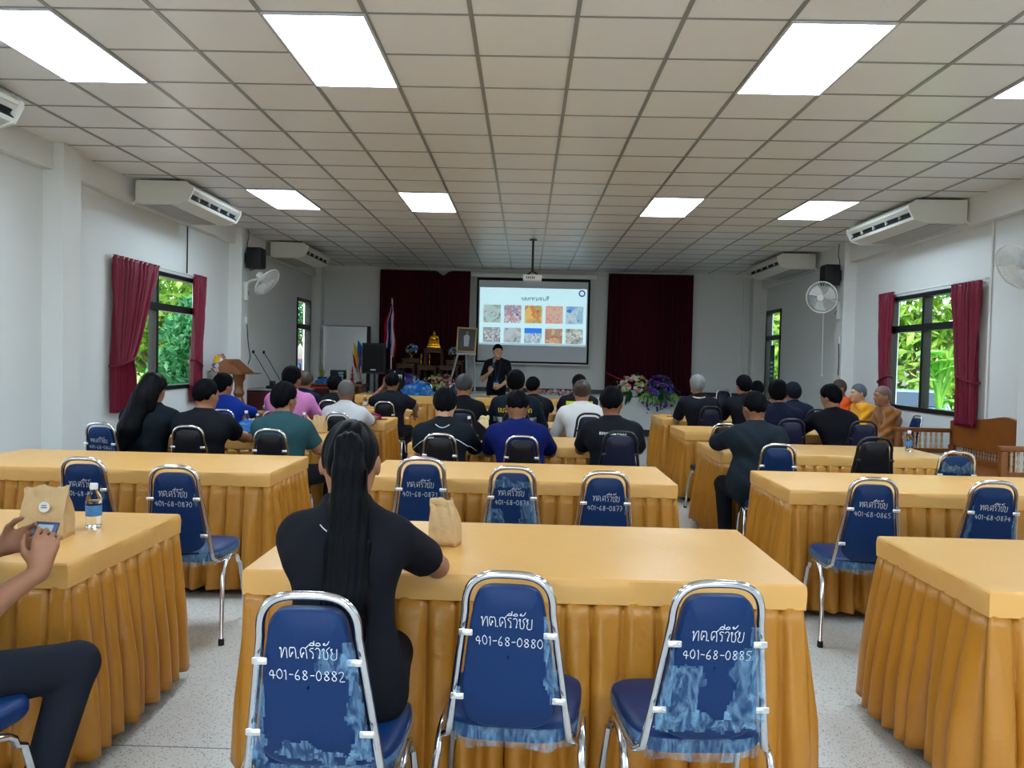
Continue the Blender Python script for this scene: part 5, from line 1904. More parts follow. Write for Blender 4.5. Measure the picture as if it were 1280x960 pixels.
# ---- monks facing left
def monk(label, x, y, top, color, skin, hyaw, stub=STUBBLE, mask=False):
    f = person(label, (x + .03, y), (x - .10, y, top), rot=PI / 2, hyaw=hyaw, hpitch=math.radians(-4), hands={'L': (x - .36, y - .12, .60), 'R': (x - .36, y + .12, .60)}, hair='shaved', hair_mat=stub,
               skin=skin, robe=color, pants=None, res=.007, name='person', group='monks by the right wall', poles={'L': (-.6, -.3, -1), 'R': (.6, -.3, -1)})
    R_ = SDF()
    R_.p = list(f.T.p)
    for key, (S, E, W, s) in f.arms.items():
        R_.cap(S, E, .066, .064, .04).cap(E, E + (W - E) * .8, .064, .060, .04)
    for s in (-1, 1):
        R_.cap(HL([s * .09, .0, .52]), HL([s * .17, .36, .50]), .11, .09, .05).cap(HL([s * .17, .36, .50]), HL([s * .13, .24, .14]), .09, .07, .05)
    R_.cap(HL([0, .36, .48]), HL([0, .26, .16]), .10, .10, .06)
    R_.cap(f.N - f.sp * .03, f.N + f.sp * .02, .072, .066, .02)
    # thick folded drape over the near shoulder
    S = f.arms['L'][0]
    R_.cap(S + HL([.03, -.05, .03]), HL([-.14, .10, .62]), .055, .06, .03)

    def rfn(X):
        q = X
        w = np.sin(55 * (q[:, 2] * .75 + q[:, 1] * .65) + 4 * np.sin(7 * q[:, 0] + 3 * q[:, 2]))
        w2 = np.sin(31 * (q[:, 2] * .4 - q[:, 1] * .9) + 2.5 * np.sin(9 * q[:, 2]))
        d = R_(X) - .012 + .010 * w + .006 * w2
        d = np.maximum(d, .10 - X[:, 2])
        return np.maximum(d, (X - (f.N + f.sp * .028)) @ f.sp)
    lo, hi = R_.bounds()
    V, Q = mesh_sdf(rfn, lo - .03, hi + .03, .010)
    np_mesh('robe', V, Q, color, f.root)
    if mask:
        MBm = MB()
        MBm.grid(lambda u, v: tuple(f.H((u - .5) * .13, .118 - .6 * (abs(u - .5)) ** 2 * .55 - .02 * abs(v - .5), -.085 + .075 * v)), 12, 7)
        o = MBm.build('face_mask', cloth('white face mask', rgb(232, 232, 236)), f.root, angle=None)
        o.modifiers.new('t', 'SOLIDIFY').thickness = .003
    return f


BR_ROBE = mat('brown saffron robe', rgb(138, 80, 6), rough=.6, spec=.3, var=.12, scale=6, sheen=.3)
YE_ROBE = mat('golden yellow robe', rgb(240, 164, 18), rough=.65, spec=.25, var=.08, scale=6, sheen=.2)
OR_ROBE = mat('bright orange robe', rgb(240, 88, 14), rough=.65, spec=.25, var=.08, scale=6, sheen=.2)
monk('monk in a brown robe seated by the right window, nearest of the three monks', 4.46, 9.76, 1.26, BR_ROBE, SKIN, math.radians(6))
monk('monk in a golden yellow robe, middle of the three', 4.50, 10.56, 1.265, YE_ROBE, SKIN_L, math.radians(4), mat('blue grey stubble', rgb(82, 88, 98), rough=.6, var=.2, scale=60))
monk('monk in an orange robe with a white face mask, farthest of the three', 4.56, 11.36, 1.305, OR_ROBE, SKIN, math.radians(10), mat('brown stubble', rgb(66, 54, 50), rough=.6, var=.2, scale=60), mask=True)

# ---- standing speaker facing the room
f = person('standing man in a black t-shirt speaking into a microphone, with a lanyard', (-.53, 14.42), (-.515, 14.42, 1.745), rot=PI, hyaw=math.radians(10), hpitch=math.radians(-4), standing=True, res=.0075, sw=.195, group=None,
           hands={'R': (-.645, 14.18, 1.235), 'L': (-.44, 14.20, 1.00)}, elbows={'R': (-.78, 14.32, 1.10), 'L': (-.275, 14.36, 1.13)}, hand_dir={'R': (.45, -.1, .85), 'L': (-.75, -.1, -.35)},
           hand_spec={'R': {'nrm': (.75, .5, -.1), 'side': (.1, -.2, 1), 'curl': 1.15, 'thumb': .9}, 'L': {'nrm': (.2, .9, 0), 'side': (0, -.1, 1), 'curl': .6}},
           shirt=BLACK_SH, hair='fade', skin=SKIN_L, collar=False)
for s in (-1, 1):
    MB().tube([tuple(f.H(s * (.018 + .009 * i), .096 - .0035 * i * i, .034 + .003 * min(i, 2))) for i in range(4)], .0042, n=6).build('eyebrow', HAIR, f.root)
MB().ball(tuple(f.H(0, .089, -.058)), .022, 10, (1, .35, .38)).build('mouth', LIPS, f.root)
LAN = cloth('blue lanyard ribbon', rgb(70, 92, 150))
mb = MB()
for s in (-1, 1):
    o = []
    for i in range(12):
        t = i / 11
        z = -.02 - .37 * t
        o.append(f.N + HL([s * (.06 * (1 - t) + .004), .32, z]))
    P, ok = march(f, np.array(o), HL([0, -1.0, 0]))
    P = P + HL([0, .004, 0])
    mb.tube([tuple(p) for p in P], .0035, n=6)
    end = P[-1]
mb.build('lanyard', LAN, f.root)
BADGE = mat('white badge card', rgb(228, 230, 238), rough=.4)
bd = MB()
bd.rbox(-.045, .045, -.002, .002, -.12, .0, r=.002, seg=1)
b_ = bd.build('name_badge', BADGE, f.root)
b_.location = (0, float(end[1]) + .008, float(end[2]) + .0)
MB().box(-.045, .045, .002, .0028, -.035, .0).build('badge_header', LAN, b_, smooth=False)
mic = thing('microphone', 'handheld microphone raised to the mouth of the standing speaker', 'microphone', (-.60, 14.20, 1.30), 0)
MM = Matrix.Rotation(math.radians(18), 4, 'X') @ Matrix.Rotation(math.radians(12), 4, 'Y')
MB().lathe([(.012, -.13), (.014, -.12), (.016, .10), (.020, .13)], 14, MM).build('mic_handle', mat('blue grey microphone handle', rgb(52, 66, 108), rough=.35), mic)
MB().lathe([(.020, .13), (.027, .15), (.028, .17), (.022, .195), (.004, .205)], 14, MM).build('mic_head', mat('silver mesh microphone head', rgb(170, 172, 176), rough=.45, metal=.5, bump=.4, bscale=300), mic)
# ================================================================== FIXTURES
ACW = mat('off white unit casing', rgb(222, 222, 214), rough=.4, var=.02)
BLK = mat('matte black plastic', rgb(14, 16, 22), rough=.5, var=.1)
DKV = mat('dark vent interior', rgb(16, 22, 30), rough=.6, var=.1)
CABLE = mat('black cable', rgb(20, 20, 22), rough=.6)
WPL = mat('white plastic', rgb(232, 233, 230), rough=.35, var=.02)
FILTER = mat('grey return grille', rgb(168, 166, 158), rough=.6, var=.08, scale=60)


def aircon(label, side, y0, y1, xw):
    """ceiling-suspended unit; side=+1 hangs off the left wall and blows towards +x"""
    root = thing('air_conditioner', label, 'air conditioner', (xw, y0, 3.13), 0, 'ceiling air conditioners')
    L = y1 - y0
    s = side

    def P(pts):
        return [(s * a, b) for a, b in pts]
    MB().prism(P([(0.0, .03), (.03, .0), (.47, .0), (.58, .035), (.60, .06), (.565, .10), (.60, .145), (.64, .16), (.64, .19), (.60, .205), (.57, .245), (0, .25)]), .03, L - .03).build('casing', ACW, root, angle=30)
    for a, b in ((0, .035), (L - .035, L)):
        MB().prism(P([(0, .02), (.03, -.006), (.48, -.006), (.59, .03), (.655, .15), (.655, .195), (.61, .215), (.58, .252), (0, .255)]), a, b).build('end_panel', ACW, root, angle=30)
    MB().prism(P([(.580, .058), (.545, .10), (.585, .145), (.606, .145), (.572, .10), (.606, .068)]), .04, L - .04).build('air_outlet', DKV, root, smooth=False)
    fl = MB()
    fl.prism(P([(.596, .132), (.632, .152), (.638, .146), (.602, .124)]), .05, L - .05)
    fl.build('louver', ACW, root, smooth=False)
    for k in range(1, 5):
        MB().prism(P([(.560, .07), (.555, .13), (.615, .145), (.598, .07)]), L * k / 5 - .006, L * k / 5 + .006).build('vane', ACW, root, smooth=False)
    g = MB()
    g.box(min(s * .05, s * .36), max(s * .05, s * .36), .10, L - .10, -.006, .004)
    g.build('return_grille', FILTER, root, smooth=False)
    for k, a in ((0, .12), (1, L - .12)):
        MB().box(min(s * .10, s * .50), max(s * .10, s * .50), a - .012, a + .012, .25, .283).build('hanger', BLK, root, smooth=False)
    MB().tube([(s * .05, .05, .10), (s * .02, .03, .03), (s * .0 + s * -.0, -.04, -.02)], .016, n=8).build('drain_pipe', WPL, root)
    return root


aircon('white ceiling air conditioner cut off at the left edge of the photo', 1, 4.48, 5.98, -4.49)
aircon('white ceiling air conditioner high on the left wall above the left window', 1, 8.86, 10.36, -4.42)
aircon('white ceiling air conditioner farthest away on the left, beyond the wall speaker', 1, 13.50, 15.0, -4.40)
aircon('white ceiling air conditioner high on the right wall above the right window', -1, 9.05, 10.80, 4.92)
aircon('white ceiling air conditioner farthest away on the right, beyond the wall speaker', -1, 13.55, 15.35, 4.86)


def wall_fan(label, mount, centre, normal, cord):
    root = thing('wall_fan', label, 'fan', mount, 0, 'white wall fans')
    c = Vector(centre) - Vector(mount)
    nv = Vector(normal).normalized()
    M = nv.to_track_quat('Z', 'Y').to_matrix().to_4x4()
    M.translation = c
    sx = 1 if mount[0] < 0 else -1
    MB().rbox(min(0, sx * .06), max(0, sx * .06), -.045, .045, -.14, .14, r=.014).build('wall_bracket', WPL, root)
    b = MB()
    for k in range(3):
        b.box(sx * .058 if sx > 0 else sx * .064, sx * .064 if sx > 0 else sx * .058, -.025 + .018 * k, -.013 + .018 * k, -.03 - .02 * k, .0 - .02 * k)
    b.build('control_switch', BLK, root, smooth=False)
    back = M @ Vector((0, 0, -.14))
    MB().tube(smooth_path([(sx * .04, 0, .10), (sx * .07, 0, .15), tuple(back * .75 + Vector((sx * .02, 0, .02))), tuple(back)], 2), .022, n=8).build('arm', WPL, root)
    MB().lathe([(.02, -.20), (.055, -.19), (.062, -.12), (.06, -.06), (.035, -.035)], 18, M).build('motor_housing', WPL, root)
    R = .235
    g = MB()
    ring = [M @ Vector((R * math.cos(2 * PI * i / 40), R * math.sin(2 * PI * i / 40), 0)) for i in range(40)]
    g.tube(ring, .010, n=8, closed=True)
    for k in range(36):
        a = 2 * PI * k / 36
        ca, sa = math.cos(a), math.sin(a)
        g.tube([M @ Vector((r * ca, r * sa, z)) for r, z in ((.05, .055), (.14, .055), (.21, .035), (R, 0))], .0022, n=4, cap=False)
        g.tube([M @ Vector((r * ca, r * sa, z)) for r, z in ((.055, -.045), (.15, -.045), (.21, -.03), (R, 0))], .0022, n=4, cap=False)
    for rr_, zz in ((.10, .056), (.17, .046)):
        g.tube([M @ Vector((rr_ * math.cos(2 * PI * i / 32), rr_ * math.sin(2 * PI * i / 32), zz)) for i in range(32)], .0024, n=4, closed=True)
    g.lathe([(.002, .062), (.05, .060), (.052, .052), (.002, .050)], 18, M)
    g.build('guard', WPL, root)
    bl = mat('pale translucent fan blade', rgb(222, 228, 228), rough=.3, var=.03)
    for k in range(3):
        a0 = 2 * PI * k / 3

        def fn(u, v, a0=a0):
            r = .03 + .175 * v
            a = a0 + (u - .5) * (1.25 - .25 * v) + .35 * v
            return tuple(M @ Vector((r * math.cos(a), r * math.sin(a), .005 + .045 * (u - .5))))
        o = MB().grid(fn, 9, 8).build('blade', bl, root, angle=None)
        o.modifiers.new('t', 'SOLIDIFY').thickness = .003
    MB().lathe([(.002, .04), (.03, .035), (.033, -.03), (.002, -.035)], 14, M).build('hub', WPL, root)
    if cord:
        p = M @ Vector((0, -.0, -.10))
        MB().tube([tuple(p), (p.x, p.y, p.z - .4), (p.x + .01, p.y, -cord)], .004, n=5).ball((p.x + .01, p.y, -cord), .014, 8).build('pull_cord', WPL, root)
    return root


wall_fan('white wall fan on the left pillar, tilted down and seen edge-on', (-4.40, 12.28, 2.44), (-4.02, 12.2, 2.58), (.76, -.18, -.62), 0)
wall_fan('white wall fan on the far right pillar, its round guard facing us', (4.86, 12.44, 2.36), (4.50, 12.24, 2.54), (-.62, -.76, -.16), 1.02)
wall_fan('white wall fan cut off by the right edge, nearest on the right wall', (4.86, 7.75, 2.36), (4.70, 7.74, 2.48), (-.84, -.16, -.50), 0)


def wall_speaker(label, x, y, z, s):
    root = thing('wall_speaker', label, 'speaker', (x, y, z), 0, 'black wall speakers')
    MB().rbox(min(s * .05, s * .28), max(s * .05, s * .28), -.12, .12, -.16, .16, r=.015).build('cabinet', BLK, root)
    MB().rbox(min(s * .275, s * .288), max(s * .275, s * .288), -.105, .105, -.14, .14, r=.004).build('grille', mat('black speaker grille', rgb(20, 20, 24), rough=.8, bump=.4, bscale=200), root)
    MB().box(min(0, s * .06), max(0, s * .06), -.03, .03, -.08, .08).build('bracket', BLK, root, smooth=False)
    MB().tube(smooth_path([(s * .03, .02, .10), (s * .02, .0, .22), (s * .05, .01, .32), (s * .04, 0, 3.39 - z)], 2), .006, n=6).tube(smooth_path([(s * .2, -.10, -.16), (s * .12, -.11, -.21), (s * .05, -.05, -.12)], 2), .006, n=6).build('cable', CABLE, root)
    return root


wall_speaker('black speaker on the left pillar above the wall fan', -4.40, 12.30, 2.95, 1)
wall_speaker('black speaker on the right pillar above the round fan', 4.86, 12.45, 2.90, -1)


# cables, conduits and switches on the walls
def cable(label, pts, r, m, name='cable'):
    return tag(MB().tube(smooth_path(pts, 2), r, n=6).build(name, m), label, 'cable')


cable('dark cable running down from the left air conditioner to the window', [(-4.585, 10.62, 3.16), (-4.585, 10.62, 2.53)], .008, CABLE)
cable('white conduit down the right wall beside the wide curtain', [(5.035, 8.74, 3.10), (5.035, 8.74, .2)], .012, WPL, 'conduit')
cable('black cable hanging below the switch on the right pillar', [(4.845, 12.40, 1.86), (4.84, 12.36, 1.6), (4.83, 12.34, 1.35)], .007, CABLE)
cable('black cable hanging from the socket on the left pillar', [(-4.385, 12.36, 1.98), (-4.36, 12.36, 1.6), (-4.33, 12.40, 1.42), (-4.38, 12.42, 1.30)], .007, CABLE)
for (lb, x, y, z) in (('white socket on the left pillar below the fan', -4.39, 12.36, 1.98), ('white switch on the right pillar below the fan', 4.85, 12.42, 1.90)):
    r_ = thing('wall_switch', lb, 'switch', (x, y, z))
    MB().rbox(-.012, .012, -.035, .035, -.06, .06, r=.004, seg=1).build('plate', WPL, r_)
    sx = 1 if x < 0 else -1
    MB().rbox(min(sx * .010, sx * .016), max(sx * .010, sx * .016), -.012, .012, -.02, .02, r=.002, seg=1).build('rocker', ACW, r_)
tr = thing('cable_trunking', 'white cable trunking down the far right corner ending in a socket box', 'trunking', (4.62, 17.03, 1.18))
MB().box(-.02, .02, -.02, .018, .0, 2.1).build('channel', WPL, tr, smooth=False)
MB().rbox(-.09, .06, -.035, .018, -.05, .03, r=.006).build('socket_box', WPL, tr)

# ================================================================== PROJECTOR AND SCREEN
pj_ = thing('projector', 'white ceiling projector on a black drop pole', 'projector', (.07, 12.80, 2.74))
MB().rbox(-.15, .15, -.12, .12, .0, .10, r=.018).build('body', WPL, pj_)
MB().lathe([(.034, 0), (.036, .02), (.028, .022)], 16, Matrix.Translation((.08, .12, .05)) @ Matrix.Rotation(-PI / 2, 4, 'X')).build('lens', BLK, pj_)
v = MB()
for k in range(5):
    v.box(-.10 + .03 * k, -.085 + .03 * k, -.1215, -.119, .03, .07)
v.build('vent', DKV, pj_, smooth=False)
MB().tube([(0, 0, .17), (0, 0, .66)], .018, n=10).tube([(0, 0, .17), (-.09, -.05, .10)], .008).tube([(0, 0, .17), (.09, -.05, .10)], .008).tube([(0, 0, .17), (-.09, .06, .10)], .008).tube([(0, 0, .17), (.09, .06, .10)], .008).build('drop_pole', BLK, pj_)
MB().lathe([(.06, .655), (.06, .668), (.02, .668)], 16).build('ceiling_plate', BLK, pj_)

YS = 16.90
sc_ = thing('projection_screen', 'pull-down projection screen showing a slide of ten small photos', 'screen', (.125, YS, 1.40))
OX = .125


def sx_(x):
    return x - OX


MB().rbox(sx_(-1.20), sx_(1.46), -.05, .05, 1.81, 1.91, r=.02).build('housing', WPL, sc_)
MB().box(sx_(-1.08), sx_(1.33), -.004, .004, .0, 1.81).build('black_border', mat('black screen border', rgb(10, 10, 12), rough=.8), sc_, smooth=False)
MB().box(sx_(-1.035), sx_(1.285), -.007, -.003, .045, 1.75).build('screen_fabric', mat('white screen fabric', rgb(222, 228, 236), rough=.9, var=.01), sc_, smooth=False)
MB().tube([(sx_(-1.12), 0, -.012), (sx_(1.37), 0, -.012)], .018, n=10).build('bottom_bar', WPL, sc_)


def glow(name, c, k=1.0):
    return mat(name, c, rough=.9, var=0, emit=(c, SLIDE_POWER * k))


def photo_mat(name, cols, scale):
    m = bpy.data.materials.new(name)
    m.use_nodes = True
    nt = m.node_tree
    p = nt.nodes['Principled BSDF']
    tc = nt.nodes.new('ShaderNodeTexCoord')
    nz = nt.nodes.new('ShaderNodeTexVoronoi')
    nz.inputs['Scale'].default_value = scale
    n2 = nt.nodes.new('ShaderNodeTexNoise')
    n2.inputs['Scale'].default_value = scale * .35
    n2.inputs['Detail'].default_value = 6
    nt.links.new(tc.outputs['Object'], n2.inputs[0])
    nt.links.new(n2.outputs[1], nz.inputs['Vector'])
    sc2 = nt.nodes.new('ShaderNodeSeparateColor')
    nt.links.new(nz.outputs['Color'], sc2.inputs[0])
    rp = nt.nodes.new('ShaderNodeValToRGB')
    e = rp.color_ramp.elements
    e[0].color, e[1].color = cols[0], cols[-1]
    for i, c in enumerate(cols[1:-1]):
        k = e.new((i + 1) / (len(cols) - 1))
        k.color = c
    nt.links.new(sc2.outputs[0], rp.inputs[0])
    nt.links.new(rp.outputs[0], p.inputs['Base Color'])
    nt.links.new(rp.outputs[0], p.inputs['Emission Color'])
    p.inputs['Emission Strength'].default_value = SLIDE_POWER * .8
    p.inputs['Roughness'].default_value = .9
    return m


sl = MB().box(sx_(-1.012), sx_(1.262), -.0085, -.006, .385, 1.60).build('slide', glow('pale cyan slide light', rgb(190, 228, 236)), sc_, smooth=False)
MB().box(sx_(-1.012), sx_(1.262), -.0095, -.008, .385, .425).build('taskbar', glow('slide task bar', rgb(150, 178, 192)), sl, smooth=False)
PC = [[rgb(70, 96, 96), rgb(190, 214, 214), rgb(120, 150, 150), rgb(210, 226, 222)], [rgb(60, 84, 130), rgb(220, 226, 232), rgb(190, 130, 130), rgb(120, 150, 190)],
      [rgb(200, 90, 70), rgb(236, 200, 120), rgb(120, 150, 100), rgb(220, 170, 150)], [rgb(220, 140, 120), rgb(170, 190, 190), rgb(230, 170, 140), rgb(214, 150, 140)],
      [rgb(70, 140, 200), rgb(180, 214, 230), rgb(130, 160, 180), rgb(214, 230, 236)], [rgb(90, 104, 120), rgb(190, 206, 214), rgb(130, 120, 116), rgb(210, 220, 226)],
      [rgb(96, 124, 142), rgb(190, 208, 214), rgb(160, 140, 136), rgb(200, 216, 222)], [rgb(190, 210, 220), rgb(120, 156, 180), rgb(210, 224, 230), rgb(96, 120, 140)],
      [rgb(170, 90, 80), rgb(214, 190, 150), rgb(120, 110, 100), rgb(224, 160, 150)], [rgb(100, 110, 110), rgb(200, 210, 206), rgb(140, 150, 140), rgb(230, 234, 230)]]
k = 0
for z1, z0 in ((2.635, 2.255), (2.155, 1.835)):
    for x0 in (-.93, -.49, -.05, .39, .825):
        ph_ = MB().rbox(sx_(x0), sx_(x0 + .37), -.0105, -.008, z0 - 1.40, z1 - 1.40, r=.001, seg=1).build('slide_photo', photo_mat('slide photo %d tones' % k, PC[k], (9, 14)[k % 2]), sl, smooth=False)
        if k == 7:
            MB().box(sx_(x0), sx_(x0 + .37), -.0115, -.0105, z1 - 1.40 - .11, z1 - 1.40).build('photo_sky', glow('blue photo sky', rgb(50, 120, 220)), sl, smooth=False)
        if k == 4:
            MB().ball((sx_(x0 + .07), -.0105, z1 - 1.40 - .10), .045, 10, (1.2, .05, .8)).build('photo_spot', glow('blue photo spot', rgb(40, 120, 220)), sl)
        k += 1
tl = MB()
for l in text_strokes(['ro', 'a', 'bo', 'ja', 'na', 'aa', 'ko', 'kho', 'yo', 'ra'], .062, sx_(.155), 2.745 - 1.40, width=.60, mirror=False):
    tl.tube([(-(x - sx_(.155)) + sx_(.155), -.0095, z) for x, z in l], .0065, n=4)
tl.build('slide_title', mat('slide title ink', rgb(86, 120, 136), rough=.9), sl, smooth=False)
lg = MB()
lg.tube([(sx_(1.155) + .058 * math.cos(2 * PI * i / 28), -.0095, 1.51 + .058 * math.sin(2 * PI * i / 28)) for i in range(28)], .016, n=6, closed=True, flat=.25, up=(0, 1, 0))
lg.build('slide_logo', glow('violet ring', rgb(78, 78, 160), .5), sl)

# ================================================================== ALTAR, STAGE OBJECTS
WOOD_D = mat('dark carved wood', rgb(74, 44, 26), rough=.45, var=.25, scale=10, stretch=(1, 1, 5))
WOOD_M = mat('polished brown wood', rgb(122, 66, 26), rough=.3, var=.2, scale=9, stretch=(1, 1, 4), coat=.3)
WOOD_R = mat('reddish teak wood', rgb(136, 78, 30), rough=.35, var=.2, scale=9, stretch=(4, 1, 1), coat=.2)
GOLD = mat('polished gold leaf', rgb(226, 170, 44), rough=.25, metal=1.0, var=.08)


def altar_table(label, x0, x1, y0, y1, zt, zb=SZ):
    root = thing('altar_table', label, 'altar table', ((x0 + x1) / 2, (y0 + y1) / 2, zb), 0, 'stepped altar tables')
    w, d, h = (x1 - x0) / 2, (y1 - y0) / 2, zt - zb
    MB().rbox(-w, w, -d, d, h - .035, h, r=.006).build('top', WOOD_D, root)
    MB().box(-w + .03, w - .03, -d + .02, d - .02, h - .09, h - .035).build('apron', WOOD_D, root, smooth=False)
    for sx in (-1, 1):
        for sy in (-1, 1):
            x, y = sx * (w - .03), sy * (d - .03)
            MB().tube([(x, y, h - .06), (x * 1.02, y, h * .6), (x * .97, y, .08), (x * 1.04, y, .0)], [.024, .020, .018, .024], n=8).build('leg', WOOD_D, root)
    return root


altar_table('tallest dark altar table carrying the golden statue', -2.13, -1.73, 16.42, 16.74, 1.67)
altar_table('middle-height dark altar table under the left blue flower bowl', -2.58, -2.20, 16.42, 16.70, 1.45)
altar_table('middle-height dark altar table under the right blue flower bowl', -1.67, -1.31, 16.42, 16.70, 1.43)
altar_table('low dark altar table on the left front of the altar', -2.64, -2.26, 16.04, 16.34, 1.34)
altar_table('low dark altar table in the front centre holding the candlesticks', -2.22, -1.82, 16.04, 16.34, 1.31)
altar_table('low dark altar table on the right front of the altar', -1.78, -1.38, 16.04, 16.34, 1.32)
# golden seated statue
bu = thing('statue', 'golden seated statue on a stepped pedestal on the tallest altar table', 'statue', (-1.93, 16.58, 1.67))
MB().rbox(-.145, .145, -.10, .10, 0, .055, r=.008).rbox(-.125, .125, -.085, .085, .055, .10, r=.010).rbox(-.115, .115, -.08, .08, .10, .125, r=.010).build('pedestal', GOLD, bu)
S_ = SDF()
S_.ell([0, 0, .20], [.055, .042, .08], None, .02).ell([0, 0, .15], [.07, .05, .04], None, .02)
S_.cap([-.095, -.03, .145], [.03, -.06, .145], .026, .022, .02).cap([.095, -.03, .145], [-.03, -.06, .147], .026, .022, .02)
S_.cap([-.055, 0, .245], [.055, 0, .245], .026, .026, .02)
S_.cap([-.068, 0, .245], [-.085, -.02, .185], .018, .015, .01).cap([-.085, -.02, .185], [-.01, -.055, .168], .014, .012, .01)
S_.cap([.068, 0, .245], [.088, -.02, .185], .018, .015, .01).cap([.088, -.02, .185], [.07, -.06, .155], .014, .012, .01)
S_.cap([0, 0, .26], [0, 0, .285], .017, .017, .01).ell([0, -.003, .312], [.028, .030, .036], None, .01).ell([0, 0, .345], [.016, .016, .014], None, .01).cap([0, 0, .35], [0, 0, .385], .008, .002, .008)
S_.ell([-.030, 0, .305], [.005, .007, .018], None, .004).ell([.030, 0, .305], [.005, .007, .018], None, .004)
lo, hi = S_.bounds()
V_, Q_ = mesh_sdf(S_, lo, hi, .0045)
np_mesh('figure', V_, Q_, GOLD, bu)
for (x, lb) in ((-2.14, 'left'), (-1.97, 'right')):
    cs = thing('candlestick', 'tall gold candlestick, %s one of the pair on the front altar table' % lb, 'candlestick', (x, 16.16, 1.31), 0, 'altar candlesticks')
    MB().lathe([(.026, 0), (.028, .01), (.010, .025), (.014, .06), (.009, .10), (.016, .14), (.022, .15)], 14).build('holder', GOLD, cs)
    MB().lathe([(.009, .15), (.009, .23), (.003, .235)], 10).build('candle', mat('yellow candle wax', rgb(220, 180, 80), rough=.5), cs)
inc = thing('incense_pot', 'small dark incense pot between the two candlesticks', 'incense pot', (-2.055, 16.12, 1.31))
MB().lathe([(.02, 0), (.03, .02), (.035, .05), (.028, .07), (.024, .065), (.01, .05)], 14).build('pot', WOOD_D, inc)
sk = MB()
for k in range(3):
    sk.tube([(-.006 + .006 * k, 0, .05), (-.012 + .012 * k, 0, .19)], .0025, n=5)
sk.build('incense_sticks', WOOD_M, inc)

PETAL = {}


def blossom_mesh(col, kind):
    key = (col.name, kind)
    if key in PETAL:
        return PETAL[key]
    mb = MB()
    n = 6 if kind == 'open' else 5
    for lay, (rad, zz, tilt) in enumerate(((.036, .0, .35), (.024, .008, .8))):
        for k in range(n):
            a = 2 * PI * (k + lay * .5) / n

            def fn(u, v, a=a, rad=rad, zz=zz, tilt=tilt):
                w = .5 * rad * math.sin(PI * min(1, .12 + .88 * v)) * (u - .5) * 2
                r = rad * v
                x = r * math.cos(tilt)
                z = zz + r * math.sin(tilt) - .25 * rad * v * v
                return (x * math.cos(a) - w * math.sin(a), x * math.sin(a) + w * math.cos(a), z)
            mb.grid(fn, 4, 5)
    mb.ball((0, 0, .012), .009, 6)
    o = mb.build('blossom', col, None, angle=None, fixn=False)
    me = o.data
    bpy.data.objects.remove(o)
    PETAL[key] = me
    return me


FL_W = mat('white petals', rgb(236, 228, 222), rough=.6, var=.06, scale=40)
FL_P = mat('pink petals', rgb(226, 140, 160), rough=.6, var=.15, scale=40)
FL_M = mat('magenta petals', rgb(170, 24, 80), rough=.6, var=.2, scale=40)
FL_U = mat('purple petals', rgb(86, 44, 150), rough=.6, var=.25, scale=30)
FL_V = mat('violet petals', rgb(134, 92, 190), rough=.6, var=.2, scale=30)
FL_B = mat('blue petals', rgb(56, 126, 190), rough=.6, var=.2, scale=30)
FL_G = mat('lime green petals', rgb(190, 208, 110), rough=.6, var=.12, scale=30)
FL_Y = mat('yellow petals', rgb(238, 196, 40), rough=.6, var=.1, scale=30)
FOL = mat('dark foliage leaves', rgb(34, 84, 44), rough=.5, var=.3, scale=14)
FOL2 = mat('bright foliage leaves', rgb(110, 160, 52), rough=.5, var=.2, scale=14)


def flowers(root, n, centre, rad, cols, seed, size=1.0, leafn=40, leaflen=.14, lm_=FOL, droop=0.0, front=-1):
    rr = random.Random(seed)
    C0 = Vector(centre)
    lf = MB()
    for k in range(leafn):
        d = Vector((rr.gauss(0, 1), rr.gauss(0, 1), rr.gauss(-.1, .8))).normalized()
        p0 = C0 + Vector((d.x * rad[0], d.y * rad[1], d.z * rad[2])) * .5
        L = leaflen * rr.uniform(.6, 1.3)
        sd = d.cross(Vector((0, 0, 1)))
        sd = sd.normalized() if sd.length > .1 else Vector((1, 0, 0))

        def fn(u, v, p0=p0, d=d, sd=sd, L=L):
            w = .22 * L * math.sin(PI * min(1, .05 + .95 * v)) * (u - .5) * 2
            return tuple(p0 + d * (L * v + .02) + sd * w + Vector((0, 0, -.35 * L * v * v)))
        lf.grid(fn, 3, 6)
    lf.build('foliage', lm_, root, angle=None, fixn=False)
    for k in range(n):
        th = rr.uniform(0, 2 * PI)
        ph = math.acos(rr.uniform(-.55, 1))
        d = Vector((math.sin(ph) * math.cos(th), math.sin(ph) * math.sin(th), math.cos(ph)))
        if d.y > .35:
            d.y = -d.y
        q = C0 + Vector((d.x * rad[0], d.y * rad[1], d.z * rad[2])) * rr.uniform(.82, 1.05)
        q.z -= droop * (1 - d.z) * rr.random()
        c = rr.choice(cols)
        o = bpy.data.objects.new('blossom', blossom_mesh(c, 'open'))
        COL.objects.link(o)
        o.parent = root
        o.location = q
        o.rotation_euler = d.to_track_quat('Z', 'Y').to_euler()
        s = size * rr.uniform(.75, 1.3)
        o.scale = (s, s, s)


POT_G = GOLD
for (x, z, lb, sd) in ((-2.39, 1.45, 'left', 1), (-1.50, 1.43, 'right', 2)):
    fb = thing('flower_bowl', 'gold footed bowl of blue and white flowers, %s side of the altar' % lb, 'flower bowl', (x, 16.54, z), 0, 'altar flower bowls')
    MB().lathe([(.05, 0), (.052, .012), (.015, .03), (.018, .05), (.06, .085), (.066, .10), (.05, .10)], 18).build('bowl', POT_G, fb)
    flowers(fb, 34, (0, 0, .19), (.12, .11, .10), [FL_B, FL_B, FL_G, FL_W], 20 + sd, .95, 20, .08)


def pot(root, r, h, m):
    MB().lathe([(r * .7, 0), (r * .8, .01), (r, h * .7), (r * .95, h), (r * .85, h), (r * .8, h * .7)], 18).build('vase', m, root)


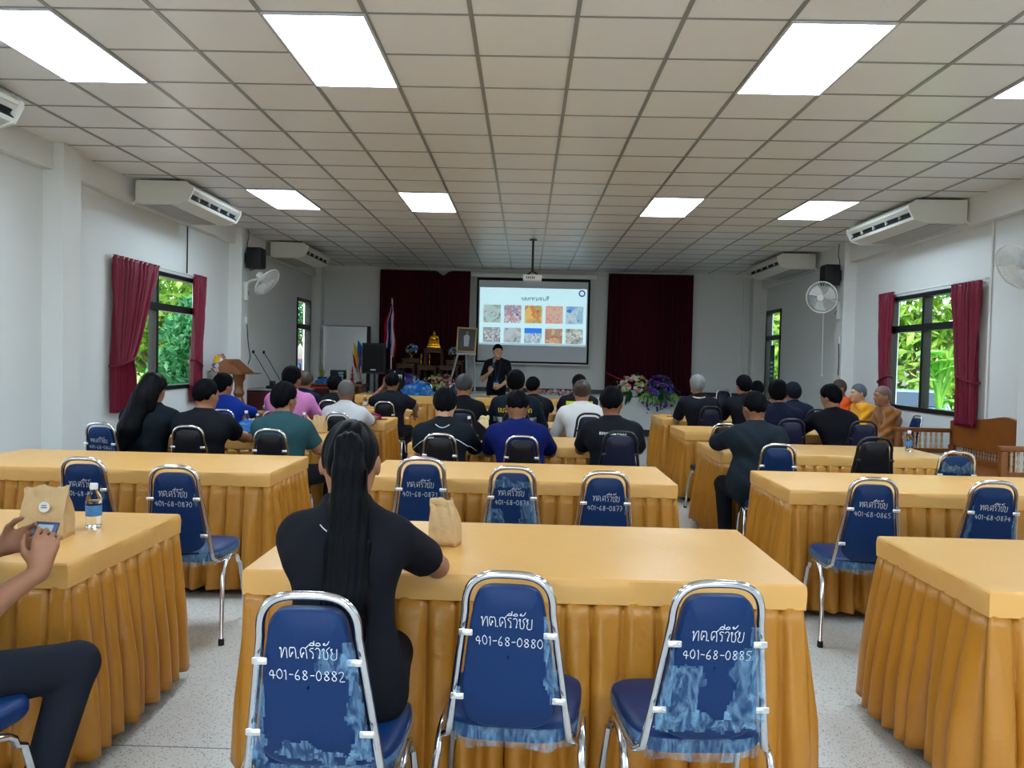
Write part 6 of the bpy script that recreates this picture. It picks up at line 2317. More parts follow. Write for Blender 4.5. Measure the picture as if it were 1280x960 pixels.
WHV = mat('white glazed vase', rgb(226, 226, 222), rough=.25)
fa = thing('flower_arrangement', 'purple and white flower arrangement at the stage edge behind the blue bag', 'flowers', (-2.36, 15.98, SZ))
pot(fa, .09, .12, WHV)
flowers(fa, 60, (0, -.02, .23), (.20, .14, .14), [FL_U, FL_U, FL_V, FL_W, FL_B], 31, 1.15, 24)
fa = thing('flower_arrangement', 'pale pink, white and lime flower arrangement in front of the altar', 'flowers', (-1.72, 15.98, SZ))
pot(fa, .09, .10, WHV)
flowers(fa, 80, (0, -.03, .19), (.34, .14, .17), [FL_W, FL_P, FL_G, FL_G, FL_W, FL_M], 32, 1.1, 34)
fa = thing('flower_arrangement', 'large white, pink and lime arrangement with a magenta spray on the right stage edge', 'flowers', (2.18, 15.96, SZ))
pot(fa, .10, .14, WHV)
flowers(fa, 90, (0, -.06, .22), (.34, .18, .22), [FL_W, FL_W, FL_P, FL_G, FL_G], 33, 1.25, 46, .2, FOL)
sp_ = MB()
sp_.tube(smooth_path([(0, 0, .2), (-.25, -.02, .36), (-.46, -.02, .42), (-.58, -.02, .50)], 2), .006, n=5)
for k in range(14):
    t = k / 13
    p = Vector((-.22 - .36 * t, -.02, .345 + .15 * t ** 1.4))
    sp_.ball(tuple(p), .024 * (1 - .5 * t), 7, (1, 1, .8))
sp_.build('magenta_spray', FL_M, fa)
fa = thing('flower_arrangement', 'large purple and violet arrangement trailing over the right stage edge', 'flowers', (2.68, 15.96, SZ))
pot(fa, .10, .14, WHV)
flowers(fa, 98, (0, -.16, .19), (.30, .17, .26), [FL_U, FL_U, FL_V, FL_V, FL_B, FL_U], 34, 1.25, 44, .22, FOL, droop=.30)
tr_ = MB()
rr = random.Random(4)
for k in range(9):
    x0 = -.3 + .62 * k / 8
    z1 = -.05 - .22 * rr.random()
    pts = smooth_path([(x0 * .4, -.1, .15), (x0, -.28, .08), (x0 * 1.15 + rr.uniform(-.03, .03), -.30, z1)], 2)
    tr_.tube(pts, .004, n=4)
    for q in pts[4:]:
        for j in range(2):
            tr_.ball((q.x + rr.uniform(-.03, .03), q.y + rr.uniform(-.03, .0), q.z + rr.uniform(-.02, .02)), rr.uniform(.012, .022), 6)
tr_.build('trailing_spray', mat('deep blue violet blossoms', rgb(52, 40, 130), rough=.6, var=.3, scale=30), fa)
lv = MB()
for k in range(9):
    x0 = -.42 + .75 * k / 8
    L = rr.uniform(.20, .34)

    def fn(u, v, x0=x0, L=L):
        w = .055 * math.sin(PI * min(1, .08 + .92 * v)) * (u - .5) * 2
        return (x0 * (.5 + .6 * v) + w, -.20 - .14 * math.sin(v * 1.6), .12 - L * v * v)
    lv.grid(fn, 3, 8)
lv.build('trailing_leaves', FOL2, fa, angle=None, fixn=False)
# small pink flower posy lying on the stage edge
fa = thing('flower_posy', 'low row of pale pink blossoms lying on the stage edge under the screen', 'flowers', (.62, 15.98, SZ))
flowers(fa, 36, (0, 0, .05), (.36, .08, .06), [FL_W, FL_P, FL_P], 36, 1.2, 16, .08)

# framed picture on a white easel
es = thing('easel', 'white wooden easel standing on the stage beside the screen', 'easel', (-1.22, 16.05, SZ))
EW = mat('white painted easel wood', rgb(206, 212, 216), rough=.4, var=.03)
for (a, b) in (((-.16, 0, .80), (-.36, -.02, 0)), ((.16, 0, .80), (.20, -.02, 0))):
    MB().tube([a, b], .034, n=4, flat=.6).build('leg', EW, es, smooth=False)
MB().tube([(0, .06, .95), (0, .42, .0)], .024, n=4).build('rear_leg', EW, es, smooth=False)
MB().rbox(-.20, .20, -.04, .03, .765, .815, r=.006).build('ledge', EW, es)
pf = thing('framed_picture', 'gold-framed picture of a standing figure in white on the white easel', 'framed picture', (-1.22, 16.00, SZ + .818))
pf.rotation_euler = (math.radians(-7), math.radians(2), 0)
fm = MB()
fm.rbox(-.20, .20, -.02, .012, 0, .03, r=.005).rbox(-.20, .20, -.02, .012, .48, .51, r=.005).rbox(-.20, -.17, -.02, .012, 0, .51, r=.005).rbox(.17, .20, -.02, .012, 0, .51, r=.005)
fm.build('frame', mat('aged gold frame', rgb(190, 156, 96), rough=.4, metal=.4, var=.1), pf)
MB().box(-.175, .175, -.008, .008, .025, .485).build('painting', mat('dark painted background', rgb(40, 38, 42), rough=.35, var=.4, scale=9), pf, smooth=False)
MB().prism([(-.045, .12), (-.055, .26), (-.06, .33), (-.02, .36), (.03, .36), (.06, .32), (.05, .2), (.045, .12)], -.0105, -.008).build('painted_figure', mat('pale painted uniform', rgb(206, 208, 214), rough=.4, var=.25, scale=30), pf, smooth=False)
MB().ball((.005, -.009, .395), .026, 10, (1, .08, 1.25)).build('painted_head', mat('painted skin tone', rgb(170, 130, 104), rough=.4), pf)

# flag on a white pole
fg = thing('flag', 'red, white and blue striped flag drooping on a white pole left of the altar', 'flag', (-2.72, 15.95, SZ))
MB().tube([(0, 0, 0), (0, 0, 1.84)], .014, n=8).lathe([(.13, 0), (.13, .02), (.03, .05)], 16).build('pole', WPL, fg)
MB().ball((0, 0, 1.86), .022, 8).build('finial', GOLD, fg)
cr, cw, cb = cloth('flag red', rgb(186, 24, 44)), cloth('flag white', rgb(226, 226, 234)), cloth('flag blue', rgb(40, 44, 110))
bands = [(0, 1 / 6, cr), (1 / 6, 2 / 6, cw), (2 / 6, 4 / 6, cb), (4 / 6, 5 / 6, cw), (5 / 6, 1, cr)]
for b0, b1, m_ in bands:
    def fn(u, v, b0=b0, b1=b1):
        t = b0 + (b1 - b0) * u           # across stripes
        z = 1.78 - .98 * v * (.80 + .35 * t)
        sp2 = (.02 + .22 * min(1, v * 1.6) ** .8) * (1 - .15 * v)
        x = -.16 * min(1, v * 1.4) * 0 + sp2 * (t - .62) * 1.1
        return (x + .012 * math.sin(11 * v), -.02 - .05 * math.sin(t * 17 + v * 3) * min(1, v * 2), z - .12 * abs(t - .5))
    o = MB().grid(fn, 8, 26).build('flag_stripe', m_, fg, angle=None, fixn=False)
    o.modifiers.new('t', 'SOLIDIFY').thickness = .003

# loudspeaker on stand
ls = thing('speaker_stand', 'black tripod stand under the large loudspeaker on the left', 'speaker stand', (-2.78, 14.55, 0))
MB().tube([(0, 0, .12), (0, 0, 1.16)], .019, n=10).build('pole', BLK, ls)
MB().lathe([(.03, .62), (.034, .66), (.03, .72)], 12).build('collar', BLK, ls)
for k in range(3):
    a = 2 * PI * k / 3 + .5
    MB().tube([(.02 * math.cos(a), .02 * math.sin(a), .66), (.42 * math.cos(a), .42 * math.sin(a), .012)], .012, n=8).tube([(.02 * math.cos(a), .02 * math.sin(a), .16), (.24 * math.cos(a), .24 * math.sin(a), .30)], .007, n=6).build('leg', BLK, ls)
lk = thing('loudspeaker', 'large black loudspeaker raised on a stand, left of the flag', 'speaker', (-2.78, 14.55, 1.155))
lb_ = MB()
lb_.prism([(-.20, -.17), (.20, -.17), (.22, -.10), (.15, .17), (-.15, .17), (-.22, -.10)], 0, .56, axis='z')
lb_.build('cabinet', BLK, lk, angle=30)
MB().rbox(-.185, .185, -.178, -.165, .03, .53, r=.006).build('grille', mat('black perforated grille', rgb(16, 17, 20), rough=.8, bump=.5, bscale=220), lk)
MB().rbox(-.05, .05, -.184, -.176, .06, .085, r=.003, seg=1).build('badge', mat('silver badge', rgb(170, 174, 178), rough=.3, metal=.6), lk)

# white board with dark stand behind the left desk
wb = thing('whiteboard', 'tall white board with a black right-hand post in the far left corner', 'whiteboard', (-3.77, 16.55, 0))
MB().rbox(-.49, .44, -.012, .012, .78, 2.09, r=.004).build('board', mat('glossy white board', rgb(246, 250, 252), rough=.2, var=.005), wb)
MB().rbox(.435, .505, -.03, .03, .0, 2.09, r=.008).build('post', BLK, wb)
MB().rbox(-.52, -.485, -.02, .02, .0, 2.09, r=.006).build('edge_post', mat('grey metal post', rgb(96, 98, 100), rough=.4, metal=.5), wb)
MB().rbox(-.52, .50, -.02, .02, 2.085, 2.105, r=.004).build('top_rail', MATS['grey metal post'], wb)

# desk with props
dk = thing('side_desk', 'brown wooden desk crowded with props before the white board', 'desk', (-3.62, 14.95, 0))
MB().rbox(-.58, .58, -.30, .30, .90, .94, r=.006).build('desk_top', WOOD_M, dk)
for s in (-1, 1):
    MB().box(s * .54 - .02, s * .54 + .02, -.28, .28, 0, .90).build('side_panel', WOOD_M, dk, smooth=False)
MB().box(-.52, .52, .24, .27, .30, .90).build('modesty_panel', WOOD_M, dk, smooth=False)


def tagged(mb, name, m, label, cat, group=None, **k):
    return tag(mb.build(name, m, **k), label, cat, group)


bx_ = thing('storage_drawers', 'small black drawer unit with pale fronts on the props desk', 'drawers', (-3.52, 14.95, .94))
MB().rbox(-.16, .10, -.10, .12, 0, .26, r=.008).build('cabinet', BLK, bx_)
for k in range(4):
    MB().box(.0, .09, -.108, -.10, .02 + .055 * k, .06 + .055 * k).build('drawer_front', mat('pale blue drawer front', rgb(140, 190, 204), rough=.4), bx_, smooth=False)
pl = thing('potted_plant', 'spiky yellow-green artificial plant in a dark pot on the props desk', 'plant', (-3.86, 14.98, .94))
MB().lathe([(.06, 0), (.08, .02), (.09, .10), (.08, .12)], 14).build('pot', BLK, pl)
sp3 = MB()
rr = random.Random(9)
for k in range(26):
    a = rr.uniform(0, 2 * PI)
    t = rr.uniform(.05, .5)
    L = rr.uniform(.14, .30) * (1.15 if rr.random() > .6 else .8)
    sp3.tube([(0, 0, .08), (t * .12 * math.cos(a), t * .12 * math.sin(a), .08 + L * .6), (t * .22 * math.cos(a), t * .22 * math.sin(a), .08 + L)], [.012, .012, .002], n=4, flat=.3)
sp3.build('leaves', mat('yellow green spikes', rgb(150, 156, 30), rough=.5, var=.4, scale=12), pl, smooth=False)
CRUMP = random.Random(3)


def crumpled(cx, cy, cz, rx, ry, rz, seed, n=40):
    r_ = random.Random(seed)
    ph = [r_.uniform(0, 6.28) for _ in range(9)]
    mb = MB()

    def fn(u, v):
        a = 2 * PI * u
        b = PI * v * .5
        k = 1 + .16 * math.sin(3 * a + ph[0] + 4 * v) + .10 * math.sin(7 * a + ph[1] + 9 * v) + .07 * math.sin(15 * a + ph[2] - 11 * v) + .05 * math.sin(24 * a + 20 * v + ph[3])
        x, y = math.sin(b + .05) * math.cos(a) * rx * k, math.sin(b + .05) * math.sin(a) * ry * k
        z = max(.002, math.cos(b) * rz * (1 + .18 * math.sin(4 * a + ph[4]) * math.sin(6 * v + ph[5]) + .10 * math.sin(11 * a + ph[6]) * v))
        return (cx + x, cy + y, cz + z)
    mb.grid(fn, 56, 22, closed_u=True)
    return mb


BLUEBAG = mat('blue plastic bag', rgb(24, 104, 178), rough=.3, spec=.6, var=.2, scale=14, bump=.5, bscale=22)
tagged(crumpled(-3.72, 14.78, .94, .22, .10, .10, 5), 'blue_bag', BLUEBAG, 'folded blue plastic bag on the props desk near the white board', 'bag')
# flags bundle on the props desk
fs_ = thing('flag_stand', 'bundle of small yellow, blue and red flags standing on the props desk', 'flags', (-3.16, 15.02, .94))
MB().lathe([(.07, 0), (.075, .02), (.03, .05)], 12).build('base', WOOD_D, fs_)
FY, FB_, FR = cloth('flag yellow', rgb(232, 186, 40)), cloth('flag mid blue', rgb(40, 110, 190)), cloth('flag deep red', rgb(160, 24, 36))
for k, (m_, ang, ln) in enumerate(((FR, -.26, .62), (FY, -.17, .80), (FB_, -.05, .84), (cr, .02, .66), (cw, .08, .6))):
    MB().tube([(0, 0, .03), (math.sin(ang) * ln, .0, ln)], .006, n=6).build('flag_pole', WPL, fs_)

    def fn(u, v, ang=ang, ln=ln, k=k):
        t = 1 - v * .62
        return (math.sin(ang) * ln * t + .10 * u * (1 - .4 * v) + .01 * math.sin(8 * v + k), -.012 * k - .02 * math.sin(6 * u + k), ln * t - .16 * u - .1 * v * u)
    o = MB().grid(fn, 7, 12).build('flag_cloth', m_, fs_, angle=None, fixn=False)
    o.modifiers.new('t', 'SOLIDIFY').thickness = .003
for k, (x, h, m_, lb) in enumerate(((-3.34, .40, WPL, 'tall white tiered ornament'), (-3.27, .34, mat('red lacquer', rgb(176, 36, 34), rough=.35), 'red lacquered tiered ornament'), (-3.40, .28, GOLD, 'short gold tiered ornament'))):
    tagged(MB().lathe([(.045, 0), (.05, .02), (.02, .06), (.036, .10), (.014, h * .4), (.026, h * .5), (.010, h * .65), (.018, h * .72), (.004, h)], 12, Matrix.Translation((x, 14.86 + .04 * k, .94))), 'ornament', m_, lb + ' on the props desk', 'ornament', 'props on the desk')
tagged(MB().rbox(-3.42, -3.28, 14.70, 14.80, .94, 1.0, r=.004), 'paper_box', mat('white card box', rgb(226, 226, 224), rough=.5), 'small white box at the front edge of the props desk', 'box')

# cabinet with two gooseneck microphones
cb_ = thing('cabinet', 'dark reddish brown cabinet beyond the left pillar carrying two gooseneck microphones', 'cabinet', (-4.08, 13.15, 0))
DRW = mat('dark red brown laminate', rgb(70, 26, 26), rough=.35, var=.12, scale=6, stretch=(1, 1, 4))
MB().box(-.46, .46, -.32, .32, .0, .87).build('body', DRW, cb_, smooth=False)
MB().rbox(-.48, .48, -.34, .34, .87, .90, r=.005).build('top', mat('grey cabinet top', rgb(150, 152, 150), rough=.4), cb_)
for s in (-1, 1):
    d_ = MB().rbox(s * .23 - .215, s * .23 + .215, -.338, -.32, .06, .84, r=.004, seg=1).build('cabinet_door', DRW, cb_)
    MB().tube([(s * .05, -.352, .50), (s * .05, -.352, .58)], .006).build('handle', CHROME_W, d_)
for k, (dx, lb) in enumerate(((0, 'left'), (.14, 'right'))):
    gm = thing('desk_microphone', 'black gooseneck desk microphone on the cabinet, %s one' % lb, 'microphone', (-4.20 + dx, 13.02 + .1 * k, .90), 0, 'gooseneck microphones')
    MB().rbox(-.07, .09, -.07, .07, 0, .05, r=.012).rbox(-.02, .06, -.04, .05, .05, .13, r=.012).build('base', BLK, gm)
    MB().tube(smooth_path([(.0, 0, .10), (-.10, 0, .27), (-.24, 0, .50), (-.30, 0, .585)], 2), .006, n=6).build('gooseneck', BLK, gm)
    MB().ball((-.305, 0, .60), .022, 10, (1, 1, 1.3)).build('mic_head', BLK, gm)
rl = thing('low_railing', 'low red-topped wire mesh railing near the far left door', 'railing', (-3.72, 13.75, 0))
MB().tube([(-.30, 0, .90), (.30, 0, .90)], .022, n=8).build('top_rail', mat('red painted rail', rgb(150, 34, 48), rough=.4), rl)
w_ = MB()
for k in range(13):
    w_.tube([(-.28 + .0467 * k, 0, .08), (-.28 + .0467 * k, 0, .89)], .003, n=4)
for k in range(16):
    w_.tube([(-.29, 0, .1 + .05 * k), (.29, 0, .1 + .05 * k)], .003, n=4)
w_.build('wire_mesh', MATS['grey metal post'], rl)
for s in (-1, 1):
    MB().tube([(s * .29, 0, 0), (s * .29, 0, .9)], .014, n=8).build('post', BLK, rl)

# lectern with garland
lc = thing('lectern', 'turned wooden lectern with a slanted carved top by the left pillar', 'lectern', (-4.13, 11.35, 0))
MB().lathe([(.20, 0), (.21, .03), (.18, .06), (.07, .10), (.06, .18), (.085, .24), (.06, .30), (.055, .60), (.08, .66), (.065, .70), (.095, .74), (.07, .80), (.055, .84), (.08, .90), (.06, .95), (.06, 1.05), (.085, 1.10), (.09, 1.18)], 22).build('column', WOOD_M, lc)
MB().prism([(-.20, 1.17), (.10, 1.17), (.13, 1.20), (-.09, 1.385), (-.12, 1.385), (-.20, 1.33)], -.24, .24).build('reading_desk', WOOD_M, lc, smooth=False)
MB().box(.05, .24, -.25, .25, 1.175, 1.19).build('lip', WOOD_M, lc, smooth=False)
cr_ = MB()
for k in range(7):
    y = -.21 + .07 * k
    cr_.lathe([(.012, 0), (.016, .02), (.008, .04), (.012, .055), (.002, .075)], 8, Matrix.Translation((-.02 + .0 * k, y, 1.30)))
    break
cr_.build('carved_crest', WOOD_M, lc)
gl = thing('flower_garland', 'yellow, white and purple flower garland hung at the back of the lectern', 'flowers', (-4.39, 11.35, 1.28))
flowers(gl, 46, (0, 0, 0), (.10, .20, .17), [FL_Y, FL_Y, FL_W, FL_V, FL_P], 41, 1.15, 30, .10)

# carved wooden bench on the right
bn = thing('carved_bench', 'carved reddish wooden bench with spindles along the right wall', 'bench', (4.70, 8.33, 0))
W2, D2 = 1.05, .34          # half length (y), half depth (x)
MB().rbox(-D2, D2 - .05, -W2, W2, .40, .45, r=.008).build('seat', WOOD_R, bn)
crest = [(-W2, .60), (-W2, .88)] + [(-W2 + .12, .90), (-W2 + .22, .875), (-W2 + .40, .91), (-.22, .965), (-.10, .985), (0, .995), (.10, .985), (.22, .965), (W2 - .40, .91), (W2 - .22, .875), (W2 - .12, .90), (W2, .88), (W2, .60)]
bk = MB()
n0 = len(crest)
bk.add([(D2 - .04, y, z) for y, z in crest] + [(D2, y, z) for y, z in crest], [tuple(range(n0)), tuple(range(2 * n0 - 1, n0 - 1, -1))] + [(i, n0 + i, n0 + (i + 1) % n0, (i + 1) % n0) for i in range(n0)])
bk.build('crest_board', WOOD_R, bn, smooth=False)
MB().box(D2 - .045, D2 - .005, -W2, W2, .45, .50).box(D2 - .045, D2 - .005, -.04, .04, .50, .60).box(D2 - .045, D2 - .005, -W2, -W2 + .05, .45, .60).box(D2 - .045, D2 - .005, W2 - .05, W2, .45, .60).build('back_rail', WOOD_R, bn, smooth=False)
SPP = [(.009, 0), (.012, .02), (.006, .04), (.012, .06), (.006, .085), (.009, .12)]
SPM = MB().lathe(SPP, 8).build('spindle', WOOD_R, bn)
SPM.location = (D2 - .025, -W2 + .09, .49)
for k in range(1, 34):
    y = -W2 + .09 + k * .0525
    if abs(y) < .045 or y > W2 - .07:
        continue
    o = SPM.copy()
    COL.objects.link(o)
    o.location = (D2 - .025, y, .49)
for s in (-1, 1):
    ya = s * (W2 - .025)
    MB().rbox(-D2 - .02, D2 - .04, ya - .03, ya + .03, .74, .79, r=.010).box(-D2, D2 - .04, ya - .02, ya + .02, .50, .55).build('armrest', WOOD_R, bn)
    MB().rbox(-D2 - .005, -D2 + .055, ya - .03, ya + .03, 0, .74, r=.006).build('front_post', WOOD_R, bn)
    MB().rbox(D2 - .055, D2, ya - .03, ya + .03, 0, .60, r=.006).build('rear_post', WOOD_R, bn)
    LS = MB().lathe([(.012, 0), (.016, .03), (.008, .055), (.016, .09), (.008, .13), (.016, .16), (.012, .19)], 8)
    o0 = LS.build('arm_spindle', mat('backlit pale spindle', rgb(196, 166, 126), rough=.4, var=.1), bn)  # pale colour paints in the backlight from the bright wall behind
    for k in range(8):
        o = o0 if k == 0 else o0.copy()
        if k:
            COL.objects.link(o)
        o.location = (-D2 + .10 + k * .062, ya, .55)
MB().box(-D2 + .02, -D2 + .05, -W2 + .04, W2 - .04, .28, .40).build('seat_apron', WOOD_R, bn, smooth=False)

# ================================================================== THINGS ON THE TABLES
CLEAR = mat('clear bottle plastic', (0.95, 0.98, 1.0, 1), rough=.03, trans=1.0, var=0, ior=1.15)
WATER = mat('drinking water', (0.93, 0.97, 1.0, 1), rough=.0, trans=1.0, var=0, ior=1.2)
CAPW = mat('white bottle cap', rgb(238, 240, 244), rough=.35)
LABEL_B = mat('blue printed label', rgb(70, 130, 196), rough=.4, var=.35, scale=30)
LABEL_P = mat('pale printed label', rgb(186, 200, 224), rough=.4, var=.2, scale=30)
BOT = {}


def bottle(label, x, y, z=.75, lab=LABEL_B, s=1.0):
    root = thing('water_bottle', label, 'bottle', (x, y, z), random.Random(int(x * 99)).uniform(0, 6), 'water bottles', s)

    def mk(key, mb, nm, m):
        if key not in BOT:
            o = mb().build(nm, m, root)
            BOT[key] = o.data
        else:
            o = bpy.data.objects.new(nm, BOT[key])
            COL.objects.link(o)
            o.parent = root
        return o
    mk('b', lambda: MB().lathe([(.022, 0), (.030, .004), (.031, .02), (.0295, .03), (.031, .04), (.031, .075), (.0295, .085), (.031, .095), (.031, .118), (.026, .136), (.015, .150), (.0135, .165)], 20), 'bottle_body', CLEAR)
    mk('w', lambda: MB().lathe([(.020, .003), (.0275, .006), (.0285, .05), (.0285, .110), (.004, .1105)], 18), 'water', WATER)
    mk('l' + lab.name, lambda: MB().lathe([(.0312, .048), (.0316, .049), (.0316, .092), (.0312, .093)], 20, cap=False), 'label_band', lab)
    mk('c', lambda: MB().lathe([(.0150, .158), (.0158, .160), (.0158, .180), (.014, .183), (.002, .183)], 16), 'cap', CAPW)
    return root


KRAFT = mat('brown kraft paper', rgb(208, 174, 126), rough=.75, var=.10, scale=16, bump=.6, bscale=26)
CREAM = mat('cream paper bag', rgb(226, 208, 160), rough=.75, var=.08, scale=16, bump=.5, bscale=26)


def paper_bag(label, x, y, rot, w=.12, d=.075, h=.18, seed=1, m=KRAFT, z=.75, folded=False, lean_=0.0):
    rr = random.Random(seed)
    ph = [rr.uniform(0, 6.28) for _ in range(8)]
    root = thing('paper_bag', label, 'paper bag', (x, y, z), rot, 'paper snack bags')
    prof = [(0.0, 1.0, 1.0), (.10, 1.0, 1.0), (.30, 1.02, 1.0), (.5, 1.0, .85), (.68, .98, .55), (.80, .97, .30), (.90, .98, .16), (1.0, .99, .10)]
    if folded:
        prof = [(0.0, 1.0, 1.0), (.12, 1.03, 1.03), (.35, 1.05, 1.0), (.55, 1.0, .85), (.72, .92, .55), (.84, .86, .28), (.93, .86, .14), (1.0, .86, .10)]
    per = []
    for i in range(12):
        per.append((-1 + 2 * i / 12, -1))
    for i in range(6):
        per.append((1, -1 + 2 * i / 6))
    for i in range(12):
        per.append((1 - 2 * i / 12, 1))
    for i in range(6):
        per.append((-1, 1 - 2 * i / 6))
    n_ = len(per)

    def fn(u, v):
        i = int(round(u * n_)) % n_
        j = int(round(v * 7))
        hh, a, b = prof[j]
        px, py = per[i]
        cr = .004 * math.sin(4 * px * 2 + 9 * hh + ph[0]) + .003 * math.sin(11 * px + 17 * hh + ph[1] + 5 * py)
        gus = -.012 * (abs(px) > .99) * (1 - abs(py)) * min(1, hh * 2)
        xx = px * (w / 2 * a) + (gus if px > 0 else -gus)
        yy = py * (d / 2 * b) + cr * (1 if py > 0 else -1) * (.3 + hh)
        zz = hh * h + (.006 * math.sin(5 * px + ph[2]) if j == 7 else 0)
        return (xx + lean_ * hh * hh * h, yy, zz)
    mb = MB().grid(fn, n_, 8, closed_u=True)
    mb.add([(px * w / 2, py * d / 2, .001) for px, py in per], [tuple(range(n_))])
    b_ = mb.build('bag_body', m, root, angle=35)
    b_.modifiers.new('t', 'SOLIDIFY').thickness = .0012
    if folded:
        f_ = MB()
        f_.grid(lambda u, v: ((-.5 + u) * w * .90 + lean_ * h, -d * .10 - .006 * math.sin(PI * v) - .002 * math.sin(9 * u + ph[3]), h * (1.0 - .20 * v) + .004 * math.sin(6 * u)), 12, 4)
        q = f_.build('folded_flap', m, root, angle=None)
        q.modifiers.new('t', 'SOLIDIFY').thickness = .0015
    return root, b_


# nearest tables
pb, body_ = paper_bag('brown paper bag with a folded top on the nearest table beside the ponytailed woman', -.295, 3.05, math.radians(-12), w=.105, d=.075, h=.175, seed=3, folded=True, lean_=-.10)
pb, body_ = paper_bag('brown paper bag with a round white sticker beside the water bottle on the left table', -1.815, 2.98, math.radians(6), w=.16, d=.10, h=.195, seed=4)
st_ = MB().lathe([(.002, .0), (.020, .0), (.020, .001), (.002, .0012)], 20, Matrix.Translation((.012, -.048, .125)) @ Matrix.Rotation(math.radians(82), 4, 'X')).build('sticker', mat('white paper sticker', rgb(240, 240, 238), rough=.5), pb)
si = MB()
for k, wd in enumerate((.018, .022)):
    si.box(.012 - wd / 2, .012 + wd / 2, -.0508, -.0496, .121 + .008 * (1 - k), .124 + .008 * (1 - k))
si.build('sticker_print', mat('grey print', rgb(90, 90, 96), rough=.6), st_, smooth=False)
bottle('clear water bottle with a white cap on the left near table', -1.745, 3.18, s=.97)
tagged(MB().tube([(-1.98, 2.735, .758), (-1.62, 2.715, .758)], .004, n=6), 'pen', mat('red brown pen', rgb(120, 40, 36), rough=.4), 'dark red pen lying by the hands of the man with the phone', 'pen')
# left block
BAGM = BLUEBAG
tagged(crumpled(-2.50, 7.22, .75, .17, .14, .10, 11), 'plastic_bag', BAGM, 'crumpled bright blue plastic bag on the left table behind the black polo', 'bag')
bottle('water bottle with a blue label standing before the crumpled blue bag', -2.62, 7.40)
bottle('water bottle with a pale label close beside the cream paper bag', -2.52, 7.42, lab=LABEL_P, s=.85)
paper_bag('cream paper bag left of the man in teal green', -2.40, 7.40, .2, w=.15, d=.09, h=.12, seed=6, m=CREAM)
bottle('water bottle right of the man in teal green', -2.06, 7.36)
paper_bag('upright brown paper bag right of the man in teal green, beside a bottle', -1.91, 7.34, -.3, w=.12, d=.08, h=.16, seed=7, m=KRAFT)
bottle('water bottle on the table of the man in bright blue', -2.90, 8.80)
CAPM = cloth('maroon cap cloth', rgb(128, 22, 60))
mc = thing('cap', 'maroon cloth cap lying at the right end of the left table', 'cap', (-1.75, 9.02, .75))
MB().lathe([(.10, 0), (.105, .03), (.085, .07), (.04, .09), (.003, .095)], 20, Matrix.Diagonal((1.1, .9, .8, 1))).build('crown', CAPM, mc)
MB().grid(lambda u, v: (.08 + .10 * v, (-.07 + .14 * u) * (1 - .25 * v), .012 - .006 * v + .004 * math.sin(PI * u)), 9, 5).build('brim', CAPM, mc, angle=None).modifiers.new('t', 'SOLIDIFY').thickness = .004
bottle('clear bottle beyond the man in white on the left', -2.22, 10.95, lab=LABEL_P)
paper_bag('small brown bag standing beyond the man in white', -2.05, 10.82, .1, w=.17, d=.09, h=.13, seed=8)
paper_bag('brown bag between the pink shirt and the person in navy', -2.66, 10.86, .1, w=.13, d=.08, h=.15, seed=9)
bottle('clear bottle near the right end of the table of the man holding his ear', -1.66, 11.05, lab=LABEL_P)
# middle block
bottle('water bottle right of the man with white piping', -.52, 7.40)
paper_bag('small twisted cream bag next to the bottle, middle block', -.40, 7.38, .5, w=.10, d=.08, h=.19, seed=10, m=CREAM, folded=True, lean_=.15)
po_ = thing('pouch', 'black triangular pouch on the middle table near the small cream bag', 'pouch', (-.36, 7.00, .75))
MB().prism([(-.10, 0), (.10, 0), (.085, .05), (-.055, .17), (-.10, .10)], -.03, .03).build('pouch_body', BLACK_SH, po_, smooth=False)
MB().rbox(.02, .09, -.034, .034, .045, .055, r=.003, seg=1).build('zip', MATS['grey metal post'], po_)
bottle('water bottle half hidden by the royal blue polo', -.14, 8.72)
for k, (x, lb) in enumerate(((-.42, 'small white cup left of the silver striped vest'), (.42, 'small clear cup right of the silver striped vest'))):
    tagged(MB().lathe([(.024, 0), (.026, .003), (.034, .075), (.036, .078), (.033, .078), (.025, .006), (.003, .006)], 18, Matrix.Translation((x, 10.86, .75))), 'cup', WPL if k == 0 else CAPW, lb, 'cup')
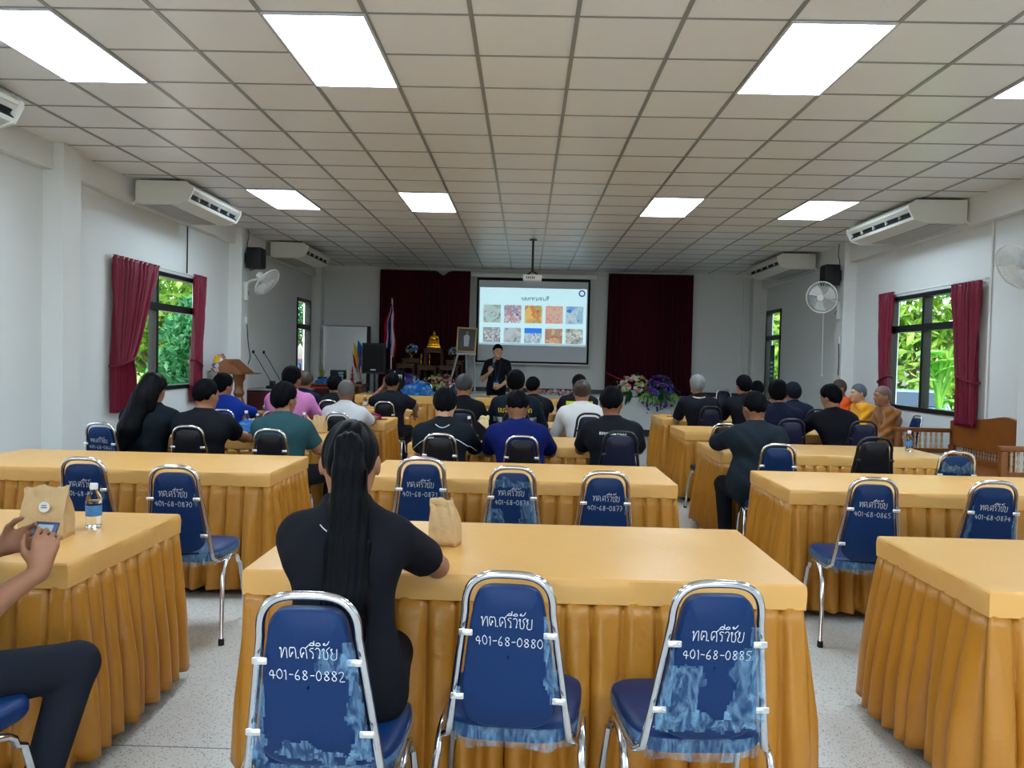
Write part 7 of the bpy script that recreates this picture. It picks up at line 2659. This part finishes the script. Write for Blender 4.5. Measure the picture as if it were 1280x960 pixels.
# right block
bottle('water bottle alone near the right end of a right-hand table', 3.38, 7.00)
PLB = mat('white printed plastic bag', rgb(216, 218, 226), rough=.4, var=.25, scale=20, bump=.5, bscale=24)
tagged(crumpled(2.62, 8.78, .75, .15, .10, .17, 21), 'plastic_bag', PLB, 'white printed plastic bag on the right-hand table behind the empty writing chair', 'bag')
tagged(MB().rbox(2.22, 2.52, 8.66, 8.84, .75, .775, r=.004).rbox(2.26, 2.44, 8.68, 8.82, .775, .79, r=.004), 'paper_packet', CREAM, 'flat cream paper packet left of the white plastic bag', 'packet')
for k, (x, y, m_, a, lb) in enumerate(((1.98, 10.70, BLK, .3, 'dark pen lying at the left end of the farthest right table'), (2.06, 10.66, FL_P, -.5, 'pink pen beside the dark pen on the farthest right table'))):
    tagged(MB().tube([(x - .07 * math.cos(a), y - .07 * math.sin(a), .756), (x + .07 * math.cos(a), y + .07 * math.sin(a), .756)], .005, n=6), 'pen', m_, lb, 'pen')
bottle('bottle on the farthest right table beside the silver-haired man', 2.50, 10.92, lab=LABEL_P)
tagged(MB().lathe([(.024, 0), (.026, .003), (.034, .075), (.036, .078), (.033, .078), (.025, .006), (.003, .006)], 18, Matrix.Translation((2.84, 8.70, .75))), 'cup', WPL, 'white cup right of the white plastic bag', 'cup')
# head tables
bb_ = thing('tote_bag', 'upright black bag with white lettering on the left head table', 'bag', (-2.19, 13.30, .84))
MB().rbox(-.15, .15, -.07, .07, 0, .42, r=.035, seg=3).build('bag_body', BLACK_SH, bb_)
tb = MB()
for l in text_strokes(['ro', 'a', 'bo', 'so', 'ro', 'ii', 'wo', 'i'], .045, .03, .27, width=.19):
    tb.tube([(x, -.0725, z) for x, z in l], .0055, n=4)
tb.build('lettering', INK, bb_, smooth=False)
MB().ball((.0, -.07, .385), .012, 8).build('white_badge', WPL, bb_)
tagged(crumpled(-1.80, 13.26, .84, .26, .16, .21, 13), 'plastic_bag', BAGM, 'large crumpled blue plastic bag on the left head table beside the black bag', 'bag')
tagged(MB().rbox(-.58, -.46, 13.08, 13.18, .84, .87, r=.004), 'card_box', KRAFT, 'flat brown box on the head table in front of the speaker', 'box')
